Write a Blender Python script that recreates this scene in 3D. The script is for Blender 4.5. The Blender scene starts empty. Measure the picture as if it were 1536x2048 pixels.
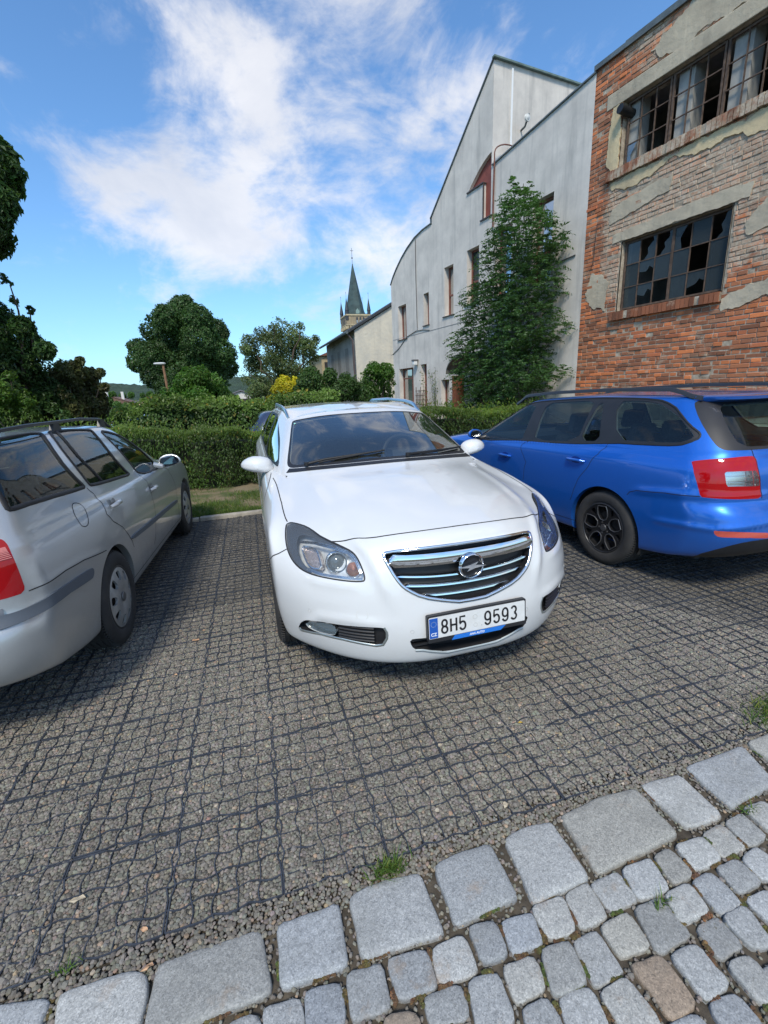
import bpy, math, random
import numpy as np
from mathutils import Vector, Matrix
D = bpy.data
SC = bpy.context.scene
COL = SC.collection
rad = math.radians

# ------------------------------------------------------------------ objects
def tag(o, label=None, cat=None, group=None, kind=None):
    if label: o['label'] = label
    if cat: o['category'] = cat
    if group: o['group'] = group
    if kind: o['kind'] = kind
    return o

def empty(name, loc=(0, 0, 0), rz=0.0, label=None, cat=None, group=None):
    o = D.objects.new(name, None)
    o.empty_display_size = 0.2
    COL.objects.link(o)
    o.location = loc
    o.rotation_euler = (0, 0, rz)
    return tag(o, label, cat, group)

def mesh(name, V, F, mats, parent=None, smooth=False, midx=None, col=None, sharp=None):
    """V (n,3) array, F list of index tuples or (m,k) array -> ONE mesh object"""
    me = D.meshes.new(name)
    V = np.asarray(V, dtype=np.float32).reshape(-1, 3)
    me.vertices.add(len(V))
    me.vertices.foreach_set('co', V.ravel())
    if isinstance(F, np.ndarray):
        m, k = F.shape
        li = F.astype(np.int32).ravel()
        starts = np.arange(0, m * k, k, dtype=np.int32)
        tot = np.full(m, k, dtype=np.int32)
    else:
        tot = np.array([len(f) for f in F], dtype=np.int32)
        li = np.array([i for f in F for i in f], dtype=np.int32)
        starts = np.concatenate([[0], np.cumsum(tot)[:-1]]).astype(np.int32)
        m = len(F)
    me.loops.add(len(li))
    me.loops.foreach_set('vertex_index', li)
    me.polygons.add(m)
    me.polygons.foreach_set('loop_start', starts)
    me.polygons.foreach_set('loop_total', tot)
    if midx is not None:
        me.polygons.foreach_set('material_index', np.asarray(midx, dtype=np.int32))
    me.polygons.foreach_set('use_smooth', np.full(m, bool(smooth)))
    me.update(calc_edges=True)
    me.validate()
    if col is not None:                      # per-vertex natural colour variation
        a = me.color_attributes.new('tint', 'FLOAT_COLOR', 'POINT')
        c = np.ones((len(V), 4), dtype=np.float32)
        c[:, :3] = col
        a.data.foreach_set('color', c.ravel())
    if not isinstance(mats, (list, tuple)): mats = [mats]
    for mm in mats: me.materials.append(mm)
    if sharp is not None and smooth:
        try: me.set_sharp_from_angle(angle=rad(sharp))
        except Exception: pass
    o = D.objects.new(name, me)
    COL.objects.link(o)
    if parent is not None: o.parent = parent
    return o

class MB:
    """collects simple solids; build() links them as one mesh"""
    def __init__(s): s.V = []; s.F = []; s.M = []; s.n = 0
    def add(s, V, F, m=0):
        V = [tuple(v) for v in V]
        s.V += V
        s.F += [tuple(i + s.n for i in f) for f in F]
        s.M += [m] * len(F)
        s.n += len(V)
    def box(s, a, b, m=0, bev=0.0):
        x0, y0, z0 = a; x1, y1, z1 = b
        if bev <= 0:
            V = [(x0,y0,z0),(x1,y0,z0),(x1,y1,z0),(x0,y1,z0),(x0,y0,z1),(x1,y0,z1),(x1,y1,z1),(x0,y1,z1)]
            F = [(3,2,1,0),(4,5,6,7),(0,1,5,4),(1,2,6,5),(2,3,7,6),(3,0,4,7)]
            s.add(V, F, m); return
        xs = sorted((x0,x1)); ys = sorted((y0,y1)); zs = sorted((z0,z1))
        bm = __import__('bmesh').new()
        import bmesh
        bmesh.ops.create_cube(bm, size=1.0)
        for v in bm.verts:
            v.co = Vector((xs[0] if v.co.x < 0 else xs[1], ys[0] if v.co.y < 0 else ys[1], zs[0] if v.co.z < 0 else zs[1]))
        bmesh.ops.bevel(bm, geom=list(bm.edges), offset=bev, segments=2, profile=.6, affect='EDGES')
        bm.verts.index_update()
        s.add([v.co[:] for v in bm.verts], [tuple(v.index for v in f.verts) for f in bm.faces], m)
        bm.free()
    def bar(s, p, q, w, h=None, m=0, up=(0, 0, 1)):
        h = w if h is None else h
        p = Vector(p); q = Vector(q); d = (q - p).normalized(); up = Vector(up)
        if abs(d.dot(up)) > .98: up = Vector((1, 0, 0))
        a = d.cross(up).normalized() * (w / 2); b = a.cross(d).normalized() * (h / 2)
        V = [p-a-b, p+a-b, p+a+b, p-a+b, q-a-b, q+a-b, q+a+b, q-a+b]
        s.add(V, [(0,1,2,3),(7,6,5,4),(0,4,5,1),(1,5,6,2),(2,6,7,3),(3,7,4,0)], m)
    def tube(s, pts, r, n=8, m=0, cap=True):
        pts = [Vector(p) for p in pts]
        rs = r if isinstance(r, (list, tuple)) else [r] * len(pts)
        V = []; F = []
        prev = None
        for i, p in enumerate(pts):
            d = (pts[min(i+1, len(pts)-1)] - pts[max(i-1, 0)]).normalized()
            if prev is None:
                a = d.orthogonal().normalized()
            else:
                a = (prev - d * prev.dot(d)).normalized()
            prev = a
            b = d.cross(a)
            for k in range(n):
                t = 2 * math.pi * k / n
                V.append(p + (a * math.cos(t) + b * math.sin(t)) * rs[i])
        for i in range(len(pts) - 1):
            for k in range(n):
                F.append((i*n+k, i*n+(k+1) % n, (i+1)*n+(k+1) % n, (i+1)*n+k))
        if cap:
            F.append(tuple(range(n))[::-1]); F.append(tuple((len(pts)-1)*n+k for k in range(n)))
        s.add(V, F, m)
    def lathe(s, prof, axis='x', n=48, m=0, origin=(0, 0, 0), close=False):
        """prof: list of (r, t) radius and position along the axis"""
        V = []; F = []
        ox, oy, oz = origin
        for (r, t) in prof:
            for k in range(n):
                a = 2 * math.pi * k / n
                c, q = math.cos(a) * r, math.sin(a) * r
                V.append({'x': (ox+t, oy+c, oz+q), 'y': (ox+c, oy+t, oz+q), 'z': (ox+c, oy+q, oz+t)}[axis])
        P = len(prof)
        for i in range(P - 1 if not close else P):
            j = (i + 1) % P
            for k in range(n):
                F.append((i*n+k, i*n+(k+1) % n, j*n+(k+1) % n, j*n+k))
        s.add(V, F, m)
    def prism(s, poly, y0, y1, m=0, plane='xz'):
        """extrude a 2-D outline between y0 and y1"""
        n = len(poly)
        f = {'xz': lambda a, b, y: (a, y, b), 'yz': lambda a, b, y: (y, a, b), 'xy': lambda a, b, y: (a, b, y)}[plane]
        V = [f(a, b, y0) for a, b in poly] + [f(a, b, y1) for a, b in poly]
        F = [tuple(range(n)), tuple(range(2*n-1, n-1, -1))] + [(i, n+i, n+(i+1) % n, (i+1) % n) for i in range(n)]
        s.add(V, F, m)
    def build(s, name, mats, parent=None, smooth=False, sharp=35, col=None):
        o = mesh(name, s.V, s.F, mats, parent, smooth, s.M, col, sharp)
        import bmesh
        bm = bmesh.new(); bm.from_mesh(o.data); bmesh.ops.recalc_face_normals(bm, faces=bm.faces)
        bm.to_mesh(o.data); bm.free()
        return o

# ------------------------------------------------------------------ materials
class NT:
    def __init__(s, name):
        s.m = D.materials.new(name); s.m.use_nodes = True
        s.t = s.m.node_tree; s.t.nodes.clear()
        s.out = s.t.nodes.new('ShaderNodeOutputMaterial')
    def n(s, typ, **kw):
        nd = s.t.nodes.new('ShaderNode' + typ)
        for k, v in kw.items():
            if k.startswith('_'): setattr(nd, k[1:], v)
        for k, v in kw.items():
            if not k.startswith('_'):
                key = int(k[1:]) if k[0] == 'i' and k[1:].isdigit() else k.replace('__', ' ')
                s.set(nd.inputs[key], v)
        return nd
    def set(s, inp, v):
        if hasattr(v, 'links') or isinstance(v, bpy.types.NodeSocket): s.t.links.new(v, inp)
        elif isinstance(v, bpy.types.Node): s.t.links.new(v.outputs[0], inp)
        elif isinstance(v, (tuple, list)) and len(v) == 3 and inp.type == 'RGBA': inp.default_value = (*v, 1)
        else: inp.default_value = v
    def coord(s, kind='Object', scale=None):
        c = s.n('TexCoord').outputs[kind]
        if scale is not None:
            mp = s.n('Mapping'); s.t.links.new(c, mp.inputs[0]); mp.inputs['Scale'].default_value = scale
            return mp.outputs[0]
        return c
    def noise(s, vec, scale, detail=4, rough=.55, dist=0.0):
        return s.n('TexNoise', Vector=vec, Scale=scale, Detail=detail, Roughness=rough, Distortion=dist).outputs['Fac']
    def ramp(s, fac, stops):
        r = s.t.nodes.new('ShaderNodeValToRGB'); s.set(r.inputs[0], fac)
        el = r.color_ramp.elements
        cc = lambda c: (*c, 1) if isinstance(c, (tuple, list)) else (c, c, c, 1)
        el[0].position = stops[0][0]; el[0].color = cc(stops[0][1])
        el[len(el)-1].position = stops[-1][0]; el[len(el)-1].color = cc(stops[-1][1])
        for p, c in stops[1:-1]:
            e = el.new(p); e.color = cc(c)
        return r.outputs[0]
    def mix(s, fac, a, b, mode='MIX'):
        x = s.t.nodes.new('ShaderNodeMix'); x.data_type = 'RGBA'; x.blend_type = mode
        s.set(x.inputs[0], fac); s.set(x.inputs[6], a if not isinstance(a, tuple) else a); s.set(x.inputs[7], b)
        return x.outputs[2]
    def math(s, op, a, b=0.0, c=None, clamp=False):
        x = s.t.nodes.new('ShaderNodeMath'); x.operation = op; x.use_clamp = clamp
        s.set(x.inputs[0], a); s.set(x.inputs[1], b)
        if c is not None: s.set(x.inputs[2], c)
        return x.outputs[0]
    def bump(s, h, strength=.4, dist=.01, normal=None):
        b = s.n('Bump', Height=h, Strength=strength, Distance=dist)
        if normal is not None: s.set(b.inputs['Normal'], normal)
        return b.outputs[0]
    def bsdf(s, **kw):
        p = s.t.nodes.new('ShaderNodeBsdfPrincipled')
        for k, v in kw.items(): s.set(p.inputs[k.replace('__', ' ')], v)
        s.t.links.new(p.outputs[0], s.out.inputs[0])
        return p
    def attr(s, name='tint'):
        a = s.t.nodes.new('ShaderNodeAttribute'); a.attribute_name = name
        return a.outputs['Color']

def simple(name, col, rough=.5, metal=0.0, var=0.0, vscale=8, bump=0.0, bscale=60, coat=0.0, bdist=.004, spec=None):
    t = NT(name)
    c = col
    vec = t.coord()
    if var:
        f = t.noise(vec, vscale, 5, .6)
        lo = tuple(max(0, x * (1 - var)) for x in col); hi = tuple(x * (1 + var) for x in col)
        c = t.ramp(f, [(.3, lo), (.7, hi)])
    kw = dict(Base__Color=c, Roughness=rough, Metallic=metal)
    if coat: kw['Coat__Weight'] = coat; kw['Coat__Roughness'] = .04
    if spec is not None: kw['Specular__IOR__Level'] = spec
    if bump: kw['Normal'] = t.bump(t.noise(vec, bscale, 4, .6), bump, bdist)
    t.bsdf(**kw)
    return t.m

def leaf_mat(name, base, var=.35, rough=.45, transl=.35):
    """base colour multiplied by the leaf's own tint attribute"""
    t = NT(name)
    c = t.mix(1.0, base, t.attr(), 'MULTIPLY')
    p = t.t.nodes.new('ShaderNodeBsdfPrincipled')
    t.set(p.inputs['Base Color'], c); p.inputs['Roughness'].default_value = rough
    p.inputs['Specular IOR Level'].default_value = .35
    tr = t.n('BsdfTranslucent', Color=t.mix(1.0, c, (1.5, 1.6, .7), 'MULTIPLY'))
    mx = t.n('MixShader', Fac=transl); t.t.links.new(p.outputs[0], mx.inputs[1]); t.t.links.new(tr.outputs[0], mx.inputs[2])
    t.t.links.new(mx.outputs[0], t.out.inputs[0])
    return t.m

def glass_mat(name, tint=(.75, .82, .8), alpha=.55, rough=.02, dark=(.01, .013, .014), refl=1.25):
    """thin tinted pane: part clear, part absorbing, with a glossy surface"""
    t = NT(name)
    tr = t.n('BsdfTransparent', Color=tint)
    df = t.n('BsdfDiffuse', Color=dark)
    m1 = t.n('MixShader', Fac=1 - alpha); t.t.links.new(tr.outputs[0], m1.inputs[1]); t.t.links.new(df.outputs[0], m1.inputs[2])
    gl = t.n('BsdfGlossy', Color=(1, 1, 1), Roughness=rough)
    fr = t.n('Fresnel', IOR=1.52)
    m2 = t.n('MixShader', Fac=t.math('MULTIPLY_ADD', fr.outputs[0], refl, .01, clamp=True))
    t.t.links.new(m1.outputs[0], m2.inputs[1]); t.t.links.new(gl.outputs[0], m2.inputs[2])
    t.t.links.new(m2.outputs[0], t.out.inputs[0])
    return t.m

# ------------------------------------------------------------------ camera
F_PX = 887.0; PITCH = .267; ROLL = -.045; YAW = .303
CAM = Vector((-1.0, -1.735, 1.55))
cw = Vector((math.sin(YAW)*math.cos(PITCH), math.cos(YAW)*math.cos(PITCH), -math.sin(PITCH)))
cr0 = Vector((math.cos(YAW), -math.sin(YAW), 0)); cu0 = cr0.cross(cw)
cr = cr0*math.cos(ROLL) + cu0*math.sin(ROLL); cu = -cr0*math.sin(ROLL) + cu0*math.cos(ROLL)
cam_d = D.cameras.new('camera'); cam = D.objects.new('camera', cam_d); COL.objects.link(cam)
cam.matrix_world = Matrix(((cr.x, cu.x, -cw.x, CAM.x), (cr.y, cu.y, -cw.y, CAM.y), (cr.z, cu.z, -cw.z, CAM.z), (0, 0, 0, 1)))
cam_d.sensor_fit = 'HORIZONTAL'; cam_d.sensor_width = 36.0; cam_d.lens = F_PX / 1536 * 36.0
cam_d.clip_start = .05; cam_d.clip_end = 5000
SC.camera = cam
SC.view_settings.view_transform = 'Standard'; SC.view_settings.look = 'None'
SC.view_settings.exposure = EXPOSURE = 0.56; SC.view_settings.gamma = 1

# ------------------------------------------------------------------ sky and sun
SUN_AZ = rad(207); SUN_EL = rad(50)      # azimuth measured from +Y towards +X
def build_world():
    w = D.worlds.new('World'); SC.world = w; w.use_nodes = True
    t = w.node_tree; t.nodes.clear()
    N = lambda k: t.nodes.new('ShaderNode' + k)
    L = t.links.new
    out = N('OutputWorld'); bg = N('Background'); L(bg.outputs[0], out.inputs[0])
    sky = N('TexSky'); sky.sky_type = 'NISHITA'; sky.sun_disc = False
    sky.sun_elevation = SUN_EL; sky.sun_rotation = SUN_AZ; sky.air_density = 1.0; sky.dust_density = .6; sky.ozone_density = 2.0
    tc = N('TexCoord'); gen = tc.outputs['Generated']
    def M(op, a, b=0.0, c=0.0, clamp=False):
        x = N('Math'); x.operation = op; x.use_clamp = clamp
        for i, v in enumerate((a, b, c)):
            if isinstance(v, (int, float)): x.inputs[i].default_value = v
            else: L(v, x.inputs[i])
        return x.outputs[0]
    # project the view direction on a flat cloud layer overhead
    sep = N('SeparateXYZ'); L(gen, sep.inputs[0])
    zz = M('MAXIMUM', M('ADD', sep.outputs[2], .12), .05)
    cx = M('DIVIDE', sep.outputs[0], zz); cy = M('DIVIDE', sep.outputs[1], zz)
    cmb = N('CombineXYZ'); L(cx, cmb.inputs[0]); L(cy, cmb.inputs[1])
    def noise(vec, sc, det, rough, dist=0.0, off=(0, 0, 0)):
        mp = N('Mapping'); L(vec, mp.inputs[0]); mp.inputs['Location'].default_value = off
        n = N('TexNoise'); L(mp.outputs[0], n.inputs['Vector']); n.inputs['Scale'].default_value = sc
        n.inputs['Detail'].default_value = det; n.inputs['Roughness'].default_value = rough; n.inputs['Distortion'].default_value = dist
        return n.outputs['Fac']
    sq = N('Mapping'); L(gen, sq.inputs[0]); sq.inputs['Scale'].default_value = (1, 1, 1.7); sq.inputs['Rotation'].default_value = (0, .12, 0)
    fine = noise(sq.outputs[0], 4.6, 10, .60, .35, (3.1, 1.7, 0.4))
    big = noise(sq.outputs[0], 1.9, 4, .5, .2, (0.4, 7.7, 2.0))
    # cloud banks: each a soft lobe round a direction of the sky
    def lobe(d, tight, amt):
        dv = Vector(d).normalized()
        dp = N('VectorMath'); dp.operation = 'DOT_PRODUCT'; L(gen, dp.inputs[0]); dp.inputs[1].default_value = dv
        q = M('MULTIPLY', M('SUBTRACT', 1.0, dp.outputs['Value']), -tight)
        return M('MULTIPLY', M('EXPONENT', q), amt)
    tot = None
    for d, k, a in CLOUDS:
        v = lobe(d, k, a)
        tot = v if tot is None else M('ADD', tot, v)
    wisp = noise(sq.outputs[0], 13.0, 6, .65, .6, (1.1, 5.7, 0.4))
    dens = M('ADD', M('MULTIPLY', M('SUBTRACT', fine, .5), 2.3), M('MULTIPLY', M('SUBTRACT', big, .5), .8))
    dens = M('ADD', dens, M('MULTIPLY', M('SUBTRACT', wisp, .5), .55))
    dens = M('ADD', M('SUBTRACT', dens, .22), M('MULTIPLY', M('MINIMUM', tot, 1.1), .47))
    ss = N('MapRange'); ss.interpolation_type = 'SMOOTHSTEP'; L(dens, ss.inputs[0])
    ss.inputs[1].default_value = -.12; ss.inputs[2].default_value = .56; ss.inputs[3].default_value = 0; ss.inputs[4].default_value = .86
    shade = noise(sq.outputs[0], 3.2, 7, .6, .3, (9.1, 3.3, 0))
    cr_ = N('ValToRGB'); L(shade, cr_.inputs[0])
    cr_.color_ramp.elements[0].position = .3; cr_.color_ramp.elements[0].color = (4.0, 4.2, 4.7, 1)
    cr_.color_ramp.elements[1].position = .7; cr_.color_ramp.elements[1].color = (5.9, 5.85, 5.95, 1)
    # thin veil towards the horizon
    hz = M('MULTIPLY', M('EXPONENT', M('MULTIPLY', M('MAXIMUM', sep.outputs[2], 0.0), -5.0)), .38)
    veil = N('Mix'); veil.data_type = 'RGBA'; L(hz, veil.inputs[0])
    tint = N('Mix'); tint.data_type = 'RGBA'; tint.blend_type = 'MULTIPLY'; tint.inputs[0].default_value = 1
    L(sky.outputs[0], tint.inputs[6]); tint.inputs[7].default_value = SKYTINT
    L(tint.outputs[2], veil.inputs[6]); veil.inputs[7].default_value = (2.5, 4.3, 6.1, 1)
    mx = N('Mix'); mx.data_type = 'RGBA'; L(ss.outputs[0], mx.inputs[0]); L(veil.outputs[2], mx.inputs[6]); L(cr_.outputs[0], mx.inputs[7])
    L(mx.outputs[2], bg.inputs[0]); bg.inputs[1].default_value = .12
SKYTINT = (.70, 1.02, 1.26, 1)
def dirpx(u, v):
    d = cw*F_PX + cr*(u-768) - cu*(v-1024); return tuple(d.normalized())
CLOUDS = [(dirpx(430, 130), 60, .8), (dirpx(560, 60), 80, .45), (dirpx(600, 280), 70, .42), (dirpx(740, 180), 80, .5), (dirpx(650, 400), 60, .72),
          (dirpx(880, 240), 70, .85), (dirpx(480, 340), 160, .38), (dirpx(290, 395), 500, 1.1), (dirpx(390, 425), 700, 1.1), (dirpx(150, 390), 500, .5),
          (dirpx(760, 520), 60, .6), (dirpx(560, 600), 50, .35), (dirpx(1200, 100), 600, .35), (dirpx(250, 520), 120, .2),
          ((.3, -1, .6), 4, .75), ((-1, -.4, .5), 5, .6), ((1, -.3, .8), 5, .7)]
build_world()
sd = D.lights.new('sun', 'SUN'); so = D.objects.new('sun', sd); COL.objects.link(so)
sd.energy = 2.3; sd.angle = rad(12); sd.color = (1.0, .93, .81)
sv = Vector((math.sin(SUN_AZ)*math.cos(SUN_EL), math.cos(SUN_AZ)*math.cos(SUN_EL), math.sin(SUN_EL)))
so.rotation_euler = sv.to_track_quat('Z', 'Y').to_euler()

# ------------------------------------------------------------------ ground
rng = np.random.default_rng(7)

def stone_cloud(name, pts, size, mat, seed=1, flat=.72, lift=.25):
    """many little faceted pebbles as one mesh"""
    r = np.random.default_rng(seed)
    g = (1 + 5 ** .5) / 2
    base = np.array([(-1,g,0),(1,g,0),(-1,-g,0),(1,-g,0),(0,-1,g),(0,1,g),(0,-1,-g),(0,1,-g),(g,0,-1),(g,0,1),(-g,0,-1),(-g,0,1)]) / math.hypot(1, g)
    tri = np.array([(0,11,5),(0,5,1),(0,1,7),(0,7,10),(0,10,11),(1,5,9),(5,11,4),(11,10,2),(10,7,6),(7,1,8),(3,9,4),(3,4,2),(3,2,6),(3,6,8),(3,8,9),(4,9,5),(2,4,11),(6,2,10),(8,6,7),(9,8,1)])
    n = len(pts)
    q = r.normal(size=(n, 4)); q /= np.linalg.norm(q, axis=1, keepdims=True)
    w, x, y, z = q.T
    Rm = np.stack([1-2*(y*y+z*z), 2*(x*y-z*w), 2*(x*z+y*w), 2*(x*y+z*w), 1-2*(x*x+z*z), 2*(y*z-x*w), 2*(x*z-y*w), 2*(y*z+x*w), 1-2*(x*x+y*y)], 1).reshape(n, 3, 3)
    b = base[None] * r.uniform(.78, 1.15, (n, 12, 1)) * r.uniform(.72, 1.25, (n, 1, 3))
    v = np.einsum('nij,nkj->nki', Rm, b)
    v[:, :, 2] *= flat
    v *= (size * np.exp(r.normal(0, .18, n)))[:, None, None]
    v += pts[:, None, :]
    v[:, :, 2] += (r.uniform(-.2, 1, n) * lift * size)[:, None]
    col = r.uniform(.55, 1.4, (n, 1)) * np.array([1, 1, 1.0]) * (1 + r.normal(0, .05, (n, 3)))
    warm = r.random(n)
    col[warm > .965] *= np.array([1.6, 1.25, 1.0]); col[warm < .02] *= np.array([1.8, 1.7, 1.6])
    F = (tri[None] + (np.arange(n) * 12)[:, None, None]).reshape(-1, 3)
    return mesh(name, v.reshape(-1, 3), F, mat, smooth=False, col=np.repeat(col, 12, axis=0))

def m_gravel():
    t = NT('gravel')
    c = t.mix(1.0, (.180, .164, .132), t.attr(), 'MULTIPLY')
    v = t.coord()
    c = t.mix(t.math('MULTIPLY', t.noise(v, 260, 2), .35), c, (.26, .24, .21))
    big = t.noise(v, .9, 3)
    c = t.mix(1.0, c, t.ramp(big, [(.3, .86), (.7, 1.12)]), 'MULTIPLY')
    t.bsdf(Base__Color=c, Roughness=.86)
    return t.m
def m_gravel_bed():
    """far gravel: voronoi grains at the true size"""
    t = NT('gravel_bed')
    v = t.coord()
    vo = t.n('TexVoronoi', Vector=v, Scale=82.0)
    vo2 = t.n('TexVoronoi', Vector=v, Scale=82.0, _feature='DISTANCE_TO_EDGE')
    c = t.ramp(t.n('SeparateColor', Color=vo.outputs['Color']).outputs[0], [(0, (.095, .087, .070)), (.5, (.185, .168, .136)), (.93, (.25, .23, .19)), (1, (.42, .37, .31))])
    c = t.mix(t.ramp(vo2.outputs['Distance'], [(0, 1.0), (.14, 0.0)]), c, (.035, .032, .028))
    c = t.mix(1.0, c, t.ramp(t.noise(v, .9, 3), [(.3, .86), (.7, 1.12)]), 'MULTIPLY')
    t.bsdf(Base__Color=c, Roughness=.92, Normal=t.bump(t.math('MULTIPLY', vo.outputs['Distance'], -1.0), .9, .012))
    return t.m
def m_granite():
    t = NT('granite_sett')
    v = t.coord()
    sp = t.n('TexVoronoi', Vector=v, Scale=330.0).outputs['Color']
    g = t.n('SeparateColor', Color=sp).outputs[0]
    c = t.ramp(g, [(0, (.13, .135, .135)), (.25, (.27, .28, .28)), (.75, (.37, .38, .375)), (1, (.56, .57, .56))])
    c = t.mix(.45, c, t.ramp(t.noise(v, 90, 3), [(.3, (.22, .23, .23)), (.7, (.45, .46, .45))]))
    c = t.mix(1.0, c, t.attr(), 'MULTIPLY')
    st = t.ramp(t.noise(v, 7, 5, .7), [(.60, 0.0), (.72, .55)])
    c = t.mix(st, c, (.30, .22, .15))
    c = t.mix(t.ramp(t.noise(v, 3.1, 5, .65), [(.5, 0.0), (.75, .45)]), c, (.17, .17, .15))
    h = t.math('ADD', t.noise(v, 55, 5, .65), t.math('MULTIPLY', t.noise(v, 14, 3), 1.4))
    t.bsdf(Base__Color=c, Roughness=.78, Normal=t.bump(h, .55, .004))
    return t.m
def m_moss():
    return simple('joint_soil', (.075, .062, .045), .95, var=.5, vscale=22, bump=.6, bscale=90, bdist=.006)
GRAVEL = m_gravel(); BED = m_gravel_bed(); GRANITE = m_granite(); SOIL = m_moss()
GRIDM = simple('grid_plastic', (.040, .046, .058), .55, var=.45, vscale=25, bump=.3, bscale=120, bdist=.002)

KY = -.65
def sheet(name, x0, y0, x1, y1, z, m, kind='structure'):
    o = mesh(name, [(x0,y0,z),(x1,y0,z),(x1,y1,z),(x0,y1,z)], [(0,1,2,3)], m)
    return tag(o, kind=kind)
def m_field():
    t = NT('meadow'); v = t.coord()
    c = t.ramp(t.noise(v, .05, 6, .6), [(.35, (.045, .065, .022)), (.5, (.075, .085, .030)), (.65, (.13, .11, .055))])
    t.bsdf(Base__Color=c, Roughness=.95, Normal=t.bump(t.noise(v, 9, 4), .6, .05))
    return t.m
gm = m_field()
sheet('ground', -700, -700, 700, 900, -.06, gm)
sheet('parking_surface', -9.5, -.60, 9.5, 4.36, -.0058, BED)
sheet('joint_bed', -9.5, -9, 9.5, -.60, -.018, SOIL)

# pebbles in the grid cells: real stones where they can be told apart
def pebble_field():
    P = []
    def region(x0, y0, x1, y1, pitch, zb):
        nx = int((x1-x0)/pitch); ny = int((y1-y0)/pitch)
        X, Y = np.meshgrid(np.arange(nx), np.arange(ny))
        X = x0 + (X + .5*(Y % 2)) * pitch; Y = y0 + Y * pitch
        p = np.stack([X.ravel(), Y.ravel()], 1) + rng.uniform(-.36, .36, (nx*ny, 2)) * pitch
        d = np.hypot(p[:, 0]-CAM.x, p[:, 1]-CAM.y)
        return p, d
    p, d = region(-4.4, -.70, 4.6, 3.2, .0118, 0)
    # keep what the camera (or a step aside) sees larger than a pixel or two
    keep = (d < 3.4) & (p[:, 0] > -3.4 + .0*p[:, 1]) & (np.abs(p[:, 0]+.2) < 3.4)
    under = (np.abs(p[:, 0]) < .75) & (p[:, 1] > .55)
    p = p[keep & ~under]
    z = np.full(len(p), -.0066)
    return np.column_stack([p, z])
pp = pebble_field()
tag(stone_cloud('gravel', pp, .0072, GRAVEL, 3), kind='stuff')
# loose grit between kerb stones and setts
j = np.column_stack([rng.uniform(-3.2, 3.6, 30000), rng.uniform(-1.75, -.64, 30000), np.full(30000, -.010)])
sel = (j[:, 1] > -.93) | (rng.random(len(j)) < .75)
tag(stone_cloud('joint_grit', j[sel], .0056, GRAVEL, 5), kind='stuff')

# ---- plastic grid paver sheets: thin upright walls, one mesh
def paver_grid():
    T = .3556; N = 5; c = T / N
    GY = -.0235; ox, oy = -1.757, -.599
    cg, sg = math.cos(GY), math.sin(GY)
    segs = []      # polylines of one tile (x, y), width
    r = random.Random(4)
    def wall(pts, w): segs.append((pts, w))
    for i in range(1, N):
        for jn in range(N):
            s_ = 1 if (i + jn) % 2 else -1
            a = .0085 if (i * 3 + jn) % 4 != 1 else .001
            pv = [(i*c + s_*a*math.sin(math.pi*q/4), (jn + q/4)*c) for q in range(5)]
            ph = [((jn + q/4)*c, i*c - s_*a*math.sin(math.pi*q/4)) for q in range(5)]
            wall(pv, .0042); wall(ph, .0042)
    e = .0035
    for (p, q) in (((e, e), (T-e, e)), ((e, T-e), (T-e, T-e)), ((e, e), (e, T-e)), ((T-e, e), (T-e, T-e))):
        pts = [(p[0] + (q[0]-p[0])*k/10, p[1] + (q[1]-p[1])*k/10) for k in range(11)]
        # small pegs bulge the rim inwards twice per side
        o = []
        for k, (x, y) in enumerate(pts):
            b = .010 if k in (4, 7) else 0
            if p[0] == q[0]: x += b if x < T/2 else -b
            else: y += b if y < T/2 else -b
            o.append((x, y))
        wall(o, .0055)
    V = []; F = []
    for pts, w in segs:
        n0 = len(V)
        for k, (x, y) in enumerate(pts):
            a = pts[max(k-1, 0)]; b = pts[min(k+1, len(pts)-1)]
            dx, dy = b[0]-a[0], b[1]-a[1]; L = math.hypot(dx, dy)
            nx, ny = -dy/L*w/2, dx/L*w/2
            V += [(x-nx, y-ny, -.03), (x-nx*.8, y-ny*.8, 0), (x+nx*.8, y+ny*.8, 0), (x+nx, y+ny, -.03)]
        for k in range(len(pts)-1):
            for q in range(3):
                F.append((n0+4*k+q, n0+4*k+q+1, n0+4*k+q+5, n0+4*k+q+4))
    V = np.array(V); F = np.array(F)
    allV = []; allF = []; n = 0
    for ix in range(-20, 31):
        for iy in range(0, 14):
            off = np.array([ix*T, iy*T])
            p = V.copy()
            p[:, 0] += off[0]; p[:, 1] += off[1]
            wob = .003*np.sin(ix*1.7+iy*2.3)
            zt = .0015*math.sin(ix*2.1+iy*1.3) + .001
            X = ox + cg*p[:, 0] - sg*p[:, 1]; Y = oy + sg*p[:, 0] + cg*p[:, 1]
            if Y.max() > 4.42 or X.min() < -9.3 or X.max() > 9.3: continue
            allV.append(np.column_stack([X + wob*.3, Y, p[:, 2] + zt*(p[:, 2] > -.01) + .001])); allF.append(F + n); n += len(V)
    V = np.concatenate(allV); F = np.concatenate(allF)
    # sink and wander a little so that the gravel swallows parts of the walls
    top = V[:, 2] > -.02
    V[top, 2] += .0012*np.sin(V[top, 0]*9.1+1)*np.sin(V[top, 1]*7.3) + .0015*np.sin(V[top, 0]*31)*np.sin(V[top, 1]*37) - .0012
    V[:, 0] += .0006*np.sin(V[:, 1]*43+V[:, 0]*11); V[:, 1] += .0006*np.sin(V[:, 0]*47+V[:, 1]*13)
    return tag(mesh('paver_grid', V, F, GRIDM), kind='structure')
paver_grid()

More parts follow.
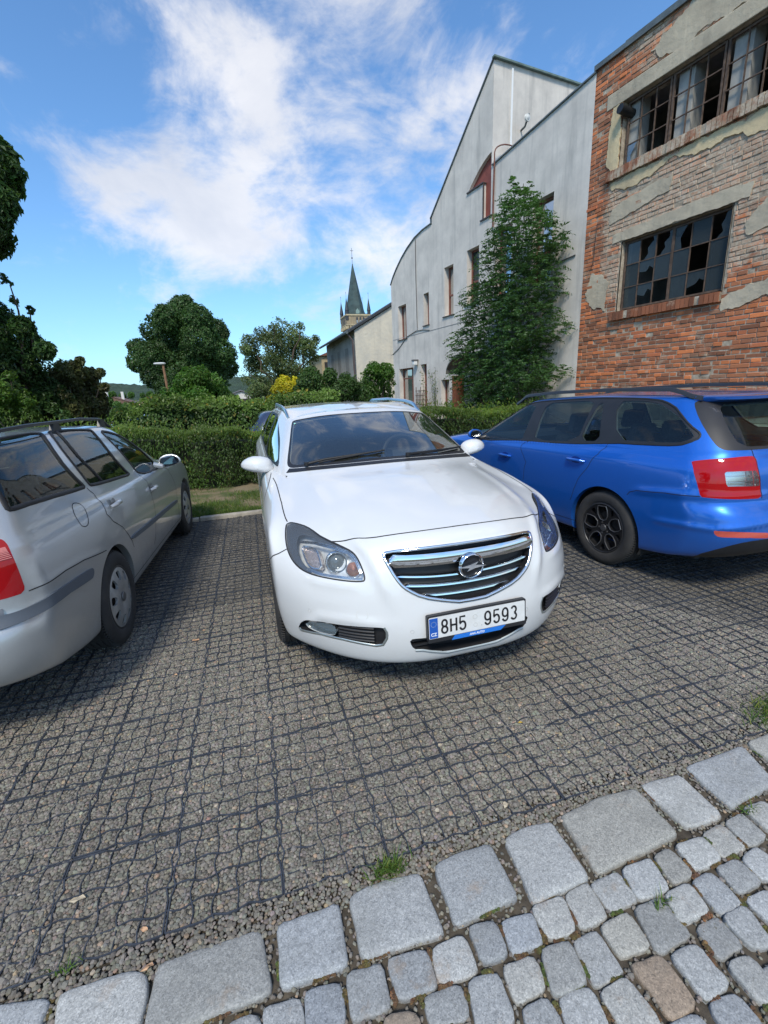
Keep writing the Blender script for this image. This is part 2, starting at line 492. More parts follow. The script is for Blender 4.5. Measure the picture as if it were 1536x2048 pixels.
# ---- granite kerb stones and setts
KERB =  [[[-1.834,-0.63],[-1.694,-0.657],[-1.675,-0.671],[-1.682,-0.724],[-1.818,-0.705]],[[-1.649,-0.66],[-1.478,-0.671],[-1.433,-0.696],[-1.427,-0.746],[-1.437,-0.809],[-1.628,-0.762]],[[-1.4,-0.681],[-1.131,-0.69],[-1.114,-0.776],[-1.109,-0.847],[-1.306,-0.84],[-1.408,-0.829]],[[-1.069,-0.698],[-0.888,-0.702],[-0.897,-0.858],[-1.072,-0.848]],[[-0.841,-0.696],[-0.729,-0.685],[-0.616,-0.701],[-0.611,-0.874],[-0.845,-0.857]],[[-0.552,-0.698],[-0.46,-0.692],[-0.348,-0.7],[-0.354,-0.867],[-0.559,-0.869]],[[-0.278,-0.697],[-0.177,-0.689],[-0.096,-0.703],[-0.106,-0.896],[-0.305,-0.895]],[[-0.031,-0.696],[0.139,-0.686],[0.293,-0.702],[0.283,-0.882],[-0.051,-0.89]],[[0.343,-0.691],[0.52,-0.706],[0.505,-0.887],[0.349,-0.876]],[[0.586,-0.691],[0.891,-0.693],[0.828,-0.858],[0.577,-0.872]],[[0.937,-0.688],[1.137,-0.686],[1.108,-0.832],[0.931,-0.794]]]
SETT =  [[[-0.784,-0.883],[-0.673,-0.898],[-0.673,-0.983],[-0.785,-0.976]],[[-0.655,-0.901],[-0.555,-0.901],[-0.553,-0.989],[-0.666,-0.983]],[[-0.532,-0.889],[-0.451,-0.901],[-0.455,-0.987],[-0.533,-0.984]],[[-0.431,-0.911],[-0.331,-0.919],[-0.349,-1.0],[-0.445,-0.991]],[[-0.325,-0.91],[-0.215,-0.916],[-0.238,-1.004],[-0.327,-0.995]],[[-0.206,-0.912],[-0.111,-0.907],[-0.123,-1.007],[-0.22,-1.003]],[[-0.106,-0.913],[0.005,-0.912],[-0.004,-1.003],[-0.109,-0.998]],[[0.02,-0.913],[0.137,-0.917],[0.113,-1.011],[-0.001,-1.0]],[[0.151,-0.917],[0.224,-0.912],[0.227,-1.0],[0.137,-1.004]],[[0.252,-0.913],[0.367,-0.922],[0.353,-0.999],[0.242,-0.997]],[[0.372,-0.914],[0.473,-0.906],[0.474,-0.998],[0.365,-0.997]],[[0.485,-0.911],[0.582,-0.905],[0.574,-0.993],[0.482,-1.001]],[[0.606,-0.892],[0.711,-0.897],[0.698,-0.979],[0.601,-0.983]],[[-0.719,-0.989],[-0.611,-0.999],[-0.622,-1.069],[-0.723,-1.053]],[[-0.594,-1.003],[-0.506,-1.011],[-0.515,-1.111],[-0.615,-1.1]],[[-0.487,-1.0],[-0.391,-1.013],[-0.403,-1.083],[-0.495,-1.083]],[[-0.362,-1.008],[-0.275,-1.017],[-0.292,-1.112],[-0.396,-1.105]],[[-0.263,-1.018],[-0.181,-1.021],[-0.183,-1.122],[-0.282,-1.121]],[[-0.166,-1.019],[-0.064,-1.014],[-0.065,-1.103],[-0.165,-1.096]],[[-0.037,-1.017],[0.066,-1.017],[0.063,-1.12],[-0.061,-1.124]],[[0.083,-1.015],[0.184,-1.017],[0.172,-1.095],[0.063,-1.091]],[[0.197,-1.014],[0.283,-1.016],[0.282,-1.116],[0.193,-1.113]],[[0.309,-1.009],[0.401,-1.016],[0.402,-1.091],[0.3,-1.089]],[[0.408,-1.019],[0.501,-1.008],[0.501,-1.091],[0.41,-1.09]],[[-0.489,-1.095],[-0.411,-1.099],[-0.406,-1.159],[-0.495,-1.156]],[[-0.384,-1.109],[-0.294,-1.116],[-0.298,-1.197],[-0.404,-1.188]],[[-0.278,-1.138],[-0.187,-1.135],[-0.181,-1.236],[-0.273,-1.233]],[[-0.156,-1.117],[-0.057,-1.128],[-0.058,-1.231],[-0.148,-1.239]],[[-0.034,-1.136],[0.055,-1.143],[0.057,-1.234],[-0.034,-1.239]],[[0.091,-1.111],[0.183,-1.109],[0.175,-1.189],[0.083,-1.189]],[[0.19,-1.119],[0.286,-1.121],[0.259,-1.212],[0.189,-1.2]],[[0.3,-1.112],[0.398,-1.109],[0.373,-1.194],[0.305,-1.19]],[[-0.033,-1.245],[0.049,-1.25],[0.053,-1.324],[-0.051,-1.32]],[[0.088,-1.206],[0.167,-1.207],[0.166,-1.294],[0.089,-1.29]],[[-0.83,-0.996],[-0.746,-1.011],[-0.749,-1.068],[-0.848,-1.052]],[[-1.126,-0.872],[-1.029,-0.883],[-1.023,-0.953],[-1.118,-0.944]],[[-1.015,-0.874],[-0.921,-0.888],[-0.925,-0.976],[-1.022,-0.964]],[[-0.902,-0.88],[-0.802,-0.886],[-0.809,-0.983],[-0.908,-0.974]],[[-1.22,-0.875],[-1.139,-0.878],[-1.124,-0.937],[-1.201,-0.933]]]
def fill_setts():
    r = random.Random(11)
    K = [k for k in KERB]; S_ = [s for s in SETT]
    x = -1.9
    while x > -6.5:
        w = r.uniform(.15, .26); K.append([(x-w, -.69), (x, -.69), (x+.01, -.86), (x-w, -.86)]); x -= w + .045
    x = max(p[0] for p in KERB[-1]) + .05
    while x < 6.5:
        w = r.uniform(.15, .28); K.append([(x, -.70), (x+w, -.70), (x+w, -.88), (x, -.88)]); x += w + .045
    xs = [np.mean([p[0] for p in s]) for s in SETT]; ys = [np.mean([p[1] for p in s]) for s in SETT]
    for row in range(14):
        y = -.955 - row * .113; x = -6.5 + (row % 2) * .055
        while x < 6.8:
            w = r.uniform(.088, .118)
            cxm = x + w/2
            if min(math.hypot(cxm-a, y-b) for a, b in zip(xs, ys)) > .089:
                h = r.uniform(.044, .052)
                S_.append([(x, y+h+r.uniform(-.006, .006)), (x+w, y+h+r.uniform(-.006, .006)), (x+w+r.uniform(-.008, .008), y-h), (x+r.uniform(-.008, .008), y-h)])
            x += w + .016
    return K, S_
def stones(name, polys, z, dome, seed, brown=()):
    r = np.random.default_rng(seed)
    AV = []; AF = []; AC = []; n = 0
    for si, P in enumerate(polys):
        P = np.array(P, float); c0 = P.mean(0)
        # densify, round the corners, roughen
        q = []
        for i in range(len(P)):
            a, b = P[i], P[(i+1) % len(P)]
            m_ = max(3, int(np.linalg.norm(b-a)/.018))
            for k in range(m_): q.append(a + (b-a)*k/m_)
        q = np.array(q); q = c0 + (q-c0)*1.085
        for _ in range(1): q = .5*q + .25*np.roll(q, 1, 0) + .25*np.roll(q, -1, 0)
        rr = r.normal(0, .0022, len(q)); rr = .5*rr + .25*np.roll(rr, 1) + .25*np.roll(rr, -1)
        dirs = (q-c0)/np.linalg.norm(q-c0, axis=1, keepdims=True)
        q = q + dirs*rr[:, None]
        m_ = len(q)
        size = math.sqrt(abs(np.mean(np.linalg.norm(q-c0, axis=1))))
        tilt = r.normal(0, .018, 2); dz = r.normal(0, .0025)
        prof = [(1.0, -.045), (1.003, -.010), (.992, .002), (.968, .0075), (.91, .0100), (.72, .012), (.42, .0125)]
        for f, h in prof:
            ring = c0 + (q-c0)*f
            hz = z + dz + h*dome + (ring-c0)@tilt + (r.normal(0, .0011, m_) if f < 1 else 0)
            AV.append(np.column_stack([ring, hz]))
        AV.append(np.array([[c0[0], c0[1], z+dz+.013*dome]]))
        for k in range(len(prof)-1):
            for i in range(m_):
                j_ = (i+1) % m_
                AF.append((n+k*m_+i, n+k*m_+j_, n+(k+1)*m_+j_, n+(k+1)*m_+i))
        for i in range(m_): AF.append((n+(len(prof)-1)*m_+i, n+(len(prof)-1)*m_+(i+1) % m_, n+len(prof)*m_))
        tot = len(prof)*m_+1
        v = r.uniform(.74, 1.14); w9 = r.normal(.012, .028); cc = np.array([v*(1+w9), v*(1+.3*w9), v*(1-w9)])
        if any(math.hypot(c0[0]-bx, c0[1]-by) < .06 for bx, by in brown): cc = np.array([1.05, .80, .60])*.8
        AC.append(np.repeat(cc[None], tot, 0)); n += tot
    V = np.concatenate(AV)
    o = mesh(name, V, AF, GRANITE, smooth=True, col=np.concatenate(AC))
    return tag(o, kind='structure')
KS, SS = fill_setts()
stones('kerb', KS, -.004, 1.0, 21)
bi = np.array(SETT[27]).mean(0); bj = np.array(SETT[34]).mean(0)
stones('cobblestone_road', SS, -.006, .62, 22, brown=[tuple(bi), tuple(bj)])

# far kerb of long pale stones and the verge behind it
def far_kerb():
    r = random.Random(3); mb = MB(); x = -9.0
    while x < 9:
        w = r.uniform(.5, .95)
        mb.box((x, 4.36+r.uniform(-.01, .01), -.05), (x+w-.012, 4.46, .035+r.uniform(-.006, .008)), 0, .012); x += w
    return tag(mb.build('kerb', simple('kerb_concrete', (.36, .33, .28), .9, var=.25, vscale=12, bump=.5, bscale=70), smooth=True), kind='structure')
far_kerb()
def m_turf():
    t = NT('verge_soil'); v = t.coord()
    f = t.noise(v, 1.6, 6, .65)
    c = t.ramp(f, [(.36, (.05, .075, .018)), (.46, (.09, .105, .035)), (.54, (.19, .15, .085)), (.7, (.24, .19, .12))])
    t.bsdf(Base__Color=c, Roughness=.95, Normal=t.bump(t.noise(v, 60, 4), .7, .02))
    return t.m
sheet('verge', -9.5, 4.46, 9.5, 16, .03, m_turf())

def blades(name, xy, z, hmin, hmax, w, mat, seed, tint=(.7, 1.3), dry=.0, lean=.5):
    r = np.random.default_rng(seed); n = len(xy)
    a = r.uniform(0, 2*np.pi, n); h = r.uniform(hmin, hmax, n); l = r.normal(0, lean, (n, 2))*h[:, None]
    ww = w*r.uniform(.6, 1.3, n)
    dx = np.cos(a)*ww; dy = np.sin(a)*ww
    z = np.full(n, z)
    V = np.zeros((n, 5, 3))
    V[:, 0] = np.column_stack([xy[:, 0]-dx, xy[:, 1]-dy, z]); V[:, 1] = np.column_stack([xy[:, 0]+dx, xy[:, 1]+dy, z])
    mid = np.column_stack([xy+l*.35, z+h*.6])
    V[:, 2] = mid + np.column_stack([dx, dy, z*0])*.7; V[:, 3] = mid - np.column_stack([dx, dy, z*0])*.7
    V[:, 4] = np.column_stack([xy+l, z+h*.95])
    i0 = (np.arange(n)*5)
    F = [tuple(x) for x in np.stack([i0, i0+1, i0+2, i0+3], 1)] + [tuple(x) for x in np.stack([i0+3, i0+2, i0+4], 1)]
    c = r.uniform(*tint, (n, 1))*np.array([1, 1, 1]); c[r.random(n) < dry] = np.array([2.6, 1.7, 1.6])
    return tag(mesh(name, V.reshape(-1, 3), F, mat, col=np.repeat(c, 5, 0)), kind='stuff')
GRASS = leaf_mat('grass_blade', (.085, .15, .03), transl=.3, rough=.5)
n = 42000
xy = np.column_stack([rng.uniform(-3.2, 2.0, n), 4.46 + 2.1*rng.random(n)**1.5])
pat = np.sin(xy[:, 0]*3.1+1)*np.sin(xy[:, 1]*4.3)+.6*np.sin(xy[:, 0]*7.7+xy[:, 1]*5)
keep = (pat + 1.3*(5.35-xy[:, 1]) + rng.normal(0, .5, n)) > .0
blades('grass', xy[keep], .028, .02, .07, .0028, GRASS, 9, dry=.12)
# weeds that push through the joints
def tuft(cx, cy, n, spread, seed, h=.05):
    r = np.random.default_rng(seed)
    return np.column_stack([cx+r.normal(0, spread, n), cy+r.normal(0, spread*.45, n)])
T_ = [tuft(-.70, -.655, 240, .03, 1), tuft(1.30, -.60, 900, .10, 2), tuft(-1.66, -.60, 25, .02, 4), tuft(.05, -1.03, 25, .02, 5), tuft(.62, -.91, 30, .02, 7)]
blades('weeds', np.concatenate(T_), -.004, .012, .045, .0022, GRASS, 12, dry=.15, lean=.8)
# moss in the joints between the stones: low reddish and green crumbs
def moss():
    r = np.random.default_rng(31)
    pts = []
    for P in [*KS[:14], *SS[:60]]:
        P = np.array(P)
        for i in range(len(P)):
            if r.random() < .32:
                a, b = P[i], P[(i+1) % len(P)]; c = P.mean(0)
                t0 = r.uniform(0, .7); k = int(r.uniform(20, 70))
                tt = t0 + r.random(k)*.3
                q = a + (b-a)*tt[:, None]; q = q + (q-c)/np.linalg.norm(q-c, axis=1, keepdims=True)*r.uniform(.002, .013, (k, 1))
                pts.append(np.column_stack([q, np.full(k, -.006)]))
    pts = np.concatenate(pts)
    t = NT('joint_moss'); v = t.coord()
    c = t.ramp(t.noise(v, 6, 4, .6), [(.42, (.11, .060, .032)), (.5, (.10, .07, .025)), (.58, (.06, .085, .02))])
    t.bsdf(Base__Color=t.mix(1.0, c, t.attr(), 'MULTIPLY'), Roughness=.95)
    return tag(stone_cloud('joint_moss', pts, .0042, t.m, 33), kind='stuff')
moss()
# fallen leaf scraps and wood chips lying on the gravel
def litter():
    r = random.Random(8)
    spots = [(390, 1281, .024, 1), (408, 1262, .012, 1), (1010, 1632-20, .018, 0), (540, 1437, .012, 1), (640, 1535, .012, 0), (290, 1860, .016, 1), (458, 1408, .012, 0), (296, 1936, .016, 1), (880, 1492, .018, 0), (1040, 1446, .012, 2), (155, 1800, .02, 0), (352, 1350, .01, 1), (730, 1420, .012, 0), (1165, 1480, .012, 0)]
    for u, v, s_, k in spots:
        d = cw*F_PX + cr*(u-768) - cu*(v-1024); t_ = (.004-CAM.z)/d.z; p = CAM + d*t_
        mb = MB(); a = r.uniform(0, 3)
        pts = []
        for q in range(7):
            an = a + q*2*math.pi/7; rr = s_*(.5+.5*r.random())*(1.3 if q % 3 == 0 else .8)
            pts.append((p.x+math.cos(an)*rr, p.y+math.sin(an)*rr*.6, r.uniform(.0, .008)))
        top = [(x, y, z+.006) for x, y, z in pts]; bot = [(x, y, z+.004) for x, y, z in pts]
        mb.add(top+bot, [tuple(range(7)), tuple(range(13, 6, -1))]+[(i, 7+i, 7+(i+1) % 7, (i+1) % 7) for i in range(7)])
        yield mb, k
LM = [simple('straw_scrap', (.45, .38, .27), .8), simple('dry_leaf', (.50, .30, .17), .75, var=.3, vscale=60), simple('yellow_leaf', (.55, .36, .05), .7)]
mbs = {}
for mb, k in litter():
    A = mbs.setdefault(k, MB()); A.add(mb.V, mb.F)
tag(mbs[1].build('dry_leaves', LM[1]), kind='stuff'); tag(mbs[0].build('straw_scraps', LM[0]), kind='stuff'); tag(mbs[2].build('yellow_leaves', LM[2]), kind='stuff')

# ------------------------------------------------------------------ buildings
from mathutils.geometry import tessellate_polygon
FA = rad(-7.5)
FP = Vector((6.906, 5.268, 0)); FRZ = rad(97.5)   # local x runs along the facade, local y towards the lot

def panel(outer, holes=(), plane='xz', at=0.0):
    """flat wall with openings -> V, F  (2-D points become (s, at, z) or (at, a, b))"""
    polys = [[Vector((p[0], p[1], 0)) for p in outer]] + [[Vector((p[0], p[1], 0)) for p in h] for h in holes]
    tri = tessellate_polygon(polys)
    flat = [p for pl in polys for p in pl]
    V = [(p.x, at, p.y) if plane == 'xz' else (at, p.x, p.y) for p in flat]
    return V, [tuple(t) for t in tri]
def rect(s0, s1, z0, z1): return [(s0, z0), (s1, z0), (s1, z1), (s0, z1)]
def reveal(mb, hole, y0, y1, m=0):
    n = len(hole)
    V = [(a, y0, b) for a, b in hole] + [(a, y1, b) for a, b in hole]
    mb.add(V, [(i, (i+1) % n, n+(i+1) % n, n+i) for i in range(n)], m)

# ---- materials
def m_brick():
    t = NT('old_brick'); v = t.coord()
    c = t.mix(1.0, (.56, .20, .085), t.attr(), 'MULTIPLY')
    c = t.mix(t.math('MULTIPLY', t.noise(v, 38, 4, .7), .55), c, (.16, .075, .045))
    # worn limewash and mortar smear, patchy, where the render has come off
    sep = t.n('SeparateXYZ', Vector=v)
    zb = t.ramp(t.math('DIVIDE', sep.outputs[2], 8.0), [(.0, .30), (.30, .08), (.365, .12), (.42, .56), (.64, .68), (.70, .42), (.80, .40), (.95, .46)])
    sb = t.ramp(t.math('MULTIPLY_ADD', sep.outputs[0], .1, .8), [(.55, .0), (.8, .06), (.92, .0), (.99, .02)])
    w = t.math('ADD', t.math('MULTIPLY_ADD', t.noise(v, 1.9, 8, .70), 1.5, -.25), t.math('ADD', t.math('MULTIPLY', zb, .62), t.math('SUBTRACT', t.math('ADD', sb, -.33), t.ramp(t.math('MULTIPLY_ADD', sep.outputs[0], .1, .8), [(.925, 0.0), (.955, .26)]))))
    w = t.ramp(w, [(.37, 0.0), (.52, .93)])
    grain = t.ramp(t.noise(v, 22, 5, .75), [(.35, .25), (.6, 1.0)])
    c = t.mix(t.math('MULTIPLY', w, grain), c, t.ramp(t.noise(v, 5, 4), [(.35, (.46, .38, .27)), (.65, (.62, .54, .41))]))
    soot = t.ramp(t.noise(v, .9, 5, .6), [(.52, 0.0), (.78, .55)])
    c = t.mix(soot, c, (.11, .075, .055))
    t.bsdf(Base__Color=c, Roughness=.9, Normal=t.bump(t.noise(v, 70, 5, .7), .8, .006))
    return t.m
def m_mortar():
    t = NT('lime_mortar'); v = t.coord()
    c = t.ramp(t.noise(v, 9, 5, .7), [(.3, (.20, .155, .11)), (.55, (.42, .35, .26)), (.75, (.60, .54, .44))])
    t.bsdf(Base__Color=c, Roughness=.95, Normal=t.bump(t.noise(v, 60, 4), .8, .008)); return t.m
def m_plaster(name, a, b, stain=(.10, .09, .08), streak=.5, fine=.35, bl=3.0, bs=.8):
    t = NT(name); v = t.coord()
    c = t.ramp(t.noise(v, 1.4, 7, .62), [(.34, b), (.62, a)])
    vs = t.coord('Object', (2.6, 2.6, .22))
    st = t.ramp(t.noise(vs, 1.3, 6, .62, .3), [(.53, 0.0), (.74, streak)])
    c = t.mix(st, c, stain)
    vs2 = t.coord('Object', (9, 9, .35))
    c = t.mix(t.ramp(t.noise(vs2, 1.0, 5, .6), [(.55, 0.0), (.8, streak*.45)]), c, stain)
    c = t.mix(t.ramp(t.noise(v, 34, 4, .7), [(.4, 0.0), (.75, fine)]), c, tuple(x*.62 for x in a))
    t.bsdf(Base__Color=c, Roughness=.93, Normal=t.bump(t.math('ADD', t.noise(v, 110, 4, .7), t.math('MULTIPLY', t.noise(v, 6, 5), bl)), bs, .008))
    return t.m
BRICK = m_brick(); MORTAR = m_mortar()
GREYW = m_plaster('weathered_render', (.70, .645, .575), (.54, .50, .45), stain=(.22, .22, .21), streak=.55, fine=.15, bl=.6, bs=.3)
YELL = m_plaster('ochre_render', (.72, .575, .34), (.50, .40, .25), stain=(.16, .12, .08), streak=.4)
CONC = m_plaster('old_concrete', (.60, .515, .375), (.38, .325, .24), stain=(.10, .09, .08), streak=.4)
CREAM = m_plaster('cream_render', (.66, .60, .48), (.52, .49, .42), stain=(.30, .28, .24), streak=.35, fine=.2)
GREYH = m_plaster('grey_roughcast', (.36, .34, .30), (.26, .25, .225), stain=(.15, .145, .13), streak=.5)
WPOST = simple('whitewashed_post', (.33, .32, .29), .9, var=.25, vscale=4, bump=.4)
RUSTF = simple('rusty_window_frame', (.10, .065, .045), .8, var=.5, vscale=14, bump=.5)
REDW = simple('red_brown_wood', (.20, .075, .05), .6, var=.25, vscale=10)
REDP = simple('red_brown_panel', (.23, .062, .045), .7, var=.2, vscale=6)
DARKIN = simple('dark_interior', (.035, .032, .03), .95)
ROOFM = simple('flashing', (.13, .15, .15), .55, .3, var=.3, vscale=6)
COPPER = simple('copper_flashing', (.15, .21, .19), .7, .2, var=.3, vscale=6)
DKROOF = simple('dark_roof_tiles', (.035, .04, .045), .75, var=.4, vscale=9, bump=.5, bscale=25)
WGLASS = glass_mat('window_glass', (.55, .62, .60), alpha=.45, rough=.03, dark=(.03, .04, .045), refl=.5)
DIRTYG = glass_mat('dusty_glass', (.5, .58, .58), alpha=.45, rough=.25, dark=(.05, .06, .062), refl=.22)
CURT = simple('net_curtain', (.50, .53, .54), .9, var=.12, vscale=5)
ORANGE = simple('terracotta_pipe', (.42, .12, .045), .7, var=.25, vscale=12)

# =============================================== brick building
bb = empty('brick_building', FP, FRZ, 'derelict red brick building with peeling render and broken steel windows behind the blue car', 'building')
S0, S1, ZT = -9.0, 1.96, 7.55
UP = rect(-4.6, 1.25, 5.58, 6.66); LO = rect(-.97, 1.02, 2.93, 4.22); LO2 = rect(-4.7, -2.7, 2.93, 4.22)
def brick_wall():
    r = random.Random(5)
    row = .0765; V = []; F = []; C = []; n = 0
    k = 0; z = 1.20
    blocks = [(-4.8, 1.27, 5.38, 6.94), (-1.02, 1.06, 2.86, 4.24), (-4.75, -2.65, 2.86, 4.24)]
    while z < ZT - .02:
        z1 = z + row - .014
        bw = .150 if k % 2 else .292
        s = S1 - (r.uniform(.0, .05) + (.07 if k % 2 else 0))
        # start flush at the corner
        s = S1; first = True
        wob = .006*math.sin(k*1.3)
        while s > S0:
            w = bw*r.uniform(.90, 1.06)
            if first and k % 2 == 0: w *= r.choice((.5, .75, 1))
            first = False
            if r.random() < .05: w *= .5
            a, b = s - w + .013, s
            s -= w
            if a < S0: a = S0
            zc = (z+z1)/2
            skip = False
            for (h0, h1, g0, g1) in blocks:
                if zc > g0 and zc < g1:
                    if a > h0 and b < h1: skip = True
                    elif b > h0 and a < h0 and b < h1: b = h0
                    elif a < h1 and b > h1 and a > h0: a = h1
            if skip or b - a < .02: continue
            d = r.gauss(0, .0045); sk = r.random()
            if sk < .012: d = -.010
            zz0 = z + .004*math.sin(a*1.9+k) + r.uniform(-.002, .002); zz1 = z1 + .004*math.sin(a*1.9+k) + r.uniform(-.002, .002)
            e = .006
            j = lambda: r.uniform(-.0045, .0045)
            tilt = r.gauss(0, .002)
            V += [(a, -.03, zz0), (b, -.03, zz0), (b, -.03, zz1), (a, -.03, zz1),
                  (a+j(), d-.006, zz0+j()), (b+j(), d-.006, zz0+j()), (b+j(), d-.006, zz1+j()), (a+j(), d-.006, zz1+j()),
                  (a+e, d+tilt, zz0+e), (b-e, d-tilt, zz0+e), (b-e, d-tilt, zz1-e), (a+e, d+tilt, zz1-e)]
            for q in range(2):
                o = n + 4*q
                for i in range(4): F.append((o+i, o+(i+1) % 4, o+4+(i+1) % 4, o+4+i))
            F.append((n+8, n+9, n+10, n+11)); n += 12
            v = r.random()
            base = (1, 1, 1)
            if v < .16: base = (1.5, 1.28, 1.0)
            elif v < .38: base = (.62, .66, .75)
            elif v < .46: base = (.85, 1.15, 1.5)
            elif v < .60: base = (1.18, .98, .9)
            f = r.uniform(.72, 1.18)
            C += [tuple(x*f for x in base)]*12
        z += row; k += 1
    o = mesh('wall', V, F, BRICK, bb, col=np.array(C))
    import bmesh
    bm = bmesh.new(); bm.from_mesh(o.data); bmesh.ops.recalc_face_normals(bm, faces=bm.faces); bm.to_mesh(o.data); bm.free()
brick_wall()
mb = MB()
V, F = panel(rect(S0, S1, -.2, ZT), [rect(-4.65, 1.27, 5.5, 6.7), rect(-.99, 1.04, 2.9, 4.23), rect(-4.72, -2.68, 2.9, 4.23)], at=-.0095)
mb.add(V, F)
for h in (UP, LO, LO2): reveal(mb, [(a*1.0, b) for a, b in h], -.011, -.32)
mb.box((S0, -8, -.2), (S0+.25, -.02, ZT)); mb.box((S0+.25, -8, -.2), (S1-.02, -7.75, ZT)); mb.box((S1-.30, -7.75, -.2), (S1-.01, -.02, ZT))
mb.build('mortar_backing', MORTAR, bb)
# dark rooms with a concrete ceiling
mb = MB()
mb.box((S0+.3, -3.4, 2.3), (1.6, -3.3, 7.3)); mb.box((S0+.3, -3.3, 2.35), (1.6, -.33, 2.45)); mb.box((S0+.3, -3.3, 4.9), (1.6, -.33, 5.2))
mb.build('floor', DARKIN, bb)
mb = MB(); mb.box((S0+.3, -3.3, 6.75), (1.6, -.33, 6.9)); mb.box((S0+.3, -3.3, 4.55), (1.6, -.33, 4.6)); mb.box((1.35, -3.3, 5.2), (1.6, -.34, 6.75)); mb.box((1.2, -3.3, 2.45), (1.35, -.34, 4.55))
mb.build('ceiling', simple('room_lime', (.22, .21, .19), .95, var=.3, vscale=3), bb)
mb = MB(); mb.box((S0-.05, -8.05, ZT), (S1+.0, .055, ZT+.035)); mb.box((S0-.05, .02, ZT-.05), (S1, .055, ZT)); mb.box((S0, -8, ZT+.035), (1.3, .03, ZT+.07))
mb.build('roof_flashing', ROOFM, bb)
# foundation of large pale blocks
mb = MB(); r = random.Random(2)
for k in range(3):
    s = S0 + (.3 if k % 2 else 0)
    while s < S1:
        w = r.uniform(.7, 1.1); e = min(s+w, S1)
        mb.box((s+.006, -.1, -.1+k*.43), (e-.006, .05+r.uniform(-.012, .012), .32+k*.43), 0, .014); s = e
mb.build('foundation', simple('foundation_block', (.34, .36, .27), .95, var=.35, vscale=3, bump=.6, bscale=40, bdist=.01), bb, smooth=True)

def ragged(poly, amp, seed, step=.05):
    r = random.Random(seed); out = []
    ph = [r.uniform(0, 6.28) for _ in range(8)]
    acc = 0
    for i in range(len(poly)):
        a = Vector(poly[i]); b = Vector(poly[(i+1) % len(poly)]); L = (b-a).length; m = max(2, int(L/step))
        nrm = Vector((-(b-a).y, (b-a).x)).normalized()
        for k in range(m):
            t = acc + L*k/m
            d = amp*(.55*math.sin(t*5.1+ph[0])+.4*math.sin(t*11.7+ph[1])+.35*math.sin(t*23+ph[2])+.3*math.sin(t*47+ph[3])+.25*r.uniform(-1, 1))
            out.append(tuple(a + (b-a)*k/m + nrm*d))
        acc += L
    return out
def slab(mb, poly, y, th, m=0):
    """plaster patch with a chipped bevelled rim"""
    c = Vector((sum(p[0] for p in poly)/len(poly), sum(p[1] for p in poly)/len(poly)))
    V, F = panel(poly, at=y+th); mb.add(V, F, m)
    n = len(poly)
    o = []
    for i, p in enumerate(poly):
        a = Vector(poly[i-1]); b = Vector(poly[(i+1) % n]); d = (b-a).normalized(); nn = Vector((d.y, -d.x))
        o.append((p[0]+nn.x*.008, p[1]+nn.y*.008))
    mb.add([(a, y+th, b) for a, b in poly]+[(a, y-.02, b) for a, b in o], [(i, (i+1) % n, n+(i+1) % n, n+i) for i in range(n)], m)
# grey render above the band, ochre render below it, loose islands
mb = MB()
slab(mb, ragged([(-9, 6.95), (.35, 6.93), (.62, 7.05), (.78, 7.2), (.45, 7.32), (.1, 7.44), (-1.2, 7.5), (-9, 7.5)], .045, 1), .0, .016)
slab(mb, ragged([(1.36, 4.62), (.14, 4.80), (.10, 5.02), (.5, 5.03), (1.08, 4.96), (1.3, 4.88)], .018, 2), .0, .014)
slab(mb, ragged([(-1.22, 3.70), (-1.20, 3.90), (-1.44, 4.12), (-1.9, 4.2), (-2.4, 4.05), (-2.3, 3.75), (-1.7, 3.72)], .03, 3), .0, .014)
slab(mb, ragged([(-.98, 2.60), (-.99, 2.80), (-1.4, 2.93), (-2.1, 3.0), (-2.5, 2.9), (-2.4, 2.75), (-1.6, 2.72)], .03, 4), .0, .014)
slab(mb, ragged([(1.86, 3.42), (1.62, 3.1), (1.3, 2.98), (1.28, 3.5), (1.5, 3.75), (1.72, 3.8)], .04, 14), .0, .008)
mb.build('render_patches', CONC, bb)
mb = MB()
slab(mb, ragged([(1.42, 5.36), (1.38, 5.22), (.9, 5.16), (.45, 5.20), (.10, 5.30), (-.3, 5.20), (-.75, 5.22), (-1.1, 5.10), (-1.9, 5.02), (-3, 5.1), (-5, 5.0), (-5, 5.40)][::-1], .035, 5), .0, .018)
slab(mb, ragged([(1.27, 5.44), (1.27, 6.66), (1.47, 6.66), (1.52, 6.1), (1.55, 5.75), (1.44, 5.6), (1.47, 5.44)], .014, 6, .03), .0, .020)
mb.build('ochre_render', YELL, bb)
# lintels
mb = MB()
mb.box((-5.0, -.10, 6.67), (1.62, .020, 6.92), 0, .012)
slab(mb, ragged([(1.24, 4.235), (1.22, 4.40), (.2, 4.44), (-.9, 4.47), (-1.24, 4.44), (-1.2, 4.235)][::-1], .012, 7), .0, .018)
slab(mb, ragged([(-2.5, 4.235), (-2.5, 4.44), (-4.9, 4.46), (-4.9, 4.235)][::-1], .012, 8), .0, .018)
mb.build('lintel', CONC, bb)
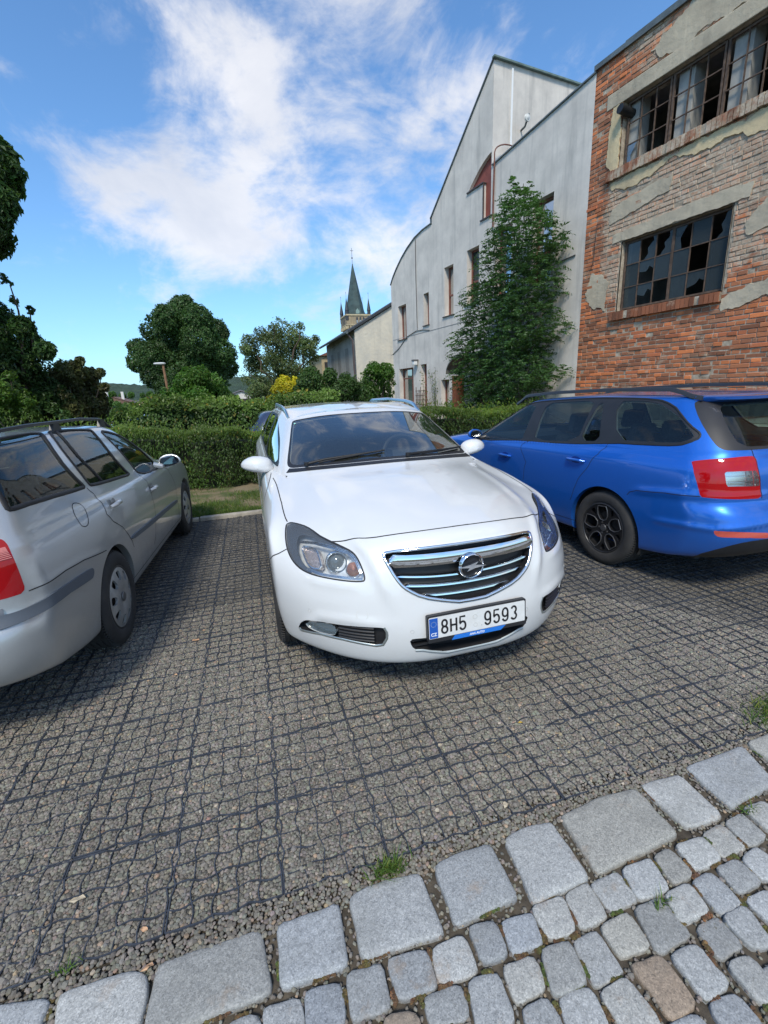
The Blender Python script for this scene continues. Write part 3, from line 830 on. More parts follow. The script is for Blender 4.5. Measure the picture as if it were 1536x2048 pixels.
# brick-on-edge sills
def sill(s0, s1, z0, z1, out, seed):
    r = random.Random(seed); V = []; F = []; C = []; n = 0; s = s0; mb = MB()
    while s < s1:
        w = .070
        d = r.uniform(-.01, .006)
        if r.random() < .06: d -= .03
        mb.box((s, -.1, z0+r.uniform(-.006, .006)), (min(s+w, s1), out+d, z1+r.uniform(-.003, .003)), 0)
        f = r.uniform(.32, .72); C += [(f, f*.95, f)]*8
        s += w+.012
    mb.build('sill', BRICK, bb, col=np.array(C))
    mo = MB(); mo.box((s0, -.1, z0+.008), (s1, out-.02, z1-.006)); mo.build('sill_mortar', MORTAR, bb)
sill(-5.0, 1.49, 5.40, 5.565, .075, 1); sill(-.99, 1.13, 2.76, 2.915, .075, 2); sill(-4.75, -2.65, 2.76, 2.915, .075, 3)
mb = MB(); mb.box((-4.62, -.12, 5.566), (1.25, -.02, 5.585)); mb.build('cill_board', RUSTF, bb)
# piers inside the upper window band
for k in range(7):
    a = .02 - k*.865 if k < 6 else 1.02
    mb = MB(); mb.box((a, -.46, 5.45), (a+.27, -.16, 6.75), 0, .008); mb.build('pier', WPOST, bb)
def steel_window(s0, s1, z0, z1, cols, rows, seed, broken, heavy=(), parent=bb, y=-.10, name='window', glass=DIRTYG):
    mb = MB()
    fw = .032
    for (a, b, c, d) in ((s0, s1, z0, z0+fw), (s0, s1, z1-fw, z1)): mb.box((a, y-.03, c), (b, y+.012, d))
    for (a, b) in ((s0, s0+fw), (s1-fw, s1)): mb.box((a, y-.029, z0+fw), (b, y+.011, z1-fw))
    W = (s1-s0)/cols; H = (z1-z0)/rows
    for i in range(1, cols):
        w = .045 if i in heavy else .014
        mb.box((s0+i*W-w/2, y-.02, z0+fw), (s0+i*W+w/2, y+.008, z1-fw))
    for k in range(1, rows): mb.box((s0+fw, y-.018, z0+k*H-.008), (s1-fw, y+.006, z0+k*H+.008))
    w_ = mb.build(name, RUSTF, parent)
    r = random.Random(seed); g = MB()
    for i in range(cols):
        for k in range(rows):
            a, b, c, d = s0+i*W+.006, s0+(i+1)*W-.006, z0+k*H+.008, z0+(k+1)*H-.008
            st = broken.get((i, k), broken.get('all', 0))
            yy = y-.008+r.uniform(-.001, .001)
            tl = r.uniform(-.006, .006)
            if st == 0:
                g.add([(a, yy, c), (b, yy+tl, c), (b, yy+tl, d), (a, yy, d)], [(0, 1, 2, 3)])
            elif st == 2:      # shards left hanging round an irregular hole
                W2, H2 = b-a, d-c
                k2 = r.random()
                if k2 < .4: p = [(a, c), (a+W2*r.uniform(.5, .8), c), (a+W2*r.uniform(.35, .6), c+H2*r.uniform(.2, .35)), (a+W2*.55, c+H2*.5), (a+W2*r.uniform(.15, .4), c+H2*r.uniform(.6, .8)), (a+W2*.3, d), (a, d)]
                elif k2 < .7: p = [(a, c+H2*r.uniform(.5, .7)), (a+W2*.3, c+H2*r.uniform(.55, .75)), (a+W2*.5, c+H2*r.uniform(.3, .5)), (b, c+H2*r.uniform(.1, .6)), (b, d), (a, d)]
                else: p = [(b, c), (b, d), (a+W2*r.uniform(.0, .3), d), (a+W2*r.uniform(.3, .5), c+H2*.7), (a+W2*r.uniform(.55, .75), c+H2*.45), (a+W2*.5, c)]
                V, F = panel(p, at=yy); g.add(V, F)
    if g.V: g.build('glass', glass, w_)
    return w_
steel_window(-.95, 1.0, 2.95, 4.20, 6, 3, 3, {(0, 1): 0, (1, 0): 2, (1, 1): 1, (2, 2): 2, (0, 0): 0, (3, 0): 1, (4, 0): 2, (4, 2): 2, (3, 2): 2, (0, 2): 2, (5, 1): 0, (4, 1): 2}, heavy=(3,))
steel_window(-4.68, -2.72, 2.95, 4.20, 6, 3, 4, {(1, 0): 2, (3, 1): 1, (4, 2): 2}, heavy=(3,))
for k in range(6):
    a = 1.22 - k*.865 - .0
    steel_window(a-.865+.01, a-.01, 5.59, 6.64, 3, 3, 10+k, {'all': 1, (2, 0): 2 if k == 0 else 1, (1, 2): 2 if k == 3 else 1}, heavy=())
# stub of a stove pipe leaving the band
mb = MB(); mb.tube([(1.16, -.4, 6.46), (1.17, -.02, 6.47), (1.19, .17, 6.50)], [.075, .075, .08], 20); mb.tube([(1.19, .165, 6.50), (1.19, .172, 6.50)], .068, 20)
mb.build('stove_pipe', simple('black_pipe', (.012, .012, .012), .5), bb, smooth=True)
mb = MB(); mb.tube([(1.64, .03, 4.72), (1.66, .03, 4.2), (1.665, .035, 3.98), (1.72, .03, 3.93)], .006, 6); mb.build('wire', simple('black_wire', (.02, .02, .02), .6), bb)

# =============================================== grey rendered building
gb = empty('rendered_building', FP, FRZ, 'grey rendered building with stepped gable roofline and red framed windows beside the brick building', 'building')
A0 = S1 - .03
arc = [(8.24, 6.76), (8.8, 6.74), (9.36, 6.66), (9.92, 6.48), (10.4, 6.26), (10.8, 6.02), (11.1, 5.80), (11.35, 5.55)]
outer = [(A0, -.3), (11.35, -.3)] + arc[::-1] + [(8.24, 6.92), (5.16, 9.47), (5.16, 7.16), (A0, 7.47)]
niche = [(5.17+.02, 6.03), (5.53, 6.03), (5.53, 6.93), (6.22, 6.93), (6.08, 7.05), (5.9, 7.18), (5.72, 7.30), (5.5, 7.41), (5.34, 7.47), (5.19, 7.50)]
H = {'w1': rect(2.91, 3.58, 3.95, 5.78), 'w2': rect(4.30, 4.97, 3.95, 5.60), 'w3': rect(5.68, 6.27, 3.95, 5.44), 'w4': rect(6.98, 7.50, 3.82, 5.27),
     'slit': rect(8.48, 8.84, 3.72, 4.76), 'w5': rect(10.14, 10.80, 3.45, 4.68), 'french': rect(9.70, 10.86, .1, 2.36), 'w6': rect(8.70, 9.13, .9, 2.42), 'w7': rect(7.24, 7.74, .2, 1.82), 'door': rect(4.9, 5.8, -.2, 1.9)}
mb = MB()
V, F = panel(outer, [niche] + list(H.values()), at=.012); mb.add(V, F)
for h in list(H.values()): reveal(mb, h, .012, -.26)
reveal(mb, niche, .012, -.09)
# return wall of the tall block, lower roof and back
mb.add([(5.16, .012, 7.1), (5.16, -7, 7.1), (5.16, -7, 9.47), (5.16, .012, 9.47)], [(0, 1, 2, 3)])
mb.add([(11.35, .012, -.3), (11.35, -7, -.3), (11.35, -7, 5.55), (11.35, .012, 5.55)], [(0, 1, 2, 3)])
mb.add([(A0, -.25, 7.3), (5.16, -.25, 7.0), (5.16, 0, 7.16), (A0, 0, 7.47)], [(0, 1, 2, 3)])
mb.build('wall', GREYW, gb)
mb = MB(); mb.add([(A0, -.25, 7.2), (5.16, -.25, 7.0), (5.16, -7, 7.0), (A0, -7, 7.2)], [(0, 1, 2, 3)])
mb.add([(5.16, 0, 9.45), (8.24, 0, 6.9), (8.24, -7, 6.9), (5.16, -7, 9.45)], [(0, 1, 2, 3)])
mb.add([(a, 0, b) for a, b in arc] + [(a, -7, b) for a, b in arc], [(i, i+1, len(arc)+i+1, len(arc)+i) for i in range(len(arc)-1)])
mb.build('roof', DKROOF, gb)
mb = MB()
def edge(mb, a, b, w=.05, h=.03): mb.bar((a[0], .0, a[1]+.012), (b[0], .0, b[1]+.012), w*2, h)
edge(mb, (A0, 7.47), (5.14, 7.16)); edge(mb, (5.12, 9.49), (8.28, 6.90))
for i in range(len(arc)-1): edge(mb, arc[i], arc[i+1])
mb.bar((8.26, 0, 6.74), (8.26, 0, 6.93), .05, .1)
mb.build('roof_edge', ROOFM, gb)
mb = MB(); mb.bar((5.13, .06, 9.49), (5.13, -7, 9.49), .1, .04); mb.build('roof_flashing', COPPER, gb)
mb = MB(); V, F = panel(niche, at=-.085); mb.add(V, F); mb.build('niche_panel', REDP, gb)
mb = MB(); mb.box((5.5, -.08, 6.895), (6.26, .05, 6.925)); mb.box((5.12, -.08, 6.0), (5.62, .05, 6.028)); mb.box((5.50, .0, 6.03), (5.525, .035, 6.89))
SILLM = simple('sill_sheet', (.09, .07, .065), .5, .3); mb.build('niche_sill', SILLM, gb)
for (a, b, z) in ((5.60, 6.36, 3.925), (6.92, 7.58, 3.795), (2.85, 3.65, 3.925), (4.24, 5.03, 3.925), (8.44, 8.88, 3.70), (10.08, 10.88, 3.43)):
    mb = MB(); mb.box((a, -.2, z), (b, .055, z+.022)); mb.build('sill', SILLM, gb)
def wood_window(h, name, split_h=None, split_v=None, curtain=True):
    (s0, z0), (s1, _), (_, z1), _2 = h
    mb = MB(); y = -.16; f = .055
    mb.box((s0, y-.05, z0), (s1, y, z0+f)); mb.box((s0, y-.05, z1-f), (s1, y, z1))
    mb.box((s0, y-.049, z0+f), (s0+f, y-.001, z1-f)); mb.box((s1-f, y-.049, z0+f), (s1, y-.001, z1-f))
    if split_h: mb.box((s0+f, y-.045, split_h), (s1-f, y+.004, split_h+.05))
    if split_v: mb.box((split_v, y-.044, z0+f), (split_v+.06, y+.003, z1-f))
    w_ = mb.build(name, REDW, gb)
    g = MB(); g.add([(s0+f, y-.025, z0+f), (s1-f, y-.025, z0+f), (s1-f, y-.025, z1-f), (s0+f, y-.025, z1-f)], [(0, 1, 2, 3)]); g.build('pane', WGLASS, w_)
    c = MB(); n = 24; V = []
    zc = split_h or z0+(z1-z0)*.35
    for i in range(n+1):
        a = s0+f+(s1-s0-2*f)*i/n; yy = y-.09+.012*math.sin(i*1.9); V += [(a, yy, zc), (a, yy, z1-f)]
    c.add(V, [(2*i, 2*i+2, 2*i+3, 2*i+1) for i in range(n)]); c.build('curtain', CURT, w_)
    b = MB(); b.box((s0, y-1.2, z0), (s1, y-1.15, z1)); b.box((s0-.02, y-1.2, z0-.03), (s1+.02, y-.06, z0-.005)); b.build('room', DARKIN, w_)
for k, sh, svv in (('w1', 4.6, None), ('w2', 4.55, None), ('w3', 4.55, None), ('w4', 4.42, None), ('slit', None, None), ('w5', None, 10.45), ('french', 1.95, 10.05), ('w6', 1.7, None), ('w7', None, None)):
    wood_window(H[k], 'window', sh, svv)
mb = MB(); mb.box((4.9, -.22, -.2), (5.8, -.17, 1.9)); mb.build('door', REDW, gb)
mb = MB(); pts = []
for k in range(13):
    a = math.pi*k/12; pts.append((6.52-.95*(1-math.cos(a))/1.0*.98, 1.98+.52*math.sin(a)))
V = []
for (s, z) in pts: V += [(s, .012, z), (s, .62, z-.02), (s, .62, z+.025), (s, .012, z+.03)]
mb.add(V, [(4*i+q, 4*i+4+q, 4*i+4+(q+1) % 4, 4*i+(q+1) % 4) for i in range(12) for q in range(4)])
mb.build('canopy', simple('weathered_canopy', (.15, .16, .14), .85, var=.3), gb)
mb = MB(); z = -.1
while z < 1.9: mb.tube([(6.12, .42, z), (6.12, .42, z+.36)], .19, 20); mb.tube([(6.12, .42, z+.36), (6.12, .42, z+.40)], .205, 20); z += .40
mb.build('porch_column', ORANGE, gb, smooth=True)
RUST = simple('rusty_tube', (.16, .06, .04), .8, var=.3)
mb = MB(); mb.tube([(5.02, .05, 7.2), (5.03, .06, 6.3), (5.05, .04, 5.7)], .022, 8)
pts = [(5.02, .05, 7.15)] + [(5.02-.0*k, .05-.95*(1-math.cos(math.pi*k/10))/2, 7.40+.24*math.sin(math.pi*k/10)) for k in range(11)] + [(5.02, -.90, 7.1)]
mb.tube(pts, .016, 8); mb.build('roof_rail', RUST, gb, smooth=True)
mb = MB(); mb.box((5.13, -.60, 7.0), (5.155, -.55, 9.38)); mb.build('lightning_conductor', simple('white_strip', (.8, .8, .78), .5), gb)
CABLE = simple('cable', (.10, .10, .10), .6)
mb = MB()
mb.tube([(11.5+0*k, .03, 2.95) for k in range(1)] + [(11.4, .03, 2.95), (10.8, .03, 3.15), (10.1, .03, 3.50), (9.4, .03, 3.62), (8.9, .03, 3.60), (8.45, .03, 3.53)], .012, 6)
mb.build('cable', CABLE, gb); mb = MB()
mb.tube([(9.3, .028, 6.6), (9.32, .028, 5.4), (9.3, .028, 3.65)], .014, 6)
mb.build('cable', CABLE, gb); mb = MB()
mb.tube([(2.60, .03, 4.25), (2.17, .03, 4.28)], .014, 6)
mb.build('cable', CABLE, gb)
mb = MB(); mb.box((8.3, .012, 3.50), (11.3, .02, 3.515)); mb.box((6.2, .012, 3.50), (8.3, .02, 3.515)); mb.build('render_joint', simple('joint_line', (.27, .26, .25), .9), gb)
# things fixed to or standing by it
dish = empty('satellite_dish', FP, FRZ, 'small white satellite dish on a bent arm high on the grey gable', 'satellite dish')
mb = MB(); mb.lathe([(.001, -.03), (.05, -.022), (.075, .0), (.09, .02), (.087, .028), (.075, .01), (.08, -.012), (.001, -.02)], 'x', 24, 0, (4.78, -.80, 8.20)); mb.build('reflector', simple('dish_white', (.62, .62, .58), .5, var=.1), dish, smooth=True)
mb = MB(); mb.tube([(5.15, -.92, 8.10), (4.98, -.90, 8.11), (4.92, -.88, 8.16), (4.78, -.84, 8.29)], .026, 8); mb.build('arm', ROOFM, dish, smooth=True)
lamp = empty('wall_lamp', FP, FRZ, 'small box lamp on the grey wall above the french window', 'lamp')
mb = MB(); mb.box((9.28, .012, 2.56), (9.46, .22, 2.62), 0, .01); mb.build('bracket', simple('lamp_grey', (.12, .12, .12), .5), lamp)
mb = MB(); mb.box((9.29, .05, 2.42), (9.45, .20, 2.557), 0, .02); mb.build('lens', simple('lamp_lens', (.7, .7, .68), .3), lamp, smooth=True)
tr = MB()
for k in range(7): tr.box((8.35+k*.11, .28, .2), (8.375+k*.11, .30, 1.62-.10*(k % 3)))
for k in range(8): tr.box((8.30, .301, .35+k*.16), (9.05, .315, .375+k*.16))
t_ = tr.build('trellis', simple('trellis_wood', (.17, .12, .09), .9, var=.3)); t_.location = FP; t_.rotation_euler = (0, 0, FRZ)
tag(t_, 'wooden lattice trellis leaning below the windows of the grey building', 'trellis')

# =============================================== cream house
ch = empty('cream_house', (5.26, 22, 0), 0, 'cream rendered house with a dark roof between the bushes and the grey building', 'house')
W_, L_, EV, RG = 9.0, 7.6, 4.62, 7.1
mb = MB(); mb.add(*panel([(0, -.3), (W_, -.3), (W_, EV), (W_/2, RG), (0, EV)], at=0.0)); mb.build('gable_wall', CREAM, ch)
mb = MB(); mb.add([(0, 0, -.3), (0, L_, -.3), (0, L_, EV), (0, 0, EV)], [(0, 1, 2, 3)]); mb.add([(W_, 0, -.3), (W_, L_, -.3), (W_, L_, EV), (W_, 0, EV)], [(0, 1, 2, 3)])
mb.add(*[([(a, L_, b) for a, b in [(0, -.3), (W_, -.3), (W_, EV), (W_/2, RG), (0, EV)]]), [(0, 1, 2, 3, 4)]]); mb.build('side_wall', GREYH, ch)
mb = MB()
for (a, b, c, d) in ((-.35, EV-.19+.05, W_/2, RG+.05), (W_+.35, EV-.19+.05, W_/2, RG+.05)):
    mb.add([(a, -.12, b), (c, -.12, d), (c, L_+.2, d), (a, L_+.2, b), (a, -.12, b+.12), (c, -.12, d+.12), (c, L_+.2, d+.12), (a, L_+.2, b+.12)], [(0, 1, 2, 3), (4, 5, 6, 7), (0, 1, 5, 4), (1, 2, 6, 5), (2, 3, 7, 6), (3, 0, 4, 7)])
mb.build('roof', DKROOF, ch)
mb = MB(); mb.tube([(-.42, -.1, EV-.12), (-.42, L_+.2, EV-.12)], .07, 8); mb.build('gutter', ROOFM, ch, smooth=True)
mb = MB(); mb.tube([(-.38, .05, EV-.15), (-.12, .02, EV-.5), (-.08, .0, .0)], .05, 8); mb.build('downpipe', simple('downpipe', (.09, .065, .06), .6), ch, smooth=True)
SOOT = simple('sooty_panel', (.20, .19, .17), .9, var=.2)
for k in range(3):
    mb = MB(); mb.box((-.012, 1.6+2*k, 2.0), (-.001, 2.3+2*k, 3.9)); mb.build('blind_window', SOOT, ch)
yh = empty('yellow_house', (5.0, 33, 0), 0, 'narrow low ochre house end just showing left past the cream house', 'house')
mb = MB(); mb.box((.5, 0, -.3), (4, 6, 4.3)); mb.build('wall', simple('ochre_wall', (.42, .33, .19), .9, var=.2), yh)
mb = MB(); mb.add([(.3, -.2, 4.25), (2, -.2, 4.9), (4.2, -.2, 4.25), (.3, 6.2, 4.25), (2, 6.2, 4.9), (4.2, 6.2, 4.25)], [(0, 1, 4, 3), (1, 2, 5, 4), (0, 2, 1), (3, 4, 5)]); mb.build('roof', simple('red_tiles', (.20, .09, .06), .85, var=.3), yh)
mb = MB(); mb.box((.7, -.02, 3.0), (1.1, -.01, 3.8)); mb.build('window', DARKIN, yh)

# =============================================== church tower, far away
ct = empty('church_tower', (23.55, 90, 0), 0, 'tall gothic church tower with a slender green spire and corner turrets above the roofs', 'church tower')
STONE = m_plaster('sandstone', (.40, .31, .19), (.25, .20, .145), stain=(.09, .08, .07), streak=.5)
SPIRE = simple('patinated_copper', (.045, .075, .072), .6, .2, var=.35, vscale=1.2)
TUR = simple('dark_slate', (.03, .035, .045), .6, var=.3)
hw = 2.42
mb = MB()
mb.box((-2.15, -2.15, 0), (2.15, 2.15, 13.4)); mb.box((-hw, -hw, 13.9), (hw, hw, 15.7))
mb.add([(-2.15, -2.15, 13.3), (2.15, -2.15, 13.3), (2.15, 2.15, 13.3), (-2.15, 2.15, 13.3), (-hw, -hw, 13.9), (hw, -hw, 13.9), (hw, hw, 13.9), (-hw, hw, 13.9)], [(0, 1, 5, 4), (1, 2, 6, 5), (2, 3, 7, 6), (3, 0, 4, 7)])
mb.build('wall', STONE, ct)
mb = MB(); mb.box((-hw-.12, -hw-.12, 15.7), (hw+.12, hw+.12, 15.95)); mb.box((-hw-.06, -hw-.06, 14.0), (hw+.06, hw+.06, 14.12))
for k in range(9):
    for sx in (0, 1):
        a = -hw + .1 + k*.56
        if sx == 0: mb.box((a, -hw-.16, 13.35), (a+.18, -2.1, 13.9))
        else: mb.box((-hw-.16, a, 13.35), (-2.1, a+.18, 13.9))
mb.build('cornice', simple('pale_sandstone', (.48, .40, .26), .9, var=.3, vscale=2), ct)
def gothic(x0, x1, z0, z1):
    m = (x0+x1)/2; return [(x0, z0), (x1, z0), (x1, z1-.25), (x1-.05, z1-.1), (m, z1), (x0+.05, z1-.1), (x0, z1-.25)]
BELF = simple('belfry_opening', (.05, .055, .06), .7)
def opening(VF): mb = MB(); mb.add(*VF); mb.build('window', BELF, ct)
for k in (-1, 0, 1):
    opening(panel(gothic(.35+k*.66-.2, .35+k*.66+.2, 14.35, 15.5), at=-hw-.03))
    opening(panel(gothic(k*.8-.2, k*.8+.2, 14.35, 15.5), plane='yz', at=-hw-.03))
opening(panel(gothic(-1.5, -1.2, 12.2, 13.2), at=-2.18)); opening(panel(gothic(-.3, .3, 11.6, 13.0), at=-2.18))
LOUV = simple('louvre_grey', (.28, .31, .32), .8)
for k in (-1, 0, 1):
    mb = MB(); mb.box((.35+k*.66-.16, -hw-.05, 14.4), (.35+k*.66+.16, -hw-.032, 14.9)); mb.build('shutter', LOUV, ct)
mb = MB(); mb.box((-2.3, -2.3, 15.95), (2.3, 2.3, 16.1)); n = 8; R_ = 1.85
ring = [(R_*math.cos(2*math.pi*(k+.5)/n), R_*math.sin(2*math.pi*(k+.5)/n)) for k in range(n)]
V = [(x*1.12, y*1.12, 16.1) for x, y in ring] + [(x*.97, y*.97, 16.9) for x, y in ring] + [(x*.04, y*.04, 25.2) for x, y in ring]
mb.add(V, [(q*n+i, q*n+(i+1) % n, (q+1)*n+(i+1) % n, (q+1)*n+i) for q in (0, 1) for i in range(n)]); mb.build('spire', SPIRE, ct)
mb = MB(); mb.tube([(0, 0, 25.0), (0, 0, 28.0)], .035, 6); mb.lathe([(.001, -.16), (.13, -.08), (.17, 0), (.13, .08), (.001, .16)], 'z', 12, 0, (0, 0, 26.3)); mb.box((-.32, -.03, 27.5), (.32, .03, 27.57)); mb.lathe([(.001, -.1), (.1, 0), (.001, .1)], 'z', 8, 0, (0, 0, 25.25))
mb.build('cross', simple('iron', (.12, .12, .12), .6), ct)
for sx in (-1, 1):
    for sy in (-1, 1):
        mb = MB(); x, y = sx*2.2, sy*2.2
        mb.tube([(x, y, 14.9), (x, y, 16.6)], [.34, .34], 8)
        o_ = mb.build('turret', TUR, ct)
        mb = MB(); mb.tube([(x, y, 16.6), (x, y, 16.62), (x, y, 18.9)], [.34, .40, .015], 8); mb.tube([(x, y, 18.8), (x, y, 19.9)], .02, 5); mb.lathe([(.001, -.08), (.08, 0), (.001, .08)], 'z', 8, 0, (x, y, 19.7)); mb.build('pinnacle', TUR, o_)
for (x, y, a) in ((0, -1.95, 0), (-1.95, 0, 1)):
    mb = MB()
    V = [(-.35, -.1, 16.1), (.35, -.1, 16.1), (.35, -.1, 16.6), (0, -.1, 17.05), (-.35, -.1, 16.6)]
    V2 = [(a_, .9, c_) for a_, b_, c_ in V]
    VV = V + V2
    if a: VV = [(b_, a_, c_) for a_, b_, c_ in VV]
    VV = [(p[0]+x, p[1]+y, p[2]) for p in VV]
    mb.add(VV, [(0, 1, 2, 3, 4), (9, 8, 7, 6, 5)]+[(i, 5+i, 5+(i+1) % 5, (i+1) % 5) for i in range(5)]); mb.build('dormer', simple('verdigris', (.22, .32, .29), .7), ct)

# =============================================== small far houses and the wooded ridge
def small_house(name, x, y, w, d, h, rh, wall, roof, label, z0=-1.0, wins=2, rz=0.0):
    e = empty(name, (x, y, 0), rz, label, 'house')
    mb = MB(); mb.add(*panel([(-w/2, z0), (w/2, z0), (w/2, h), (0, h+rh), (-w/2, h)], at=0.0)); mb.add([(-w/2, 0, z0), (-w/2, d, z0), (-w/2, d, h), (-w/2, 0, h)], [(0, 1, 2, 3)]); mb.add([(w/2, 0, z0), (w/2, d, z0), (w/2, d, h), (w/2, 0, h)], [(0, 1, 2, 3)])
    mb.build('wall', wall, e)
    mb = MB()
    for s in (-1, 1): mb.add([(s*(w/2+.2), -.15, h-.08), (0, -.15, h+rh+.06), (0, d, h+rh+.06), (s*(w/2+.2), d, h-.08), (s*(w/2+.2), -.15, h+.0), (0, -.15, h+rh+.16), (0, d, h+rh+.16), (s*(w/2+.2), d, h+.0)], [(0, 1, 2, 3), (4, 5, 6, 7), (0, 1, 5, 4), (3, 2, 6, 7), (0, 3, 7, 4)])
    mb.build('roof', roof, e)
    for k in range(wins):
        mb = MB(); a = -w/2 + w*(k+.5)/wins; mb.box((a-.25, -.03, h-1.3), (a+.25, -.01, h-.35)); mb.build('window', DARKIN, e)
    return e
PINK = simple('pink_wall', (.58, .36, .28), .9, var=.15, vscale=1.5); WHITEW = simple('white_wall', (.66, .63, .58), .9, var=.1)
GRYR = simple('grey_roof', (.16, .16, .18), .8); BRNR = simple('brown_roof', (.16, .09, .065), .85, var=.3)
small_house('pink_house', -11.6, 60, 4.4, 9, .98, .75, PINK, GRYR, 'low pink walled house beyond the hedges at the left', wins=0)
e_ = small_house('brick_cottage', -30.3, 130, 7, 8, 1.6, 1.2, BRNR, BRNR, 'far dark brown cottage with chimneys left of the pink house', wins=2)
mb = MB(); mb.box((-2.2, 2, 2), (-1.6, 2.6, 4.4)); mb.build('chimney', WHITEW, e_); mb = MB(); mb.box((1.4, 2, 2), (2, 2.6, 4.2)); mb.build('chimney', WHITEW, e_)
small_house('white_villa', -.5, 40, 1.9, 4, 1.75, .25, WHITEW, GRYR, 'small white walled villa glimpsed right of the round tree', wins=4)
def ridge():
    t = NT('forest_ridge'); v = t.coord()
    c = t.ramp(t.noise(v, .05, 8, .7), [(.35, (.022, .045, .028)), (.65, (.05, .085, .045))])
    sep = t.n('SeparateXYZ', Vector=v)
    f = t.ramp(t.math('MULTIPLY_ADD', t.noise(v, .012, 3), 22.0, t.math('MULTIPLY', sep.outputs[2], 1.0)), [(.0, 1.0), (.9, 1.0), (1.0, 0.0)])
    t.bsdf(Base__Color=c, Roughness=.95, Normal=t.bump(t.noise(v, .25, 6, .7), 1.0, 3))
    r = np.random.default_rng(4); nx, ny = 240, 50
    X = np.linspace(-700, 420, nx); Y = np.linspace(480, 880, ny)
    XX, YY = np.meshgrid(X, Y)
    tt = np.clip((YY-480)/260, 0, 1); tt = tt*tt*(3-2*tt)
    H_ = 30*(1-.00*XX) + 4*np.sin(XX*.013) + 3*np.sin(XX*.031+1) - .018*np.maximum(XX+60, 0)*1.0
    Z = tt*H_ - 2 + r.normal(0, 1.1, XX.shape)*(tt > .2)
    V = np.stack([XX, YY, Z], -1).reshape(-1, 3)
    i = np.arange((ny-1)*(nx-1)); a = (i//(nx-1))*nx + i % (nx-1)
    F = np.stack([a, a+1, a+nx+1, a+nx], 1)
    tag(mesh('hills', V, F, t.m, smooth=True), kind='structure')
ridge()

# ------------------------------------------------------------------ vegetation
def at(u, v, y):
    d = cw*F_PX + cr*(u-768) - cu*(v-1024); return np.array(CAM + d*((y-CAM.y)/d.y))

def leaf_geo(P, Nn, size, aspect, r, fold=.15, tipdir=None):
    """one folded rhombus per point. P (n,3), Nn (n,3) leaf normal"""
    n = len(P)
    Nn = Nn/np.maximum(np.linalg.norm(Nn, axis=1, keepdims=True), 1e-6)
    if tipdir is None:
        t = r.normal(size=(n, 3)); t[:, 2] -= .35
    else: t = tipdir
    t = t - Nn*np.sum(t*Nn, 1, keepdims=True); t /= np.maximum(np.linalg.norm(t, axis=1, keepdims=True), 1e-6)
    b = np.cross(Nn, t)
    L = (size*np.exp(r.normal(0, .22, n)))[:, None]
    V = np.zeros((n, 4, 3))
    V[:, 0] = P - t*L*.5; V[:, 1] = P + b*L*aspect*.5 + Nn*L*fold; V[:, 2] = P + t*L*.5 - Nn*L*fold*.6; V[:, 3] = P - b*L*aspect*.5 + Nn*L*fold
    F = np.arange(n*4).reshape(n, 4)
    return V.reshape(-1, 3), F

def cloud(blobs, n, size, seed, aspect=.55, shell=.35, gap=.25, tint=.28, clump=3.0, hue=(1, 1, 1), upright=.0, lo=None):
    """leaves spread through ellipsoids (cx,cy,cz,rx,ry,rz)"""
    r = np.random.default_rng(seed)
    B = np.array(blobs, float)
    w = (B[:, 3]*B[:, 4]+B[:, 3]*B[:, 5]+B[:, 4]*B[:, 5]); w /= w.sum()
    k = r.choice(len(B), n, p=w)
    d = r.normal(size=(n, 3)); d /= np.linalg.norm(d, axis=1, keepdims=True)
    rad_ = 1 - shell*r.random(n)**1.3 + np.abs(r.normal(0, .05, n)) + .16*np.sin(d[:, 0]*7+B[k, 0]*9)*np.sin(d[:, 1]*6+B[k, 2]*5)*np.sin(d[:, 2]*8+1)
    P = B[k, :3] + d*B[k, 3:]*rad_[:, None]
    # natural gaps between twigs
    f = clump
    g = np.sin(P[:, 0]*f*1.3+P[:, 2]*f)*np.sin(P[:, 1]*f*1.7+1)+np.sin(P[:, 2]*f*2.3+P[:, 0]*f*.7)*.7+np.sin(P[:, 0]*f*4.1+P[:, 1]*f*3.3+P[:, 2]*f*3.7)*.5
    keep = g > np.quantile(g, gap) + r.normal(0, .25, n)
    # drop leaves buried deep in other blobs (never seen)
    if lo is not None: keep &= P[:, 2] > lo
    P = P[keep]; d = d[keep]; k = k[keep]; m = len(P)
    Nn = d*np.array([1, 1, .8]) + r.normal(0, .55, (m, 3)) + np.array([0, 0, .45])
    tip = None
    if upright: tip = r.normal(0, .35, (m, 3)) + np.array([0, 0, upright])
    V, F = leaf_geo(P, Nn, size, aspect, r, tipdir=tip)
    cl = 1 + .16*np.sin(P[:, 0]*f*.9+P[:, 1]*f*.6+2)+.12*np.sin(P[:, 2]*f*1.9+P[:, 0]*f)
    bl = r.uniform(.86, 1.14, len(B))[k]
    c = (cl*bl*r.uniform(1-tint, 1+tint, m))[:, None]*np.array(hue)*(1+r.normal(0, .06, (m, 3)))
    return V, F, np.repeat(np.clip(c, .15, 3), 4, 0)

def limb_mesh(mb, p, q, r0, r1, wob, seed, n=7):
    r = random.Random(seed); p = Vector(p); q = Vector(q)
    pts = []; rs = []
    for i in range(n):
        t = i/(n-1)
        o = Vector((r.gauss(0, wob), r.gauss(0, wob), r.gauss(0, wob*.4)))*(math.sin(t*math.pi))
        pts.append(p.lerp(q, t)+o); rs.append(r0+(r1-r0)*t)
    mb.tube(pts, rs, 7)
BARK = simple('bark', (.085, .065, .048), .95, var=.4, vscale=6, bump=.9, bscale=18, bdist=.02)

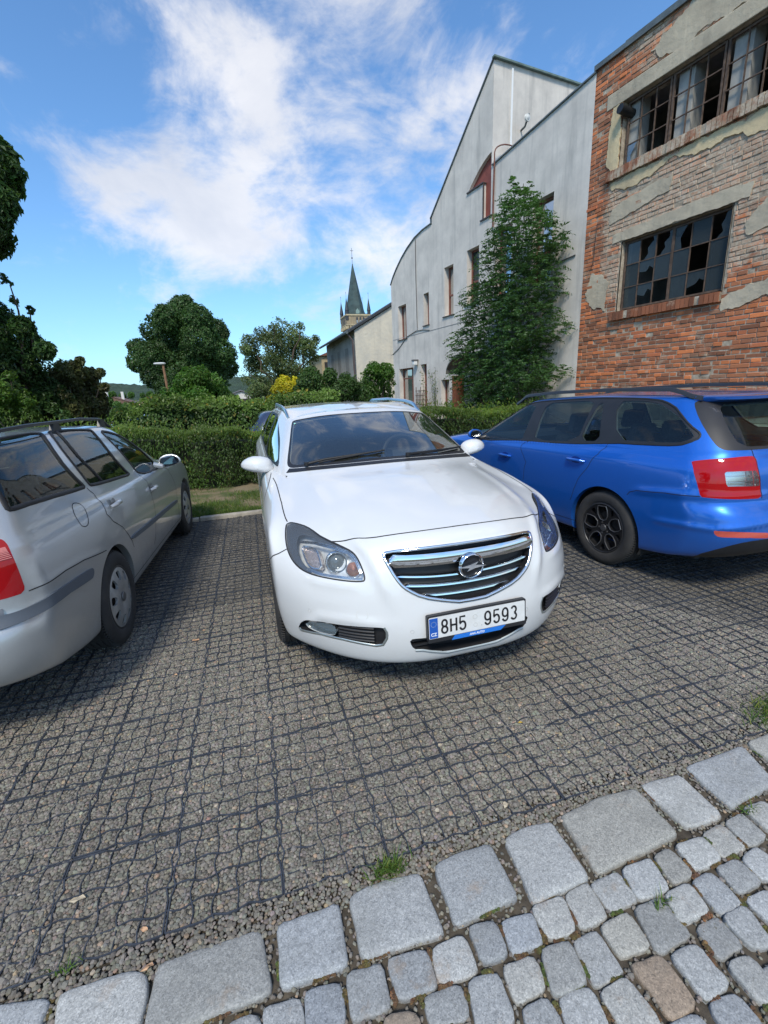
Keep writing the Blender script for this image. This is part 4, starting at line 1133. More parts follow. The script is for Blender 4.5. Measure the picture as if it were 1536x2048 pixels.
def plant(name, label, cat, blobs, n, size, mat, seed, trunk=None, group=None, limbs=6, tr=.12, split=False, **kw):
    B = np.array(blobs)
    base = np.array([np.average(B[:, 0], weights=B[:, 3]), np.average(B[:, 1], weights=B[:, 3]), 0]) if trunk is None else np.array([trunk[0], trunk[1], 0])
    e = empty(name, base, 0, label, cat, group)
    V, F, C = cloud(blobs, n, size, seed, **kw)
    mesh('crown', V-base, F, mat, e, col=C)
    mb = MB(); r = random.Random(seed)
    top = B[:, :3].mean(0)
    fork = Vector((0, 0, max(.25, (top[2]-base[2])*.45)))
    mb2 = [((0, 0, -.1), fork, tr, tr*.75)]
    for i in range(limbs):
        b = B[r.randrange(len(B))]
        mb2.append((fork, Vector((b[0]-base[0], b[1]-base[1], b[2])), tr*.6, tr*.12))
    for i, (p, q, a, b) in enumerate(mb2): limb_mesh(mb, p, q, a, b, .0 if i == 0 else tr*.8, seed+i)
    mb.build('trunk', BARK, e, smooth=True)
    return e

LF_DARK = leaf_mat('dark_leaf', (.052, .105, .028), transl=.3)
LF_MID = leaf_mat('mid_leaf', (.060, .115, .030), transl=.3)
LF_OLIVE = leaf_mat('olive_leaf', (.125, .165, .065), transl=.3)
LF_YELLOW = leaf_mat('yellow_leaf_bush', (.52, .46, .03), transl=.35)
LF_FRESH = leaf_mat('fresh_leaf', (.080, .165, .028), transl=.38)
LF_HEDGE = leaf_mat('hedge_leaf', (.054, .102, .018), transl=.34)
LF_BROWN = leaf_mat('bronze_leaf', (.085, .075, .035), transl=.3)
LF_ASH = leaf_mat('ash_leaf', (.060, .125, .036), transl=.32, rough=.38)

def pxblobs(spec, y, dy, seed, flat=1.0):
    """(u, v, radius in px) circles seen at distance y, each given a real depth of its own"""
    r = random.Random(seed); out = []
    for u, v, R in spec:
        yy = y + r.uniform(-dy, dy)
        c = at(u, v, yy); e = at(u+R, v, yy); rr = abs(e[0]-c[0])*.96
        out.append((c[0], c[1], c[2], rr, rr*r.uniform(.9, 1.2), rr*flat))
    return out

# --- clipped hedge in front: upright fine shoots
def hedge(name, label, x0, x1, y0, y1, h, n, size, mat, seed, wob=.05, upright=1.6, aspect=.3, shoots=.10):
    r = np.random.default_rng(seed)
    e = empty(name, ((x0+x1)/2, (y0+y1)/2, 0), 0, label, 'hedge')
    def hh(x, y): return h + (np.interp(x, [-3.5, -2.4, -1.0, -.3, .8, 2.0], [.06, .05, -.16, -.25, -.08, .0]) if shoots < .2 else 0) + wob*np.sin(x*1.9+seed)+wob*.7*np.sin(x*4.3+y*2)+wob*.4*np.sin(x*11+1)
    k = r.random(n)
    X = r.uniform(x0, x1, n); dep = r.random(n)**1.6
    front = k < .55
    Y = np.where(front, y0 + dep*.22 + .05*np.sin(X*5.1)+.04*np.sin(X*13+2), r.uniform(y0, y1, n))
    Z = np.where(front, .06 + r.random(n)*(hh(X, Y)-.06), hh(X, Y) - .14*dep)
    Y = np.where(front, Y + .05*np.sin(Z*7+X*3), Y)
    # a looser fringe of shoots on top
    s = r.random(n) < shoots
    Z = np.where(s & ~front, Z + r.random(n)*.20, Z)
    P = np.column_stack([X, Y, Z])
    g = np.sin(X*9+Z*5)*np.sin(Z*11+Y*7)+.6*np.sin(X*23+Z*17)
    keep = g > -1.0 + r.normal(0, .25, n)
    P = P[keep]; m = len(P)
    Nn = np.column_stack([r.normal(0, .7, m), -1+r.normal(0, .6, m), .5+r.normal(0, .5, m)])
    tip = r.normal(0, .45, (m, 3))+np.array([0, -.1, upright])
    V, F = leaf_geo(P, Nn, size, aspect, r, tipdir=tip)
    young = np.clip((P[:, 2]-hh(P[:, 0], P[:, 1])+.25)/.3, 0, 1)[:, None]     # fresh growth at the tips
    c = r.uniform(.65, 1.3, (m, 1))*(np.array([1, 1, 1])*(1-young)+np.array([1.75, 1.5, 1.0])*young)
    c *= (1+.2*np.sin(P[:, 0]*2.7+P[:, 2]*3))[:, None]
    dead = r.random(m) < .03; c[dead] *= np.array([2.2, 1.1, 1.0])
    mesh('foliage', V-np.array(e.location), F, mat, e, col=np.repeat(c, 4, 0))
    mb = MB(); rr = random.Random(seed); cx = (x0+x1)/2; cy = (y0+y1)/2
    x = x0+.2
    while x < x1:
        limb_mesh(mb, (x-cx, 0, -.05), (x-cx+rr.uniform(-.2, .2), rr.uniform(-.1, .1), h*.8), .02, .008, .02, int(x*77)); x += .3
    mb.build('stem', BARK, e)
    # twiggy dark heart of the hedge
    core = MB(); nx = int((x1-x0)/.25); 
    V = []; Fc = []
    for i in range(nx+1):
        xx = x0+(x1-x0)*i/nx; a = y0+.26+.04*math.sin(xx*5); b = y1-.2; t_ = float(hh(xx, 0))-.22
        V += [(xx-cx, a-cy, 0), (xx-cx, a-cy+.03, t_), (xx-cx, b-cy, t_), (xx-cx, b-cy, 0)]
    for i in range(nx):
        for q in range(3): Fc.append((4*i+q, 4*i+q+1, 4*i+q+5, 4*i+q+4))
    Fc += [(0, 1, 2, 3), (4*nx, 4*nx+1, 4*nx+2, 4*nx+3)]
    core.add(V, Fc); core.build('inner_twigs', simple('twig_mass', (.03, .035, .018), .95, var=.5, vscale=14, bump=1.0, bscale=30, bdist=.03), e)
    return e
hedge('hedge', 'low clipped green hedge with upright shoots behind the grass verge and the parked cars', -8.5, 5.35, 6.35, 7.25, 1.10, 62000, .060, LF_HEDGE, 3)
hedge('hedge', 'second darker broadleaf hedge running behind the clipped hedge', -3.6, 1.5, 9.4, 10.3, 1.40, 22000, .075, LF_MID, 6, wob=.07, upright=.2, aspect=.7, shoots=.3)
hedge('hedge', 'distant straight trimmed hedge in front of the pink house', -19, -3.0, 24, 25.5, .95, 9000, .16, LF_DARK, 8, wob=.03, upright=.3, aspect=.6)

# --- shrubs beyond the hedge
plant('shrub', 'leafy green shrub in front of the big round tree, beside the street lamp', 'shrub',
      pxblobs([(385, 770, 36), (420, 780, 34), (350, 800, 32), (395, 810, 38), (440, 800, 28), (365, 835, 24), (420, 835, 26), (330, 828, 22), (455, 828, 18), (400, 752, 22)], 11, .7, 5), 15000, .085, LF_FRESH, 41, tr=.04, gap=.3, clump=2.4, shell=.55, aspect=.5)
plant('shrub', 'bright yellow leaved shrub above the hedge', 'shrub',
      pxblobs([(568, 768, 17), (556, 782, 15), (582, 776, 15), (545, 796, 11), (590, 762, 9), (572, 792, 14), (538, 803, 7)], 11.5, .3, 6), 6500, .065, LF_YELLOW, 42, tr=.02, gap=.3, clump=5, shell=.6)
plant('shrub', 'broad green shrub to the right of the yellow shrub', 'shrub',
      pxblobs([(620, 765, 26), (655, 772, 26), (600, 790, 22), (640, 795, 26), (680, 785, 24), (700, 770, 20), (715, 795, 24), (660, 750, 14), (690, 755, 12), (628, 746, 14)], 11, .5, 7), 15000, .07, LF_MID, 43, tr=.04, gap=.3, clump=2.7, shell=.5)
plant('shrub', 'dark leafy shrub growing against the corner of the grey building', 'shrub',
      pxblobs([(745, 760, 24), (768, 748, 20), (735, 785, 22), (765, 785, 22), (775, 735, 12), (748, 738, 14), (782, 770, 10)], 13.5, .4, 8), 9000, .085, LF_FRESH, 44, tr=.04, gap=.28, clump=2.6, shell=.5)
# --- trees
plant('round_tree', 'large dense dark green tree with a rounded lumpy crown', 'tree',
      pxblobs([(365, 625, 32), (335, 640, 30), (395, 640, 32), (310, 660, 30), (350, 670, 40), (400, 680, 40), (430, 665, 28), (280, 700, 24), (300, 715, 34), (275, 725, 22), (340, 720, 46), (400, 725, 44), (445, 705, 28), (455, 735, 22), (430, 745, 34), (310, 750, 30), (370, 765, 46), (335, 780, 26), (420, 775, 30), (372, 606, 16), (325, 622, 14), (262, 692, 10), (447, 668, 12)], 45, 2.6, 9),
      110000, .17, LF_DARK, 45, tr=.45, gap=.10, clump=.8, shell=.28, aspect=.75, trunk=at(365, 800, 45))
plant('orchard_tree', 'airy grey green fruit tree with sky showing through its crown', 'tree',
      pxblobs([(500, 690, 22), (530, 672, 24), (560, 662, 24), (590, 670, 24), (615, 690, 22), (545, 700, 30), (585, 705, 30), (515, 725, 28), (560, 735, 34), (605, 735, 26), (500, 750, 22), (530, 765, 28), (625, 715, 14), (575, 765, 26), (490, 700, 12), (630, 680, 10), (548, 652, 10), (600, 655, 10), (510, 790, 20), (545, 795, 20)], 26, 1.6, 10),
      27000, .14, LF_OLIVE, 46, tr=.18, gap=.34, clump=1.7, shell=.7, limbs=14, aspect=.45, trunk=at(562, 800, 26))
plant('tree', 'tall dark tree whose leafy branch hangs into the upper left corner', 'tree',
      pxblobs([(-60, 330, 80), (-10, 310, 42), (15, 345, 32), (-5, 400, 40), (-40, 460, 60), (-15, 460, 24), (-120, 420, 80), (-8, 495, 14), (25, 375, 22), (5, 370, 36), (-10, 430, 36), (-20, 350, 50)], 8.5, .7, 11),
      38000, .105, LF_DARK, 47, tr=.18, gap=.30, clump=2.6, shell=.5, aspect=.45, trunk=(-6.6, 8.6), limbs=12, upright=-.5)
plant('tree', 'dark elder like bush with arching twigs at the left edge', 'tree',
      pxblobs([(0, 640, 36), (25, 610, 14), (45, 655, 26), (10, 700, 44), (65, 690, 26), (60, 620, 9), (20, 570, 10), (5, 560, 12), (90, 700, 22), (-40, 680, 60), (50, 735, 40), (95, 745, 30), (15, 790, 40), (80, 800, 40), (30, 600, 10), (50, 605, 7), (-20, 740, 60), (60, 770, 50), (110, 790, 40), (20, 850, 60), (100, 850, 50), (30, 730, 50)], 9, .6, 12),
      42000, .085, LF_DARK, 48, tr=.08, gap=.30, clump=2.4, shell=.5, aspect=.5, limbs=10, upright=.4)
plant('shrub', 'bronze tinged bush at the right end of the left tree mass', 'shrub',
      pxblobs([(150, 745, 26), (180, 755, 22), (200, 745, 10), (140, 775, 34), (180, 785, 30), (195, 815, 24), (150, 815, 34), (125, 735, 16), (160, 722, 10), (208, 775, 10), (120, 800, 26), (180, 845, 28), (160, 780, 40), (130, 840, 40), (190, 800, 26), (110, 760, 26)], 9.5, .5, 13),
      27000, .075, LF_BROWN, 49, tr=.05, gap=.25, clump=3.1, shell=.55, aspect=.5, hue=(.95, 1.15, .9))
plant('shrub', 'light feathery green bush low at the left edge above the silver car', 'shrub',
      pxblobs([(0, 780, 34), (30, 790, 28), (55, 800, 20), (20, 755, 16), (10, 820, 30), (60, 825, 22), (-30, 800, 40)], 7.8, .3, 14),
      9000, .06, LF_FRESH, 50, tr=.03, gap=.32, clump=4, shell=.6, aspect=.35, hue=(1.1, 1.0, .8))
for i, (spec, y, lab) in enumerate([([(215, 805, 12), (235, 812, 10), (250, 815, 9), (270, 818, 8)], 40, 'small dark bush before the far brick cottage'), ([(455, 795, 10), (470, 800, 10), (448, 780, 8)], 34, 'small bush between the round tree and the white villa'), ([(225, 790, 7), (245, 792, 6), (262, 790, 6)], 200, 'far off clump of trees below the wooded ridge'), ([(300, 790, 7), (320, 792, 7), (285, 791, 5), (345, 790, 8)], 190, 'far off trees behind the pink house')]):
    plant('shrub' if i < 2 else 'tree', lab, 'shrub' if i < 2 else 'tree', pxblobs(spec, y, y*.01, 20+i), 3500, y*.0048, LF_DARK, 60+i, tr=y*.003, gap=.1, clump=30./y, hue=(1.2, 1.2, 1))

# --- young ash growing up the grey wall: compound leaves along rising stems
def ash():
    r = np.random.default_rng(77)
    e = empty('ash_tree', FP, FRZ, 'slender young ash tree with feathery leaves against the grey wall', 'tree')
    tz = [0.3, 1.17, 1.65, 2.4, 3.0, 3.55, 4.1, 4.55, 5.05, 5.6, 5.85, 6.12]
    tr_ = [2.9, 2.55, 1.98, 2.12, 2.01, 2.05, 2.15, 2.05, 2.2, 2.62, 2.85, 3.12]
    tl = [4.7, 4.94, 5.24, 5.40, 5.33, 4.85, 4.50, 4.22, 3.98, 3.74, 3.52, 3.26]
    n = 5200
    zz_ = np.linspace(.25, 6.1, 200); cw_ = np.cumsum((np.interp(zz_, tz, tl)-np.interp(zz_, tz, tr_))**1.25); z = np.interp(r.random(n), cw_/cw_[-1], zz_)
    R_ = np.interp(z, tz, tr_); L_ = np.interp(z, tz, tl)
    mid = (R_+L_)/2; hw_ = np.maximum((L_-R_)/2-.15-.22*np.clip((z-4.6)/.8, 0, 1), .05)
    # clusters: leaves sit on twigs, twigs on stems
    u = r.uniform(-1, 1, n); u = np.sign(u)*np.abs(u)**.75
    lump = .16*np.sin(z*6.3+u*4)+.10*np.sin(z*13+u*9)
    s = mid + u*(hw_*(.86+lump)); dep = (.30 + hw_*.5)*np.sqrt(np.clip(1-u*u*.8, .1, 1))
    out = .75 + r.uniform(-1, 1, n)*np.minimum(dep, .62)
    keep = (np.sin(s*5.3+z*3.1)*np.sin(z*4.7-s*2.2)+.5*np.sin(s*11+z*9+out*6)) > -.72+r.normal(0, .2, n)
    s, z, out, u = s[keep], z[keep], out[keep], u[keep]; n = len(s)
    base = np.column_stack([s, out, z])
    dirv = np.column_stack([u*1.1+r.normal(0, .5, n), (out-.65)*1.6+r.normal(0, .5, n), .55+r.normal(0, .35, n)])
    dirv /= np.linalg.norm(dirv, axis=1, keepdims=True)
    side = np.cross(dirv, np.array([0, 0, 1.0])); side /= np.maximum(np.linalg.norm(side, axis=1, keepdims=True), 1e-5)
    upv = np.cross(side, dirv)
    Ln = r.uniform(.20, .34, n)*np.clip(np.interp(z, tz, np.array(tl)-np.array(tr_))/1.3, .5, 1)
    P = []; T = []; Nn = []; C = []
    cc = r.uniform(.62, 1.35, n)
    K = 5
    for k in range(K+1):
        t = .25 + .75*k/K
        ctr = base + dirv*(Ln*t)[:, None] + np.array([0, 0, -1])*(Ln*.42*t*t)[:, None]
        ax = dirv + np.array([0, 0, -1])*(.84*t)
        for sg in ((-1, 1) if k < K else (0,)):
            tip = side*sg*1.0 + ax*.55 if sg else ax
            tip = tip + r.normal(0, .12, (n, 3))
            tip /= np.linalg.norm(tip, axis=1, keepdims=True)
            P.append(ctr + tip*.036); T.append(tip); Nn.append(upv*.8 + r.normal(0, .55, (n, 3))); C.append(cc*r.uniform(.85, 1.15, n))
    P = np.concatenate(P); T = np.concatenate(T); Nn = np.concatenate(Nn); C = np.concatenate(C)
    V, F = leaf_geo(P, Nn, .080, .36, r, fold=.06, tipdir=T)
    young = np.clip((P[:, 2]-4.6)/2.0, 0, 1)[:, None]
    col = C[:, None]*(1+young*np.array([.5, .55, .15]))
    mesh('crown', V, F, LF_ASH, e, col=np.repeat(col, 4, 0))
    mb = MB(); rr = random.Random(3)
    for (s1, z1) in ((3.2, 5.95), (3.9, 4.8), (2.6, 4.7), (4.5, 3.7), (2.5, 3.3), (4.8, 2.7), (3.3, 5.3)):
        limb_mesh(mb, (3.6+rr.uniform(-.25, .25), .6, -.1), (s1, .65+rr.uniform(-.2, .2), z1), .035, .008, .07, int(s1*100), 9)
    for q in range(60):
        i = rr.randrange(n); b = base[i]
        limb_mesh(mb, (3.6+(b[0]-3.6)*.45, .65, max(.3, b[2]-.9)), tuple(b), .012, .004, .03, q, 5)
    mb.build('trunk', simple('ash_bark', (.12, .12, .09), .9, var=.3), e, smooth=True)
ash()
# thin climbing plant with few leaves by the windows, and a flowering weed
def twiggy(name, label, px, y, h, n, seed, mat):
    r = random.Random(seed); b = at(px[0], px[1], y); e = empty(name, (b[0], b[1], 0), 0, label, 'plant')
    mb = MB(); P = []
    for k in range(7):
        q = Vector((r.gauss(0, .25), r.gauss(0, .12), h*r.uniform(.6, 1.0)))
        limb_mesh(mb, (r.gauss(0, .1), 0, 0), q, .008, .003, .06, seed+k, 7)
        for j in range(n//7):
            t = r.uniform(.45, 1.02); P.append((q.x*t+r.gauss(0, .07), q.y*t+r.gauss(0, .05), q.z*t+r.gauss(0, .05)))
    mb.build('stem', BARK, e)
    rg = np.random.default_rng(seed); P = np.array(P)
    V, F = leaf_geo(P, rg.normal(size=(len(P), 3))+np.array([0, -.5, .5]), .065, .5, rg)
    mesh('foliage', V, F, mat, e, col=np.repeat(rg.uniform(.7, 1.4, (len(P), 1))*np.ones(3), 4, 0))
twiggy('climbing_plant', 'thin climbing plant with sparse leaves on the grey wall left of the ash', (872, 800), 13.2, 2.3, 260, 5, LF_OLIVE)
twiggy('climbing_plant', 'wispy weed with pale leaves just left of the orange porch column', (912, 800), 11.6, 1.9, 260, 6, LF_FRESH)
twiggy('garden_plant', 'bushy pale green garden plant peeping over the hedge before the grey wall', (900, 815), 9.0, 1.35, 700, 7, LF_FRESH)

# --- street lamp among the shrubs
sl = empty('street_lamp', tuple(at(341, 812, 16.0)[:2]) + (0,), 0, 'old street lamp on a rusty pole with a flat pale head', 'street lamp')
top = at(340, 728, 16.0); zt = top[2]
mb = MB(); mb.tube([(0, 0, 0), (0, 0, zt*.6), (-.02, 0, zt-.03)], [.05, .045, .04], 12); mb.build('pole', simple('rusty_pole', (.24, .13, .07), .85, var=.35, vscale=5), sl, smooth=True)
mb = MB(); mb.lathe([(.001, -.20), (.06, -.18), (.09, -.1), (.10, .05), (.08, .15), (.001, .2)], 'x', 16, 0, (-.12, 0, 0)); 
mb.V = [(x, y, zt+.02+z*.42) for x, y, z in mb.V]
mb.build('lamp_head', simple('lamp_head', (.62, .64, .62), .5), sl, smooth=True)

# --- unseen trees added left of the frame, only for reflections in the cars
for i, (x, y, h) in enumerate(((-15.5, 6.5, 5.5), (-16.5, 1.5, 6.5), (-15.8, -4, 5.5), (-15, -10, 6.5))):
    r = random.Random(90+i)
    plant('tree', ['broad green tree closing the car park at the far left, nearest the hedge', 'second tree of the row left of the car park', 'third tree of the row left of the car park', 'tree at the street end of the row left of the car park'][i], 'tree',
          [(x+r.uniform(-1.4, 1.4), y+r.uniform(-1.8, 1.8), h*r.uniform(.3, .8), 1.5, 1.6, 1.4) for _ in range(9)], 9000, .2, LF_DARK, 70+i, tr=.2, gap=.15, clump=1.2, trunk=(x, y), group='trees along the left side of the car park')

# ------------------------------------------------------------------ car bodies: control nets
import math
import numpy as np
def _interp_curve(P, closed_mirror, S, axis_mirror=0):
    """P (n, m, 3): interpolate along axis 0 at float positions S"""
    n = P.shape[0]
    if closed_mirror:
        a = P[1].copy(); a[..., axis_mirror] *= -1; b = P[-2].copy(); b[..., axis_mirror] *= -1
    else:
        a = 2*P[0]-P[1]; b = 2*P[-1]-P[-2]
    E = np.concatenate([a[None], P, b[None]])
    T = .5*(E[2:]-E[:-2])
    l0 = np.linalg.norm(E[1:-1]-E[:-2], axis=-1); l1 = np.linalg.norm(E[2:]-E[1:-1], axis=-1)
    lt = np.linalg.norm(T, axis=-1)+1e-9
    f = np.minimum(1, 1.35*np.minimum(l0, l1)/lt)
    T = T*f[..., None]
    i = np.clip(np.floor(S).astype(int), 0, n-2); t = (S-i)[:, None, None]
    p0, p1, m0, m1 = P[i], P[i+1], T[i], T[i+1]
    return (2*t**3-3*t**2+1)*p0+(t**3-2*t**2+t)*m0+(-2*t**3+3*t**2)*p1+(t**3-t**2)*m1

class Surface:
    """half a car skin (x >= 0), ring index v upwards, station index u from nose to tail"""
    def __init__(s, net, step=.02, smooth=4):
        net = np.asarray(net, float); K, N, _ = net.shape
        def samples(axis):
            d = np.linalg.norm(np.diff(net, axis=axis), axis=-1)
            L = np.percentile(d, 85, axis=1-axis) if axis == 1 else np.percentile(d, 85, axis=1)
            if axis == 1: L = np.percentile(d, 80, axis=0)
            out = []
            for i, l in enumerate(L):
                m = int(min(34, max(2, math.ceil(l/step))))
                out += [i + k/m for k in range(m)]
            return np.array(out + [len(L)])
        s.us = samples(1); s.vs = samples(0)
        A = _interp_curve(net, False, s.vs)                       # (nv, N, 3)
        B = _interp_curve(A.transpose(1, 0, 2), True, s.us).transpose(1, 0, 2)   # (nv, nu, 3)
        B[:, 0, 0] = 0; B[:, -1, 0] = 0
        for _ in range(smooth):
            C = B.copy()
            ext = np.concatenate([B[:, 1:2]*[-1, 1, 1], B, B[:, -2:-1]*[-1, 1, 1]], 1)
            C = .5*B + .25*(ext[:, :-2]+ext[:, 2:])
            C[1:-1] = .5*C[1:-1] + .25*(C[:-2]+C[2:])
            C[:, 0, 0] = 0; C[:, -1, 0] = 0
            B = C
        s.P = B; s.norm()
    def norm(s):
        B = s.P
        e = np.concatenate([B[:, 1:2]*[-1, 1, 1], B, B[:, -2:-1]*[-1, 1, 1]], 1)
        du = e[:, 2:]-e[:, :-2]
        dv = np.gradient(B, axis=0)
        n = np.cross(du, dv); l = np.linalg.norm(n, axis=-1, keepdims=True); n = n/np.maximum(l, 1e-12)
        # roof crown: rows that close in on the centre line take the normal of the height field
        k = s.vs >= 14.6
        if k.any():
            Q = B[np.argmin(np.abs(s.vs-13))]; sel = slice(np.searchsorted(s.us, 6), np.searchsorted(s.us, 14)+1)
            o = np.argsort(Q[sel, 1]); yy = Q[sel, 1][o]; zz = Q[sel, 2][o]; w = Q[:, 0].max()
            g = np.gradient(zz, yy); g = np.convolve(np.pad(g, 4, mode='edge'), np.ones(9)/9, 'valid')
            X = B[k, :, 0]; Y = B[k, :, 1]
            h = np.stack([2*.018*X/w**2, -np.interp(Y, yy, g), np.ones_like(X)], -1); h /= np.linalg.norm(h, axis=-1, keepdims=True)
            t = np.clip((s.vs[k]-14.6)/.8, 0, 1)[:, None, None]
            n[k] = n[k]*(1-t)+h*t; n /= np.maximum(np.linalg.norm(n, axis=-1, keepdims=True), 1e-12)
        s.N = n
    def at(s, u, v):
        u = np.atleast_1d(np.asarray(u, float)); v = np.atleast_1d(np.asarray(v, float))
        sg = np.where(u < 0, -1.0, 1.0); ua = np.abs(u)
        over = ua > s.us[-1]; ua = np.where(over, 2*s.us[-1]-ua, ua); sg = np.where(over, -sg, sg)
        fu = np.interp(ua, s.us, np.arange(len(s.us))); fv = np.interp(v, s.vs, np.arange(len(s.vs)))
        i = np.minimum(fu.astype(int), len(s.us)-2); j = np.minimum(fv.astype(int), len(s.vs)-2)
        a = (fu-i)[:, None]; b = (fv-j)[:, None]
        def bl(Q): return (Q[j, i]*(1-a)+Q[j, i+1]*a)*(1-b)+(Q[j+1, i]*(1-a)+Q[j+1, i+1]*a)*b
        p = bl(s.P); n = bl(s.N); n /= np.linalg.norm(n, axis=1, keepdims=True)
        p[:, 0] *= sg; n[:, 0] *= sg
        return p, n
    def ridge(s, uv, amp, w, side=0):
        """press a soft crease of height amp (m) along a polyline of the skin"""
        uv = np.array(uv, float)
        pts = []
        for a, b in zip(uv[:-1], uv[1:]):
            t = np.linspace(0, 1, 24)[:, None]; pts.append(a+(b-a)*t)
        pts = np.concatenate(pts); q, _ = s.at(pts[:, 0], pts[:, 1])
        P = s.P.reshape(-1, 3)
        lo = q.min(0)-4*w; hi = q.max(0)+4*w
        idx = np.where(((P > lo) & (P < hi)).all(1))[0]
        d = np.sqrt(((P[idx, None]-q[None])**2).sum(-1)).min(1)
        # fade at the ends
        de = np.minimum(np.linalg.norm(P[idx]-q[0], axis=1), np.linalg.norm(P[idx]-q[-1], axis=1))
        f = np.clip(de/(5*w), 0, 1)
        N = s.N.reshape(-1, 3)
        P[idx] += N[idx]*(amp*np.exp(-(d/w)**2)*f)[:, None]
        s.P = P.reshape(s.P.shape)

FXN = np.array([0, .24, .46, .66, .83, .95]); FYN = np.array([0, .025, .115, .30, .60, .94])
ST = np.array([0, .10, .22, .38, .56, .70, .81, .91, 1.0])
RXN = np.array([.945, .81, .52, 0]); RYN = np.array([.86, .34, .09, 0])
def ring(w, yf, yr, cf, cr, z, front=None, xb=(.985, 1, 1, 1, 1, 1, 1, .995, .975), y0=1.18, y1=1.25, fx=1.0):
    """z: list of (t, z) knots, t 0 nose .. 1 tail"""
    if front is None: F = [(w*fx*a, yf+cf*b) for a, b in zip(FXN, FYN)]
    else: F = [(a, b) for a, b, _ in front]
    ys = yf+cf*y0 if front is None else front[-1][1]+.10
    ye = yr-cr*y1
    S = [(w*m, ys+(ye-ys)*t) for m, t in zip(xb, ST)]
    Rr = [(w*a, yr-cr*b) for a, b in zip(RXN, RYN)]
    pts = F+S+Rr
    L = yr-yf
    k = np.array(z); out = []
    for i, (x, y) in enumerate(pts):
        if front is not None and i < 6: zz = front[i][2]
        else: zz = float(np.interp((y-yf)/L, k[:, 0], k[:, 1]))
        out.append((x, y, zz))
    return out
def roof_fn(a, peak):
    sy = a[6:15, 1]; sz = a[6:15, 2]; w = float(np.max(a[:, 0]))
    def f(x, y):
        return np.interp(y, sy, sz) + peak*(1-(x/w)**2)
    return f
def close_roof(rings, peak=.012):
    a = np.array(rings[-1]); f0 = roof_fn(a, peak); c = (a[0, 1]+a[-1, 1])/2
    res_ = a[:, 2]-f0(a[:, 0], a[:, 1])
    for f in (.80, .58, .34, .12, .0):
        b = a.copy(); b[:, 0] = a[:, 0]*f
        b[:, 1] = c+(a[:, 1]-c)*(.45+.55*f)
        b[:, 2] = f0(b[:, 0], b[:, 1]) + res_*f**2
        rings.append([tuple(p) for p in b])
    return np.array(rings)

